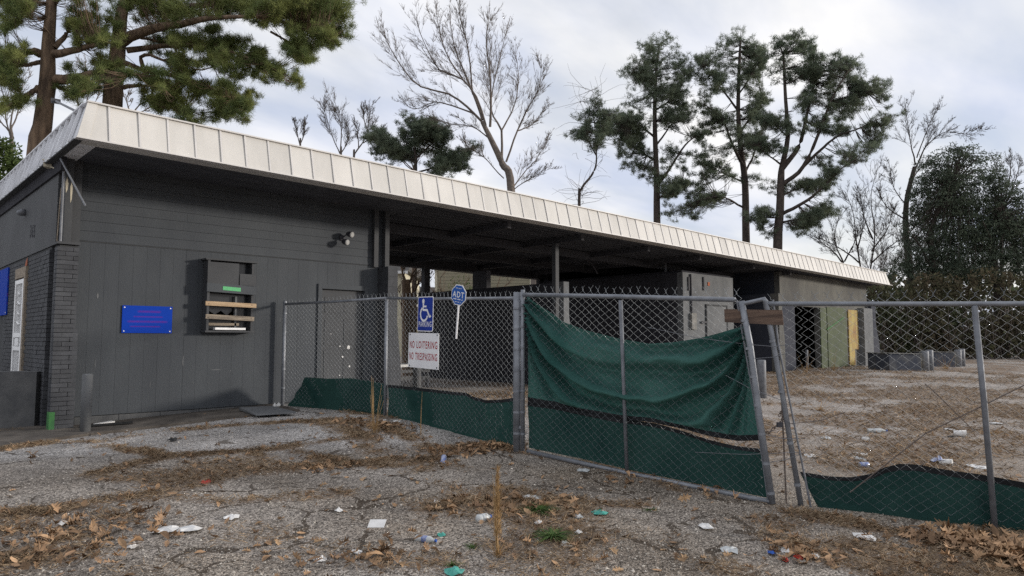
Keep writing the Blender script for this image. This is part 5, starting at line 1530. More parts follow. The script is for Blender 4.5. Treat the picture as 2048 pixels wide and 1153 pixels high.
def bare(label, trunk, limbs, D, rbase, seed=3, levels=3, mat='bark_grey', kids=7, ang=0.5, up=0.25, shrink=0.52, tipr=0.006, name='bare_tree', group=None, lenf=0.5, n0=8, extra=None):
    rg = np.random.default_rng(seed)
    base = trunk[0].copy(); base[2] = 0.4
    t = empty(name, base, label, 'tree', group)
    wood = Wood()
    path = curve(np.concatenate([[base], trunk]), 22)
    wood.limb(path, rbase, rbase * 0.45, n0)
    def sprout(P, r0, L, lev):
        n = kids[lev - 1] if isinstance(kids, tuple) else (kids if lev == 1 else (max(3, kids - 3) if lev == 2 else max(3, kids - 7)))
        for k in range(n):
            f = rg.uniform(0.22, 0.98)
            i = min(int(f * (len(P) - 1)), len(P) - 2)
            s0 = P[i]; d0 = u3(P[i + 1] - P[i])
            rv = rg.normal(size=3); side = u3(np.array([d0[1] * rv[2] - d0[2] * rv[1], d0[2] * rv[0] - d0[0] * rv[2], d0[0] * rv[1] - d0[1] * rv[0]]))
            d = u3(d0 * math.cos(ang) + side * math.sin(ang) * rg.uniform(0.6, 1.3) + np.array([0, 0, up]))
            ln_ = L * (lenf if lev < 3 else lenf * 1.15) * rg.uniform(0.5, 1.2) * (1.15 - 0.55 * f)
            q = [s0]; dd = d
            ns = 4 if lev < 3 else 2
            for s_ in range(ns):
                dd = u3(dd + rg.normal(size=3) * 0.13 + np.array([0, 0, up * 0.25]))
                q.append(q[-1] + dd * ln_ / ns)
            q = np.array(q)
            rr = max(tipr * (1.5 if lev < levels else 1.0), r0 * (1 - 0.6 * f) * shrink)
            wood.limb(q, rr, tipr * (0.8 if lev < levels else 0.35), 4 if lev == 1 else 3)
            if lev < levels: sprout(q, rr, ln_, lev + 1)
    for P, r0 in limbs:
        Q = curve(P, 14)
        L = np.linalg.norm(np.diff(Q, axis=0), axis=1).sum()
        Q = Q + np.cumsum(rg.normal(size=Q.shape) * 0.012, axis=0)
        wood.limb(Q, r0 * 0.8, max(tipr, r0 * 0.12), 5)
        sprout(Q, r0 * 0.7, L, 1)
    wood.build('trunk', mat, t)
    if extra: extra(t, rg)
    return t
def leafcloud(C_, ln, wd_, rg):
    n = len(C_)
    d = unit(rg.normal(size=(n, 3)) + np.array([0, 0, -0.1])); s = unit(np.cross(d, rg.normal(size=(n, 3))))
    L = ln * rg.uniform(0.6, 1.3, (n, 1)); Wd = wd_ * rg.uniform(0.7, 1.2, (n, 1))
    V = np.stack([C_, C_ + d * L * .5 + s * Wd / 2, C_ + d * L, C_ + d * L * .5 - s * Wd / 2], 1)
    return V.reshape(-1, 3)

Z6 = lambda pp: [(1120 + x * 0.4511, 40 + y * 0.4511) for x, y in pp]
B6 = lambda bb: [(1120 + b[0] * 0.4511, 40 + b[1] * 0.4511, b[2] * 0.4511, b[3] * 0.4511, *(b[4:])) for b in bb]
Z5 = lambda pp: [(560 + x * 0.3643, y * 0.3643) for x, y in pp]
B5 = lambda bb: [(560 + b[0] * 0.3643, b[1] * 0.3643, b[2] * 0.3643, b[3] * 0.3643, *(b[4:])) for b in bb]
Z7 = lambda pp: [(1600 + x * 0.468, 180 + y * 0.468) for x, y in pp]
B7 = lambda bb: [(1600 + b[0] * 0.468, 180 + b[1] * 0.468, b[2] * 0.468, b[3] * 0.468, *(b[4:])) for b in bb]
ZA = lambda pp: [(x * 0.3613, y * 0.3613) for x, y in pp]
BA = lambda bb: [(b[0] * 0.3613, b[1] * 0.3613, b[2] * 0.3613, b[3] * 0.3613, *(b[4:])) for b in bb]

def all_trees():
    # tall pines beyond the right half of the roof
    D = 44
    T = lambda pp, dd=0.0: trace(Z6(pp), D, dd)
    pine('slender tall pine, leftmost of the three beyond the roof', T([(430, 895), (428, 700), (420, 450), (425, 250), (440, 110)]),
         [(T([(428, 740), (500, 640), (570, 540), (640, 500)], -2), .10), (T([(415, 620), (340, 570), (280, 520)], 2), .08), (T([(420, 520), (350, 470), (260, 460)], -1.5), .08), (T([(425, 400), (500, 340), (560, 250)], 1.5), .07), (T([(425, 350), (370, 280), (330, 230)], -1), .06), (T([(430, 800), (470, 770), (540, 740)], 1), .05), (T([(424, 560), (480, 480), (540, 400)], 2), .07)],
         B6([(430, 105, 75, 45), (400, 160, 60, 40), (400, 235, 95, 50), (500, 190, 60, 60, 1), (560, 240, 30, 60, 1), (430, 320, 90, 55, -1), (340, 370, 60, 35, 1), (520, 330, 60, 50), (560, 400, 60, 40, 1), (480, 420, 60, 40, -1), (290, 440, 60, 40, -1.5), (250, 500, 50, 40), (330, 520, 60, 35, 1), (370, 600, 45, 30), (350, 650, 60, 30, 1), (480, 600, 40, 50, -1), (420, 700, 50, 45), (500, 730, 60, 30), (280, 640, 35, 18)]),
         D, 0.26, 0.115, 0.24, 0.021, 14, seed=21)
    D = 45
    pine('tall pine in the middle of the three beyond the roof', T([(825, 980), (820, 720), (800, 560), (790, 400), (795, 200), (800, 90)]),
         [(T([(815, 650), (770, 560), (720, 440), (640, 380)], -2), .12), (T([(815, 690), (860, 600), (870, 540)], 1), .08), (T([(800, 500), (850, 420), (900, 350)], 2), .08), (T([(790, 400), (720, 300), (640, 200)], -1), .08), (T([(815, 720), (720, 680), (620, 640)], 2), .07), (T([(810, 830), (720, 790), (620, 800)], -2), .07), (T([(792, 330), (850, 240), (880, 170)], -1), .06)],
         B6([(800, 85, 75, 35), (860, 130, 60, 40), (740, 130, 50, 40), (650, 170, 60, 40), (740, 200, 70, 50), (620, 240, 35, 55), (700, 290, 65, 40, -1), (850, 230, 70, 55, 1), (790, 310, 60, 40), (870, 330, 50, 40), (640, 340, 40, 30, -1), (640, 480, 55, 35), (720, 450, 50, 40, -1), (850, 440, 50, 50, 1), (800, 520, 45, 35), (720, 590, 60, 30, 1), (640, 690, 60, 30), (620, 600, 45, 22), (880, 520, 45, 25), (860, 710, 45, 26), (600, 760, 60, 30), (540, 850, 80, 38, -1), (650, 800, 55, 35), (610, 880, 45, 18), (760, 700, 50, 25, -1)]),
         D, 0.28, 0.110, 0.24, 0.021, 14, seed=22)
    D = 42
    pine('broad forked pine, rightmost of the three beyond the roof', T([(965, 1015), (975, 850), (980, 700), (985, 650), (1010, 520), (1000, 350), (990, 150)]),
         [(T([(985, 660), (1060, 560), (1090, 450), (1130, 280), (1150, 180)], 1), .17), (T([(985, 730), (1080, 650), (1150, 480), (1200, 350), (1270, 220)], -2), .15), (T([(985, 860), (1100, 800), (1200, 710), (1270, 640)], -2.5), .12), (T([(1075, 655), (1150, 580), (1220, 520), (1330, 480), (1420, 440)], -2), .10), (T([(985, 780), (1080, 740), (1140, 740)], 1), .06), (T([(1200, 360), (1300, 330), (1420, 300)], -2), .07), (T([(1010, 520), (950, 460), (900, 440)], 1), .06), (T([(978, 640), (920, 600), (880, 560)], -1), .06), (T([(975, 880), (900, 880), (850, 900)], 1), .06), (T([(980, 900), (1060, 880), (1150, 850)], 2), .07)],
         B6([(1010, 90, 75, 35), (1090, 120, 60, 40), (950, 150, 45, 45), (1000, 220, 70, 60), (1090, 240, 75, 55, 1), (1170, 190, 70, 50, -1), (1180, 280, 75, 55, 1), (1270, 190, 60, 45, -1), (1300, 270, 70, 50, -1), (1340, 330, 45, 40), (1430, 310, 40, 45, -1), (1480, 430, 40, 25, -1), (1400, 480, 70, 30, -1), (1290, 390, 75, 35, -1), (1200, 380, 60, 35), (1090, 370, 60, 35, 1), (960, 460, 55, 40), (1050, 490, 50, 30), (1150, 470, 50, 25, 1), (1290, 580, 85, 28, -2), (1370, 575, 75, 25, -1), (1080, 730, 65, 25), (960, 750, 70, 28, 1), (900, 870, 70, 32), (1140, 850, 80, 38, 1), (1060, 910, 80, 35, 1), (920, 950, 45, 25), (1140, 620, 50, 22), (1250, 470, 50, 22, -2), (1010, 570, 50, 24, -1)]),
         D, 0.31, 0.110, 0.24, 0.021, 14, seed=23)
    # small crooked tree with evergreen clump, left of the pines
    D = 40
    bl = B6([(160, 380, 45, 50), (130, 440, 50, 60), (200, 450, 35, 60), (120, 510, 50, 30), (150, 560, 45, 30), (200, 520, 40, 40)])
    t = pine('crooked thin tree with a dark clump, left of the three pines', T([(85, 825), (95, 750), (140, 690), (160, 640), (160, 560), (150, 420)]), [(T([(160, 600), (110, 520), (90, 480)], 1), .04), (T([(158, 560), (200, 480), (210, 420)], -1), .04)], bl, D, 0.10, 0.10, 0.22, 0.020, 13, seed=24)
    rg = np.random.default_rng(4)
    wd2 = Wood()
    for k in range(60):
        a = T([(rg.uniform(80, 190), rg.uniform(300, 620))])[0]; d = unit(np.array([RT[0] * rg.choice([-1, 1]), RT[1] * rg.choice([-1, 1]), rg.uniform(-0.5, 0.9)]))
        q = [a]
        for s_ in range(5): d = unit(d + rg.normal(size=3) * .2 + (0, 0, -0.06)); q.append(q[-1] + d * rg.uniform(.25, .55))
        wd2.limb(np.array(q), 0.012, 0.005, 3)
    for k in range(26):
        a = T([(rg.uniform(85, 100), rg.uniform(740, 830))])[0]; d = unit(np.array([RT[0] * rg.normal(), RT[1] * rg.normal(), rg.uniform(0.1, 0.6)]))
        q = [a]
        for s_ in range(5): d = unit(d + rg.normal(size=3) * .2 + (0, 0, -0.03)); q.append(q[-1] + d * rg.uniform(.25, .6))
        wd2.limb(np.array(q), 0.014, 0.005, 3)
    wd2.build('twigs', 'bark_grey', t)

    # dark bushy pine behind the middle of the roof
    D = 40
    T = lambda pp, dd=0.0: trace(Z5(pp), D, dd)
    pine('low dark bushy pine behind the middle of the roof', T([(745, 1000), (740, 820), (730, 680)]), [(T([(742, 900), (640, 800), (520, 760)], 1), .06), (T([(742, 880), (850, 780), (900, 740)], -1), .06), (T([(745, 950), (900, 900), (1000, 860)], 1), .06), (T([(740, 800), (780, 720), (800, 680)], 1), .05)],
         B5([(720, 680, 70, 45), (690, 740, 55, 45), (790, 740, 60, 50), (860, 740, 50, 45), (760, 810, 100, 50, 1), (880, 840, 80, 50), (610, 800, 50, 40), (500, 770, 45, 35), (990, 850, 38, 35), (940, 910, 80, 40), (560, 840, 70, 30), (1010, 940, 40, 25), (660, 870, 90, 40, 1), (860, 920, 90, 40)]),
         D, 0.14, 0.16, 0.22, 0.022, 14, seed=25)
    # the big bare tree
    D = 36
    bare('large bare leaning tree with a fan of fine twigs behind the roof', T([(1270, 1060), (1220, 900), (1160, 770), (1110, 670)]),
         [(T([(1110, 670), (1030, 590), (930, 520), (780, 480), (690, 390), (610, 260), (580, 190)], -1.5), .09),
          (T([(1110, 660), (1060, 520), (1010, 400), (960, 270), (930, 80)], 1), .10), (T([(1130, 690), (1080, 530), (1000, 430), (900, 390), (850, 350), (770, 180), (745, 100)], -1), .08), (T([(1000, 430), (930, 330), (880, 200), (850, 20)], 1), .06),
          (T([(1150, 700), (1155, 560), (1150, 400), (1130, 200), (1150, 40)], -1), .09), (T([(1060, 520), (1040, 300), (1000, 120), (985, 10)], -1), .06),
          (T([(1215, 900), (1215, 720), (1170, 640), (1160, 540), (1200, 350), (1265, 90)], 1.5), .09), (T([(1240, 890), (1300, 720), (1360, 600), (1420, 480), (1430, 330)], -1), .07), (T([(1215, 720), (1280, 600), (1310, 450), (1290, 250)], 2), .06),
          (T([(1160, 770), (1050, 700), (900, 680), (800, 640)], 1.5), .05), (T([(1060, 620), (950, 580), (850, 560), (740, 600), (640, 540)], 2), .06), (T([(1230, 980), (1130, 870), (1050, 820), (1010, 760)], -1), .04), (T([(1270, 1045), (1330, 960), (1420, 850), (1480, 720)], 1.5), .05), (T([(1280, 1045), (1380, 980), (1500, 930)], -1), .035), (T([(1300, 720), (1380, 680), (1470, 560)], 1), .05)],
         D, 0.24, seed=31, levels=3, kids=(30, 10, 5), ang=0.45, up=0.15, lenf=0.36, shrink=0.14, tipr=0.0042)
    D = 44
    for i, (tr_, lm, lb) in enumerate((
        ([(335, 900), (330, 840)], [[(330, 845), (290, 760), (250, 640), (235, 560)], [(335, 840), (340, 700), (310, 600), (275, 520)], [(330, 850), (380, 760), (360, 660)]], 'thin bare sapling behind the roof, left of the dark bushy pine'),
        ([(405, 920), (410, 850), (450, 790)], [[(450, 790), (480, 720), (490, 640), (510, 560)], [(455, 785), (520, 740), (570, 700)], [(430, 815), (420, 740), (400, 660)], [(480, 720), (460, 640), (465, 580)]], 'bent bare sapling just left of the dark bushy pine'),
        ([(110, 860), (110, 790)], [[(110, 800), (90, 720), (80, 660)], [(110, 800), (130, 720), (135, 660)]], 'small bare sapling nearest the big pine behind the roof'))):
        bare(lb, T(tr_), [(T(p, rnd.uniform(-1, 1)), .05) for p in lm], D, 0.09, seed=41 + i, levels=3, kids=(24, 9, 5), ang=0.5, up=0.16, lenf=0.45, shrink=0.25, tipr=0.005)
    bare('brown twiggy tree in front of the dark bushy pine', T([(735, 1000), (735, 920)]), [(T(p, -1), .05) for p in ([(735, 930), (700, 800), (690, 740)], [(735, 930), (780, 840), (820, 760)], [(735, 940), (660, 880), (600, 830)], [(735, 935), (640, 840), (560, 800)])], 38, 0.08, seed=47, levels=2, kids=9, ang=0.5, lenf=0.5, mat='bark_pine', tipr=0.009)

    # right: bare trees, evergreens
    D = 42
    T = lambda pp, dd=0.0: trace(Z7(pp), D, dd)
    bare('tall dark bare tree beside the evergreens at the right end', T([(490, 900), (478, 830), (455, 640), (455, 480), (490, 330)]),
         [(T([(490, 340), (560, 220), (690, 150)], -1), .07), (T([(492, 320), (470, 210), (445, 40)], 1), .06), (T([(500, 290), (540, 180), (590, 60)], 1), .05), (T([(455, 560), (370, 500), (330, 420)], -1), .06), (T([(455, 500), (400, 420), (380, 300)], 1), .05), (T([(460, 620), (530, 540), (560, 470)], 1), .05), (T([(640, 180), (730, 190), (800, 160)], 0), .03), (T([(480, 380), (520, 330), (600, 290)], 1), .05)],
         D, 0.27, seed=51, levels=3, kids=(18, 8, 5), ang=0.55, up=0.12, lenf=0.42, shrink=0.25, mat='bark_dark', tipr=0.0055)
    D = 46
    for i, (tr_, lm, lb) in enumerate((
        ([(300, 900), (300, 770)], [[(300, 770), (315, 620), (300, 460), (330, 330)], [(305, 690), (370, 600), (400, 500)], [(310, 640), (270, 540), (250, 420)], [(305, 740), (400, 660), (440, 640)]], 'bare tree with a straight stem behind the right end of the roof'),
        ([(262, 900), (258, 760)], [[(258, 760), (235, 640), (220, 520), (190, 440)], [(255, 740), (160, 670), (60, 620)], [(245, 680), (270, 600), (280, 500)]], 'bare tree leaning left behind the right end of the roof'),
        ([(180, 900), (185, 740)], [[(185, 740), (130, 680), (30, 620)], [(185, 740), (150, 640), (170, 520)], [(190, 735), (230, 660), (250, 600)]], 'low spreading bare tree under the broad forked pine'),
        ([(860, 700), (870, 500)], [[(870, 500), (850, 380), (830, 290)], [(870, 500), (920, 400), (950, 300)], [(870, 480), (900, 350), (890, 280)]], 'bare treetop showing above the evergreens at the right edge'))):
        bare(lb, T(tr_), [(T(p, rnd.uniform(-1, 1)), .07) for p in lm], D, 0.13, seed=61 + i, levels=3, kids=(18, 8, 5), ang=0.55, up=0.12, lenf=0.42, shrink=0.25, mat='bark_dark', tipr=0.0055)
    D = 40
    def evergreen(label, tr_, limbs, blobs, seed, k=0.45):
        rg = np.random.default_rng(seed)
        trk = T(tr_); base = trk[0].copy(); base[2] = 0.4
        t = empty('evergreen_tree', base, label, 'tree')
        wood = Wood(); wood.limb(curve(np.concatenate([[base], trk]), 18), 0.26, 0.08, 9)
        for P in limbs: wood.limb(curve(T(P, rg.uniform(-1, 1)), 10), 0.09, 0.02, 5)
        Cs = []
        for b in B7(blobs):
            c = at(b[0], b[1], D + (b[4] if len(b) > 4 else 0)); m_ = D / FPX * 1.32
            n = int(k * b[2] * b[3] * 5.4); nc = max(10, n // 22)
            sc = unit(rg.normal(size=(nc, 3))) * rg.uniform(0.35, 1.3, (nc, 1))
            p = sc[rg.integers(0, nc, n)] * 0.92 + rg.normal(size=(n, 3)) * np.array([.13, .13, .09])
            Cs.append(c + p[:, :1] * RT * b[2] * m_ + p[:, 1:2] * HF * b[2] * m_ * 0.8 + p[:, 2:] * np.array([0, 0, 1.]) * b[3] * m_)
            for s_ in sc[:10]:
                q = c + s_[0] * RT * b[2] * m_ * .8 + s_[1] * HF * b[2] * m_ * .6 + np.array([0, 0, 1.]) * s_[2] * b[3] * m_ * .8
                wood.limb(curve([trk[-1] * .5 + trk[len(trk) // 2] * .5, (q + trk[-1]) / 2 + rg.normal(size=3) * .2, q], 6), 0.03, 0.008, 4)
        wood.build('trunk', 'bark_dark', t)
        C_ = np.concatenate(Cs)
        link('crown', soup('crown', leafcloud(C_, 0.15, 0.055, rg) - ORG[t.name], 4), 'leaf_dark', t)
    evergreen('dense dark evergreen right of the tall bare tree', [(580, 900), (575, 800), (560, 600), (640, 420), (680, 300)], [[(570, 780), (520, 680), (480, 620)], [(575, 700), (640, 560), (700, 480)]],
              [(690, 270, 60, 30), (620, 310, 75, 40), (740, 320, 75, 40), (560, 370, 50, 40), (650, 400, 110, 45), (780, 400, 60, 40), (600, 480, 90, 50), (720, 500, 90, 50, 1), (560, 560, 40, 40), (640, 590, 80, 45), (740, 610, 80, 50), (620, 700, 70, 50), (700, 720, 80, 60), (560, 760, 60, 50), (500, 500, 30, 60), (480, 600, 45, 55), (470, 720, 50, 50), (540, 660, 60, 55), (440, 780, 60, 40), (640, 800, 80, 40), (740, 790, 80, 40), (520, 430, 40, 40), (690, 640, 90, 60), (660, 500, 90, 50)], 71)
    evergreen('dark evergreen at the right edge with a ragged crown', [(845, 900), (840, 800), (822, 650), (860, 480)], [[(830, 700), (900, 600), (940, 560)], [(825, 660), (780, 560)]],
              [(840, 380, 45, 40), (880, 440, 60, 45), (820, 470, 60, 45), (940, 500, 50, 45), (860, 540, 75, 40), (800, 600, 60, 45), (930, 590, 50, 40), (850, 640, 70, 40), (940, 680, 40, 40), (800, 690, 50, 40), (1010, 560, 60, 60), (1000, 680, 60, 60), (900, 740, 60, 40), (760, 760, 60, 40), (840, 720, 70, 50), (930, 620, 60, 50), (860, 590, 80, 50), (780, 540, 50, 50), (960, 760, 60, 40)], 72)
    # hedge along the far side of the lot
    rg = np.random.default_rng(8)
    hb = at(1900, 700, 40); hb[2] = 0.45
    t = empty('hedge', hb, 'dense unclipped hedge along the far side of the lot', 'hedge')
    n = 46000
    px = rg.uniform(1650, 2330, n); top = 566 - 22 * np.clip((px - 1800) / 120, 0, 1) + 10 * np.sin(px * .05) + 14 * (rg.random(n) - .3) - 30 * np.clip((px - 2050) / 250, 0, 1)
    py = top + (712 - top) * rg.random(n) ** 1.0
    dd = rg.normal(size=n) * 1.1
    m_ = vnoise(px * .03, py * .05, 1, 3) > 0.36
    dr_ = FW[None] * FPX + RT[None] * (px[m_] - W / 2)[:, None] + UP[None] * (H / 2 - py[m_])[:, None]
    C_ = CAM + dr_ * ((39 + dd[m_]) / (dr_ @ HF))[:, None]
    C_ = C_[C_[:, 2] > 0.5]
    link('foliage', soup('foliage', leafcloud(C_, 0.22, 0.10, rg) - ORG[t.name], 4), 'leaf_hedge', t)
    wood = Wood()
    for k in range(420):
        a = at(rg.uniform(1715, 2330), 700, 38.2 + rg.uniform(-.5, 2.5)); a[2] = 0.4
        d = unit(np.array([rg.normal() * .25, rg.normal() * .25, 1])); q = [a]
        for s_ in range(5): d = unit(d + rg.normal(size=3) * .15); q.append(q[-1] + d * rg.uniform(.4, .8))
        wood.limb(np.array(q), 0.035, 0.010, 4)
    wood.build('stems', 'bark_grey', t)

    # far-off wood that closes the horizon
    n = 36000
    px = rg.uniform(-500, 2700, n)
    top = 588 - 22 * np.sin(px * .011) - 14 * np.sin(px * .047 + 1) - 20 * rg.random(n) - 25 * sstep(1700, 1850, px)
    py = top + (705 - top) * rg.random(n) ** 0.9
    dr_ = FW[None] * FPX + RT[None] * (px - W / 2)[:, None] + UP[None] * (H / 2 - py)[:, None]
    C_ = CAM + dr_ * ((66 + rg.normal(size=n) * 2.5) / (dr_ @ HF))[:, None]
    C_ = C_[C_[:, 2] > 0.4]
    o = link('woodland', soup('woodland', leafcloud(C_, 0.75, 0.34, rg), 4), 'leaf_hedge')
    tag(o, 'far-off dark wood along the horizon behind the hedge and houses', 'wood', kind='stuff')
    # tangle of slim bare trees above and behind the hedge
    D = 47
    for i, px in enumerate((1765, 1803, 1846, 1902, 1961, 2016)):
        nm = ('leftmost', 'second from left', 'third from left', 'third from right', 'second from right', 'rightmost')[i]
        h = (430, 400, 470, 380, 450, 410)[i]
        lm = [[(px, 600), (px + rnd.uniform(-18, 18), 530), (px + rnd.uniform(-35, 35), h)], [(px, 610), (px - 25, 545), (px - 45, h + 60)], [(px, 590), (px + 22, 530), (px + 45, h + 40)]]
        bare('slim bare tree in the row behind the hedge, ' + nm, trace([(px, 690), (px, 600)], D), [(trace(p, D, rnd.uniform(-1, 1)), .045) for p in lm], D, 0.10, seed=131 + i, levels=3, kids=(18, 8, 4), ang=0.5, up=0.15, lenf=0.42, shrink=0.28, mat='bark_grey', tipr=0.006, group='slim bare trees behind the hedge')

    # ---- big pines at the left
    D = 19
    T = lambda pp, dd=0.0: trace(ZA(pp), D, dd)
    pine('big near pine with twin trunk at the left edge behind the roof', T([(205, 900), (235, 700), (262, 450), (268, 250), (285, 20), (310, -300), (330, -700)]),
         [(T([(310, 440), (420, 430), (560, 405), (760, 410)], -0.8), .15), (T([(300, 300), (400, 285), (540, 245), (600, 240)], -1), .12), (T([(300, 270), (380, 170), (450, 140)], 1), .08), (T([(225, 300), (150, 285), (60, 315), (0, 350)], -1), .12), (T([(230, 350), (120, 360), (30, 350)], 1), .07), (T([(215, 480), (120, 530), (0, 610)], -1), .09), (T([(285, 20), (380, -60), (500, -60)], 1), .10), (T([(290, -30), (180, -40), (60, 0)], 1), .10),
          (T([(760, 410), (860, 430), (960, 530)], 0), .05), (T([(320, 470), (420, 520), (560, 470)], 1), .05), (T([(110, 300), (60, 380), (0, 400)], 0), .06)],
         BA([(140, 30, 110, 45), (60, 80, 70, 40), (100, 110, 60, 30), (30, 20, 60, 50), (10, 170, 30, 25), (410, 50, 70, 50), (460, 100, 80, 45), (380, 110, 50, 35), (520, 60, 60, 40), (440, 170, 50, 35), (40, 310, 40, 18), (400, 500, 70, 28), (450, 540, 60, 22), (560, 300, 40, 20), (550, 350, 60, 25), (-60, 250, 60, 60), (90, -60, 150, 60), (420, -60, 150, 60)]),
         D, 0.30, 0.062, 0.19, 0.0105, 22, mat='needles', bark='bark_pine', seed=81, thick=0.55, extra_trunk=[(np.concatenate([[at(62, 420, D)], T([(165, 860), (180, 650), (215, 480), (235, 380)])]) + HF * 0.5, 0.24)])
    D = 20
    pine('big near pine with long right hand boughs behind the roof corner', T([(620, 620), (640, 400), (655, 250), (670, 100), (690, 0), (720, -300), (750, -700)]),
         [(T([(660, 240), (760, 190), (900, 150), (1050, 125), (1200, 100), (1420, 95)], -1.5), .17), (T([(690, 60), (740, -10), (800, -60)], 1), .14), (T([(640, 210), (560, 200), (500, 190)], 1), .06), (T([(780, 420), (860, 430), (940, 520), (1020, 660)], -1), .06),
          (T([(680, 490), (760, 475), (850, 475), (920, 490)], -1), .07), (T([(790, 370), (780, 320), (830, 305), (900, 340), (1000, 325), (1030, 370), (1100, 390), (1240, 350)], -0.5), .06), (T([(700, 280), (900, 260), (1100, 260), (1300, 330), (1450, 400)], 1), .09), (T([(690, 350), (800, 400), (1000, 440), (1200, 520), (1350, 620)], -1), .09),
          (T([(1060, 40), (1200, 40), (1400, 60), (1600, 120)], 0), .08), (T([(1420, 95), (1600, 130), (1750, 200), (1850, 250)], -1), .06), (T([(1500, 180), (1600, 240), (1700, 360)], -1), .04), (T([(1200, 260), (1400, 330), (1650, 460)], -1), .05), (T([(700, -60), (1000, -40), (1400, -60), (1800, 0)], 1), .10), (T([(840, 440), (850, 560), (1000, 600)], 1), .04), (T([(720, 190), (900, 230), (1000, 240)], 1), .05)],
         BA([(850, 30, 140, 50), (1000, 50, 120, 45, 1), (700, 20, 80, 40), (780, 100, 70, 40), (900, 110, 60, 30, 1), (1250, 20, 160, 45), (1500, 30, 170, 60), (1750, 40, 160, 60), (1880, 60, 90, 60), (1600, 110, 140, 50), (1780, 130, 120, 50), (1900, 160, 70, 45), (1660, 190, 110, 40), (1800, 230, 80, 40), (1700, 270, 70, 35), (1720, 330, 50, 30), (1450, 100, 80, 35),
             (1150, 200, 130, 40), (1000, 210, 80, 30, 1), (1300, 230, 90, 40), (1250, 290, 120, 45), (1420, 280, 70, 35), (1100, 270, 80, 30, 1), (1400, 350, 110, 40), (1550, 390, 70, 35), (1640, 450, 50, 28), (1300, 400, 100, 40), (1450, 440, 80, 32), (1150, 330, 60, 25), (1020, 440, 70, 35), (1150, 480, 90, 40), (1280, 480, 80, 35), (1380, 520, 60, 30),
             (1050, 520, 80, 30), (1200, 570, 90, 40), (1320, 590, 70, 40), (1250, 640, 80, 35), (1340, 670, 45, 25), (1150, 660, 40, 20), (880, 570, 65, 40), (900, 620, 40, 15), (960, 360, 60, 25, 1), (820, 270, 60, 25, 1), (1700, -40, 250, 50), (1200, -50, 250, 50)]),
         D, 0.30, 0.066, 0.19, 0.0105, 22, mat='needles', bark='bark_pine', seed=82, thick=0.55, flat_=0.7)
    # bare brush and a bush left of the pines
    D = 26
    for i, (tr_, lm, lb) in enumerate((
        ([(60, 900), (60, 700)], [[(60, 760), (30, 600), (60, 450)], [(60, 720), (110, 560), (120, 420)], [(60, 740), (-20, 640), (-60, 500)], [(60, 700), (90, 500), (70, 300)]], 'bare brushy tree at the far left behind the roof'),
        ([(480, 760), (470, 640)], [[(470, 660), (420, 520), (400, 380)], [(470, 640), (500, 480), (470, 340)], [(470, 640), (540, 540), (560, 420)]], 'bare tree seen between the two big left pines'),
        ([(740, 760), (730, 640)], [[(730, 650), (700, 560), (720, 480)], [(730, 640), (780, 560), (790, 500)], [(730, 650), (830, 600), (900, 560)]], 'bare tree under the long boughs of the near pine'))):
        bare(lb, T(tr_), [(T(p, rnd.uniform(-1, 1)), .04) for p in lm], D, 0.10, seed=91 + i, levels=3, kids=7, ang=0.6, up=0.15, lenf=0.5, mat='bark_grey', tipr=0.007)
    rg = np.random.default_rng(14)
    D = 24
    b = at(10, 420, D); b[2] = 0.4
    t = empty('bush', b, 'green leafy bush at the far left above the side roof edge', 'bush')
    Cs = []
    for px, py, rx, ry in ((5, 300, 32, 28), (30, 330, 22, 18), (-20, 340, 40, 30), (-5, 375, 40, 30)):
        c = at(px, py, D); n = 900; p = unit(rg.normal(size=(n, 3))) * rg.uniform(.3, 1, (n, 1)); k = D / FPX
        Cs.append(c + p[:, :1] * RT * rx * k + p[:, 1:2] * HF * rx * k + p[:, 2:] * np.array([0, 0, 1.]) * ry * k)
    link('foliage', soup('foliage', leafcloud(np.concatenate(Cs), 0.16, 0.06, rg) - ORG[t.name], 4), 'leaf_bush', t)
    wood = Wood()
    for k in range(12):
        wood.limb(curve([b + rg.normal(size=3) * .1 * (1, 1, 0), b + np.array([rg.normal() * .3, rg.normal() * .3, 3.0]), at(rg.uniform(-20, 30), rg.uniform(300, 370), D)], 8), 0.05, 0.012, 5)
    wood.build('stems', 'bark_grey', t)
    # vine-covered tree and saplings seen through the open bay
    D = 23
    bare('thick brown tree wrapped in vines seen behind the open bay', np.array([at(818, 770, D), at(815, 640, D), at(812, 560, D)]),
         [(trace(p, D, rnd.uniform(-.6, .6)), .06) for p in ([(812, 580), (830, 540), (860, 500)], [(812, 570), (800, 530), (790, 480)], [(815, 600), (840, 560), (850, 520)], [(815, 640), (835, 600), (855, 560)], [(815, 680), (800, 620), (805, 540)], [(818, 720), (830, 640), (822, 560)])],
         D, 0.30, seed=101, levels=3, kids=7, ang=0.6, up=0.1, lenf=0.5, mat='bark_pine', tipr=0.006)
    D = 30
    for i, (a, l, lb) in enumerate((((985, 660), [[(985, 620), (970, 560), (960, 530)], [(985, 610), (1000, 560), (1005, 525)], [(985, 600), (1020, 560), (1030, 530)]], 'slim bare sapling in front of the tan siding house'),
                                    ((900, 660), [[(900, 640), (880, 570), (900, 530)], [(900, 630), (930, 570), (960, 540)], [(900, 640), (870, 590), (850, 560)]], 'bare shrub in front of the left part of the tan siding house'))):
        bare(lb, trace([a, (a[0], a[1] - 30)], D), [(trace(p, D), .03) for p in l], D, 0.06, seed=111 + i, levels=2, kids=7, ang=0.55, lenf=0.5, mat='bark_pine', tipr=0.006)
    b = at(925, 640, 31); b[2] = 0.4
    t = empty('bush', b, 'olive green bush in front of the tan siding house', 'bush')
    n = 900; p = unit(rg.normal(size=(n, 3))) * rg.uniform(.3, 1, (n, 1)); c = at(925, 600, 31)
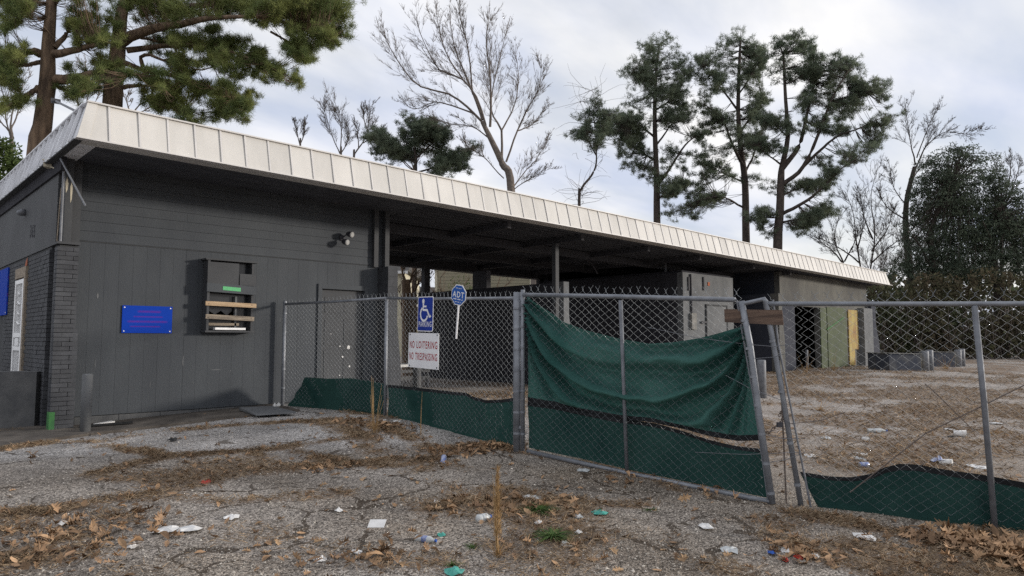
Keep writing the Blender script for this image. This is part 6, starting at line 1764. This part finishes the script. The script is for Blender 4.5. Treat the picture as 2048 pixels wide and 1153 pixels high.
    link('foliage', soup('foliage', leafcloud(c + p * np.array([0.9, 0.9, 1.2]), 0.10, 0.05, rg) - ORG[t.name], 4), 'leaf_bush', t)
    wood = Wood()
    for k in range(10): wood.limb(curve([b, b + rg.normal(size=3) * .2 + (0, 0, 1.2), c + rg.normal(size=3) * .5], 6), 0.025, 0.008, 4)
    wood.build('stems', 'bark_grey', t)
    o = MB().tube([np.array([*at(1068, 700, 31)[:2], 0.3]), at(1068, 620, 31), at(1070, 480, 31)], [0.2, 0.18, 0.15], 10).build('tree_trunk', 'bark_grey', None, True)
    tag(o, 'bare grey trunk at the right corner of the tan siding house', 'tree')
all_trees()

# ------------------------------------------------------------------ what lies on the ground
def ground_z(X, Y):
    near = (1 - sstep(9, 14, np.hypot(X, Y)))
    return gz(X, Y) + near * (0.018 * (vnoise(X, Y, 5.0, 3) - 0.5) + 0.012 * litter(X, Y))
def scatter(n, xr, yr, dens, rg, cap=None):
    """random ground points kept with probability dens(x, y)"""
    out_ = []; tot = 0
    while tot < n:
        x = rg.uniform(*xr, 40000); y = rg.uniform(*yr, 40000)
        k = rg.random(40000) < dens(x, y)
        out_.append(np.stack([x[k], y[k]], 1)); tot += int(k.sum())
    P = np.concatenate(out_)[:n]
    return P
def seen(x, y, m=0.06):
    d = x * HF[0] + y * HF[1]; l = x * RT[0] + y * RT[1]
    return (d > 3.6) & (np.abs(l) < d * (0.7314 + m))
def fencex(y): return np.interp(y, [F5[1], F4[1], F3[1], F2[1], F1[1], F0[1]], [F5[0], F4[0], F3[0], F2[0], F1[0], F0[0]])
def ground_cover():
    rg = np.random.default_rng(77)
    wt = lambda x, y: np.clip(7.5 / (x * HF[0] + y * HF[1] + 0.1), 0.05, 1.6) / 1.6
    # dry needles and thatch in the cracks: thin slivers lying nearly flat
    def thatch(n, xr, yr, name, ln, wd_, lift, label, mat='dry_grass', p=2.0, dens=None):
        P = scatter(n, xr, yr, dens or (lambda x, y: seen(x, y) * np.clip(litter(x, y) * 1.35 - 0.18, 0, 1) ** p * wt(x, y)), rg)
        z = ground_z(P[:, 0], P[:, 1])
        a = rg.uniform(0, 2 * math.pi, len(P)); el = np.abs(rg.normal(size=len(P))) * 0.28 + 0.03
        d = np.stack([np.cos(a) * np.cos(el), np.sin(a) * np.cos(el), np.sin(el)], 1)
        L = ln * rg.uniform(0.5, 1.4, (len(P), 1))
        s = unit(np.cross(d, rg.normal(size=d.shape))) * wd_ / 2
        b = np.stack([P[:, 0], P[:, 1], z + rg.uniform(0.0, lift, len(P))], 1)
        mid = b + d * L * 0.55 + np.array([0, 0, 0.006])
        V = np.stack([b - s, b + s, mid + s * .8, mid + d * L * .45 - np.array([0, 0, .3]) * L * .12, mid - s * .8], 1)
        o = link(name, soup(name, V.reshape(-1, 3), 5), mat)
        tag(o, label, 'litter', kind='stuff')
    thatch(44000, (0.4, 8.5), (0.6, 12.2), 'dry_thatch', 0.065, 0.0045, 0.012, 'brown pine needles and dry grass matted along the asphalt cracks')
    thatch(24000, (7.0, 30), (0.5, 12.0), 'dry_weeds', 0.11, 0.010, 0.015, 'dry weeds growing in strips across the lot beyond the fence', p=1.0, dens=lambda x, y: seen(x, y) * (x > fencex(y) + .1) * np.clip(litter(x, y) * 1.3 - 0.15, 0, 1) * np.clip(9 / (x * HF[0] + y * HF[1]), 0.1, 1))
    # loose stones
    n = 50000
    P = scatter(n, (0.4, 9.0), (0.6, 12.0), lambda x, y: seen(x, y) * (0.25 + 0.75 * dirt(x, y)) * wt(x, y) ** 1.6, rg)
    z = ground_z(P[:, 0], P[:, 1])
    base = np.array([(1, 0, 0), (-.5, .87, 0), (-.5, -.87, 0), (.1, 0, .8)])
    fc = np.array([(0, 1, 3), (1, 2, 3), (2, 0, 3)])
    a = rg.uniform(0, 6.28, n); sz = rg.lognormal(math.log(0.0052), 0.38, n)
    ca, sa = np.cos(a) * sz, np.sin(a) * sz
    jit = 1 + rg.normal(size=(n, 4, 3)) * 0.25
    B = base[None] * jit
    V = np.stack([B[..., 0] * ca[:, None] - B[..., 1] * sa[:, None] + P[:, :1], B[..., 0] * sa[:, None] + B[..., 1] * ca[:, None] + P[:, 1:], B[..., 2] * sz[:, None] + z[:, None] - 0.001], -1)
    Fc = (fc[None] + 4 * np.arange(n)[:, None, None]).reshape(-1, 3)
    o = link('gravel', indexed('gravel', V.reshape(-1, 3), Fc), 'pebble')
    tag(o, 'loose pale and grey stones scattered over the worn asphalt', 'gravel', kind='stuff')
    # fallen leaves
    def leaf_shape(kind):
        if kind == 'oak':
            h = [(0, 0.02), (.10, .07), (.18, .10), (.24, .30), (.33, .11), (.43, .14), (.52, .42), (.60, .15), (.68, .16), (.78, .30), (.82, .10), (.92, .07)]
        else:
            h = [(0, .02), (.15, .12), (.35, .2), (.6, .19), (.8, .11)]
        up_ = [(x, y) for x, y in h] + [(1.0, 0)] + [(x, -y) for x, y in h[::-1]]
        return np.array(up_)
    def leaf_verts(sh, L, rg, curl):
        x, y = sh[:, 0] - .5, sh[:, 1] * rg.uniform(.8, 1.15)
        z = curl * (0.9 * y * y * 2.2 + 0.55 * x * x * rg.uniform(-1, 1.4)) + rg.normal(size=len(x)) * 0.015
        return np.stack([x, y, z], 1) * L
    def leaf_fan(sh):
        n = len(sh)
        return [(i, i + 1, n) for i in range(n - 1)] + [(n - 1, 0, n)]
    leafd = lambda x, y: seen(x, y) * (0.02 + np.clip(litter(x, y) * 1.3 - 0.25, 0, 1) ** 1.5) * wt(x, y)
    Vs, Fs, o_ = [], [], 0
    nL = 2600
    P = scatter(nL, (0.4, 8.5), (0.6, 12.0), leafd, rg)
    Pl = scatter(1700, (6.0, 16), (0.5, 12.0), lambda x, y: seen(x, y) * (x > fencex(y) + .1) * (0.06 + np.clip(litter(x, y) * 1.3 - 0.2, 0, 1)) * np.clip(8 / (x * HF[0] + y * HF[1]), 0.1, 1), rg)
    P = np.concatenate([P, Pl]); nL = len(P)
    # drifts against the fence foot and gate corner
    dr = []
    for (px, py, sx, n) in ((1960, 1098, .22, 110), (2030, 1118, .2, 110), (1890, 1090, .12, 40), (1000, 895, .14, 80), (940, 905, .16, 80), (880, 912, .12, 50), (770, 855, .2, 90), (700, 845, .15, 40), (1600, 1110, .14, 70), (120, 1085, .35, 90), (230, 1050, .28, 60), (40, 1120, .3, 50), (990, 1020, .22, 60), (1090, 1015, .16, 40), (1240, 965, .12, 20), (1420, 985, .1, 20), (660, 940, .2, 50), (740, 1120, .2, 60)):
        c = on_ground(px, py)
        dr.append(np.stack([c[0] + rg.normal(size=n) * sx, c[1] + rg.normal(size=n) * sx], 1))
    P = np.concatenate([P] + dr)
    z = ground_z(P[:, 0], P[:, 1])
    shapes = [leaf_shape('oak'), leaf_shape('plain')]
    for i in range(len(P)):
        sh = shapes[0] if rg.random() < .55 else shapes[1]
        L = rg.uniform(0.035, 0.085) if i < nL else (rg.uniform(0.08, 0.15) if i < nL + 260 else rg.uniform(0.05, 0.11))
        v = leaf_verts(sh, L, rg, rg.uniform(.2, 1.6))
        v = np.concatenate([v, [[0, 0, v[:, 2].mean() - 0.004]]])
        a, tx, ty = rg.uniform(0, 6.28), rg.normal() * .35, rg.normal() * .35
        Rm = np.array(Matrix.Rotation(a, 3, 'Z') @ Matrix.Rotation(tx, 3, 'X') @ Matrix.Rotation(ty, 3, 'Y'))
        v = v @ Rm.T
        v[:, 2] -= v[:, 2].min() * 0.75
        lift = 0.004 if i < nL else rg.uniform(0.0, 0.035)
        Vs.append(v + np.array([P[i, 0], P[i, 1], z[i] + lift])); n_ = len(sh)
        Fs.append(np.array(leaf_fan(sh)) + o_); o_ += len(v)
    o = link('leaf_litter', indexed('leaf_litter', np.concatenate(Vs), np.concatenate(Fs)), 'dead_leaf')
    tag(o, 'brown fallen leaves drifted along the cracks and against the fence', 'leaf litter', kind='stuff')
    # oak leaves large enough to pick out one by one
    meshes = []
    for k in range(6):
        sh = shapes[0]; v = leaf_verts(sh, 1.0, rg, rg.uniform(.3, 1.1)); v = np.concatenate([v, [[0, 0, v[:, 2].mean() - 0.03]]])
        v[:, 2] -= v[:, 2].min()
        meshes.append(mesh_from('oak_leaf', v, leaf_fan(sh)))
    named = [(1369, 1006, .13, 1.0, 'large tan oak leaf standing against the foot of the gate'), (870, 1023, .15, .1, 'large pale oak leaf lying left of the tall dry stalk'), (1020, 1030, .14, .2, 'pale oak leaf lying just right of the tall dry stalk'), (1395, 972, .11, .8, 'tan oak leaf caught on the bottom rail of the gate'), (638, 1088, .09, .2, 'small tan oak leaf lying left of the white bottle'), (1310, 1028, .08, .3, 'tan oak leaf below the gate next to the moss patch'),
             (1050, 967, .08, .3, 'lone tan oak leaf on bare ground before the gate post'), (493, 1108, .06, .2, 'small orange leaf on gravel below the torn white papers'), (1455, 1045, .08, .2, 'small pale oak leaf beside the torn grey plastic'), (1945, 1090, .15, .9, 'pale curled oak leaf on top of the drift at the right stile'), (1905, 1083, .14, .8, 'curled brown oak leaf left of the right stile'), (2012, 1135, .15, .3, 'large flat reddish oak leaf in the lower right corner')]
    for px, py, L, tilt, lb in named:
        p = on_ground(px, py)
        o = link('oak_leaf', rnd.choice(meshes), 'oak_leaf', None, (p[0], p[1], p[2] + 0.012 + (0.03 * tilt)))
        o.scale = (L, L, L); o.rotation_euler = (tilt * 0.9, rnd.uniform(-.3, .3), rnd.uniform(0, 6.28))
        if tilt > .7:
            o.rotation_euler = (R(70), rnd.uniform(-.5, .5), YAW - R(90))
        tag(o, lb, 'leaf', 'single oak leaves')
    for i in range(60):
        while True:
            px, py = rnd.uniform(0, 2040), rnd.uniform(900, 1150)
            p = on_ground(px, py)
            if p[0] < fencex(p[1]) - 0.15: break
        L = rnd.uniform(.06, .11)
        o = link('oak_leaf', rnd.choice(meshes), 'oak_leaf', None, (p[0], p[1], p[2] + 0.012))
        o.scale = (L, L, L); o.rotation_euler = (rnd.uniform(-.4, .4), rnd.uniform(-.4, .4), rnd.uniform(0, 6.28))
        tag(o, 'fallen tan oak leaf lying on the worn asphalt outside the fence', 'leaf', 'oak leaves scattered on the asphalt')
ground_cover()

def plants():
    rg = np.random.default_rng(5)
    def blades(c, n, h, spr, wd_, droop, name, mat, parent, base=0.02, kseg=4):
        V, Fc = [], []
        for i in range(n):
            a = rg.uniform(0, 6.28); hh = h * rg.uniform(.45, 1.05); lean = spr * rg.uniform(.1, 1.0)
            d = np.array([math.cos(a), math.sin(a), 0]); s = np.array([-d[1], d[0], 0]) * wd_ / 2
            b = c + d * rg.uniform(0, base)
            o_ = len(V)
            for k in range(kseg + 1):
                t = k / kseg
                q = b + d * lean * t ** 1.6 + np.array([0, 0, hh * (t - droop * t * t)])
                w_ = 1 - t * 0.85
                V += [q - s * w_, q + s * w_]
            for k in range(kseg): Fc.append((o_ + 2 * k, o_ + 2 * k + 1, o_ + 2 * k + 3, o_ + 2 * k + 2))
        me = mesh_from(name, [v - ORG[parent.name] for v in V], Fc)
        return link(name, me, mat, parent)
    def clump(px, py, n, h, spr, wd_, droop, mat, label, name='weed', cat='weed'):
        p = on_ground(px, py)
        t = empty(name, p, label, cat)
        blades(p, n, h, spr, wd_, droop, 'leaves', mat, t)
        return t, p
    clump(1078, 1028, 200, .15, .21, .013, .6, 'weed_green', 'low green weed nearer the gate, right of the tall dry stalk')
    clump(1105, 1080, 240, .13, .20, .014, .65, 'weed_green', 'green rosette weed nearest the camera, right of the dry stalk')
    clump(945, 1098, 40, .06, .08, .010, .5, 'weed_green', 'small green tuft left of the foot of the dry stalk')
    clump(905, 1132, 40, .06, .10, .012, .5, 'weed_green', 'small green tuft at the bottom edge above the teal wrapper')
    clump(1300, 1020, 60, .03, .12, .010, .6, 'weed_green', 'flat mossy green patch before the gate')
    # tall dry spike
    t, p = clump(995, 1118, 60, .16, .10, .006, .4, 'dry_stalk', 'tall feathery dry grass stalk in the foreground', 'dry_grass_stalk', 'grass')
    D = (p - CAM) @ HF; hz = at(994, 938, D)[2] - p[2]
    for k in range(5):
        e = p + np.array([rg.normal() * .012, rg.normal() * .012, hz * rg.uniform(.75, 1.0)])
        MB().tube([p + rg.normal(size=3) * (.008, .008, 0), (p + e) / 2 + rg.normal(size=3) * .006, e], [.003, .0025, .001], 5).build('stem', 'dry_stalk', t)
    n = 700
    z = rg.uniform(.22, 1.0, n) * hz
    B = np.stack([p[0] + rg.normal(size=n) * .015 * (1.2 - z / hz), p[1] + rg.normal(size=n) * .015 * (1.2 - z / hz), p[2] + z], 1)
    d = unit(rg.normal(size=(n, 3)) * .35 + np.array([0, 0, 1.])); s = unit(np.cross(d, rg.normal(size=(n, 3)))) * .0018
    L = rg.uniform(.03, .08, (n, 1)) * (1.15 - z[:, None] / hz * .5)
    V = np.stack([B - s, B + s, B + d * L], 1).reshape(-1, 3)
    link('plume', soup('plume', V - ORG[t.name], 3), 'dry_stalk', t)
    # dry stalks by the middle fence post
    def stalks(px, py, n, pyt, spr, label, leaves=40):
        p = on_ground(px, py)
        t = empty('dry_grass_stalk', p, label, 'grass')
        D = (p - CAM) @ HF; h = at(px, pyt, D)[2] - p[2]
        for k in range(n):
            a = rg.normal(size=2) * spr; hh = h * rg.uniform(.55, 1.05)
            MB().tube([p + (a[0] * .15, a[1] * .15, -.01), p + (a[0] * .5, a[1] * .5, hh * .5), p + (a[0], a[1], hh)], [.0032, .0026, .001], 5).build('stem', 'dry_stalk', t)
        blades(p, leaves, h * .5, spr * 1.6, .006, .3, 'leaves', 'dry_stalk', t, base=.08)
    stalks(748, 868, 9, 752, .07, 'cluster of dry stalks in front of the middle fence post', 60)
    stalks(841, 872, 2, 760, .012, 'single thin dry twig standing under the warning sign', 4)
    stalks(1612, 745, 8, 700, .25, 'dry weeds at the threshold of the dark red doorway', 40)
    stalks(1668, 742, 6, 695, .2, 'dry weeds in front of the green door', 30)
    stalks(1892, 738, 12, 705, .4, 'dry weeds between the two low blocks', 60)
    stalks(1820, 745, 0, 728, .4, 'yellow green moss at the foot of the nearer low block', 80)
    stalks(1640, 822, 10, 800, .25, 'brown weed tuft in the middle of the lot', 90)
    stalks(1985, 868, 6, 850, .2, 'brown weed tuft in the lot right of the leaning stile', 60)
    stalks(150, 872, 0, 855, .2, 'dry grass at the foot of the brick pillar', 60)
    stalks(30, 868, 0, 845, .3, 'dry grass along the low wall at the left edge', 110)
plants()

def litter_things():
    rg = np.random.default_rng(99)
    def scrap(px, py, rx, ry, mat, label, name='paper_scrap', cat='paper', lift=0.03, n=11, yaw=None):
        """crumpled sheet of irregular outline"""
        p = on_ground(px, py); D = (p - CAM) @ HF
        k = D / FPX
        wx = rx * k; wy = ry * k * D / CZ * 1.0          # seen flat: foreshortened depth
        wy = min(wy, wx * 1.6)
        pts, fcs = [np.array([0, 0, lift * .6])], []
        rings = ((.5, .5), (1.0, 1.0))
        for ri, (f, _) in enumerate(rings):
            for i in range(n):
                a = 2 * math.pi * i / n; r_ = f * rg.uniform(.78, 1.12)
                pts.append(np.array([math.cos(a) * r_, math.sin(a) * r_, (rg.uniform(0.1, 1.0) * lift if ri == 0 else rg.uniform(0, .55) * lift)]))
        for i in range(n):
            j = (i + 1) % n
            fcs.append((0, 1 + i, 1 + j)); fcs.append((1 + i, 1 + n + i, 1 + n + j, 1 + j))
        V = [p + RT * q[0] * wx + HF * q[1] * wy + np.array([0, 0, q[2] + .006]) for q in pts]
        o = MB().add(V, fcs).build(name, mat, at_=p)
        so = o.modifiers.new('thickness', 'SOLIDIFY'); so.thickness = 0.002
        tag(o, label, cat)
        return o
    S_ = [
        (330, 1063, 27, 9, 'paper', 'torn white paper, left one of the touching pair on the gravel'), (376, 1063, 26, 8, 'paper', 'torn white paper, right one of the touching pair on the gravel'),
        (462, 1038, 15, 5, 'paper', 'small crumpled white paper above the touching pair of papers'), (127, 1051, 9, 4, 'paper', 'small white scrap among the leaves at the left'), (264, 1098, 10, 4, 'paper', 'thin white scrap below the touching pair of papers'),
        (678, 1025, 8, 3, 'paper', 'tiny white scrap left of the flat white card'), (712, 1109, 12, 4, 'paper', 'white scrap among leaves near the bottom edge'), (640, 1123, 12, 7, 'paper', 'pale grey crumpled wrapper in the leaves at the bottom'), (872, 1009, 9, 4, 'paper', 'white scrap with red next to the large oak leaf'),
        (1155, 1037, 11, 8, 'clear_plastic', 'crumpled clear wrapper right of the upper green weed'), (1155, 1068, 10, 4, 'paper', 'curved white scrap right of the lower green weed'), (1130, 1093, 11, 5, 'paper', 'pale scrap below the lower green weed'), (1078, 1050, 9, 4, 'paper', 'small white scrap between the two green weeds'), (1065, 998, 18, 4, 'clear_plastic', 'flat pale plastic strip behind the upper green weed'),
        (1412, 1057, 16, 6, 'paper', 'pale torn scrap on the gravel before the gate end'), (1731, 1078, 20, 11, 'paper', 'cream torn cloth like scrap below the right gate leaf'), (1630, 1118, 9, 8, 'paper', 'crumpled white wrapper right of the red packet'), (1460, 1104, 18, 7, 'clear_plastic', 'grey plastic scrap left of the blue cap'), (1167, 943, 12, 4, 'clear_plastic', 'flat clear lid on the ground before the gate'),
        (1623, 914, 14, 5, 'paper', 'white scrap in the lot nearest the right gate stile'), (1722, 910, 13, 5, 'paper', 'upper white scrap of a cluster in the lot'), (1720, 920, 14, 6, 'clear_plastic', 'lower pale scrap of a cluster in the lot'), (1955, 936, 18, 5, 'paper', 'pale scrap behind the right screen'), (1652, 878, 9, 4, 'clear_plastic', 'small greenish plastic scrap in the lot'), (1750, 864, 14, 4, 'paper', 'flat white carton far in the lot'), (1990, 848, 12, 3, 'paper', 'white scrap far in the lot right of the stile'), (1900, 861, 9, 3, 'paper', 'small white scrap behind the white cup in the lot'),
        (793, 845, 8, 6, 'paper', 'white crumpled cup in the leaves by the middle fence post'), (768, 843, 5, 4, 'paper', 'small white scrap by the middle fence post'), (255, 862, 9, 3, 'paper', 'small pale scrap on the concrete strip')]
    for px, py, rx, ry, mt, lb in S_: scrap(px, py, rx, ry, mt, lb)
    scrap(910, 1147, 22, 8, 'litter_teal', 'teal and white wrapper at the bottom edge', 'wrapper', 'wrapper')
    scrap(1199, 1029, 17, 6, 'litter_teal', 'teal and white wrapper right of the green weeds', 'wrapper', 'wrapper')
    scrap(883, 1074, 10, 3, 'litter_teal', 'small pale green scrap above the clear bottle', 'wrapper', 'wrapper')
    scrap(410, 968, 11, 5, 'litter_red', 'red wrapper in the long crack of dry grass', 'wrapper', 'wrapper')
    scrap(1570, 1124, 7, 9, 'litter_red', 'red packet in the leaves before the right gate leaf', 'packet', 'packet')
    scrap(1600, 1118, 12, 4, 'litter_red', 'thin red strip beside the red packet', 'packet', 'packet')
    scrap(1583, 1108, 14, 5, 'paper', 'white paper above the red packet')
    scrap(1571, 1106, 9, 4, 'paper', 'small white paper touching the larger one above the red packet')
    scrap(1543, 1110, 7, 5, 'litter_blue', 'blue cap left of the red packet', 'cap', 'cap')
    scrap(208, 866, 14, 4, 'litter_blue', 'blue plastic piece beside the left bollard', 'plastic_piece', 'plastic')
    scrap(345, 884, 9, 4, 'black_rubber', 'small black scrap on the asphalt near the concrete strip', 'rubber_scrap', 'scrap', lift=.06)
    # flat white card
    p = on_ground(754, 1053)
    o = MB().obox(p + (0, 0, .02), RT * .062, HF * .055 + np.array([0, 0, .015]), (0, 0, .002)).build('card', 'paper', at_=p)
    tag(o, 'clean flat white card on the gravel left of the clear bottle', 'card')
    # bottle
    def bottle(px, py, ax, L, r_, label, m1='clear_plastic', band='can_blue'):
        p = on_ground(px, py) + np.array([0, 0, r_ * .9]); ax = np.array(ax, float); ax /= np.linalg.norm(ax)
        t = empty('plastic_bottle', p - (0, 0, r_ * .9), label, 'bottle')
        c = p - ax * L / 2
        MB().lathe(c, ax, [(0, r_ * .7), (.01, r_), (L * .25, r_ * .88), (L * .5, r_ * .95), (L * .68, r_), (L * .84, r_ * .45), (L * .92, r_ * .35), (L * .93, r_ * .35)], 12).build('body', m1, t, True)
        MB().lathe(c, ax, [(L * .34, r_ * .99), (L * .36, r_ * 1.0), (L * .56, r_ * 1.0), (L * .58, r_ * .98)], 12).build('wrap', band, t, True)
        MB().lathe(c + ax * L * .93, ax, [(0, r_ * .42), (L * .07, r_ * .42)], 10).build('cap', 'litter_blue', t)
    bottle(852, 1086, RT * .9 - HF * .4, .17, .026, 'crushed clear bottle with blue band near the bottom centre')
    bottle(968, 1044, RT * .8 + HF * .6, .13, .034, 'clear plastic cup lying left of the tall dry stalk', band='clear_plastic')
    bottle(1755, 866, RT, .30, .035, 'clear bottle lying far in the lot', band='clear_plastic')
    def can(px, py, ax, L, r_, m_, label):
        p = on_ground(px, py) + np.array([0, 0, r_]); ax = np.array(ax, float); ax /= np.linalg.norm(ax)
        t = empty('drink_can', p - (0, 0, r_), label, 'can')
        c = p - ax * L / 2
        MB().lathe(c, ax, [(0.004, r_ * .8), (.012, r_), (L - .012, r_), (L - .004, r_ * .82)], 14).build('body', m_, t, True)
        for e, s in ((c + ax * .003, -1), (c + ax * (L - .004), 1)): MB().lathe(e, ax * s, [(0, r_ * .82), (.003, r_ * .80), (.0031, r_ * .7)], 14).build('end', 'can_silver', t)
    can(887, 927, (0.1, 0.0, 1) + HF * .9, .115, .031, 'can_blue', 'blue and white drink can in the leaves before the gate post')
    can(1728, 936, RT + HF * .2, .12, .033, 'can_blue', 'white and blue can behind the torn right screen')
    def cup(px, py, ax, L, r_, label):
        p = on_ground(px, py) + np.array([0, 0, r_ * .9]); ax = np.array(ax, float); ax /= np.linalg.norm(ax)
        t = empty('paper_cup', p - (0, 0, r_ * .9), label, 'cup')
        o = MB().tube([p - ax * L / 2, p + ax * L / 2, p + ax * L * .47, p - ax * L * .45], [r_ * .7, r_, r_ * .95, r_ * .66], 14, False).build('body', 'paper', t, True)
        MB().tube([p + ax * (L / 2 - .006), p + ax * (L / 2 + .004)], r_ * 1.06, 14, False).build('rim', 'paper', t, True)
    cup(1892, 932, RT * .8 - HF * .7, .13, .045, 'white cup with blue print behind the right screen')
    scrap(1876, 928, 12, 6, 'can_blue', 'blue and white carton touching the white cup', 'carton', 'carton', lift=.1)
    cup(1920, 874, RT * .9 - HF * .5, .16, .055, 'white crumpled cup far in the lot near the right stile')
    cup(1731, 884, HF * -.9 + RT * .2, .09, .04, 'small white cup with dark mouth in the lot')
    scrap(1902, 876, 6, 4, 'black_rubber', 'small black lid beside the far white cup', 'lid', 'lid')
    # junk on the concrete strip
    for q, lb, m_ in ((((158, 862), (265, 853)), 'long black plastic strip behind the left bollard', 'black_rubber'), (((190, 858), (225, 852)), 'white painted strip of wood behind the left bollard', 'paper')):
        a, b = on_ground(*q[0]) + (0, 0, .06), on_ground(*q[1]) + (0, 0, .06)
        u = (b - a) / 2
        o = MB().obox((a + b) / 2, u, unit(np.cross(u, (0, 0, 1))) * .05, (0, 0, .012)).build('strip', m_)
        tag(o, lb, 'strip')
    a, b, c, d = (on_ground(*q) for q in ((478, 826), (545, 822), (592, 833), (512, 838)))
    o = MB().hexa([v + (0, 0, .045) for v in (d, c, b, a)] + [v + (0, 0, .06 + .01 * i) for i, v in enumerate((d, c, b, a))]).build('metal_sheet', 'room_grey')
    tag(o, 'bent pale metal sheet lying at the foot of the fence corner', 'sheet')
    p = on_ground(553, 818)
    o = scrap(553, 817, 9, 6, 'paper', 'white broken bucket piece beside the fence corner post', 'bucket_piece', 'bucket', lift=.10)
litter_things()
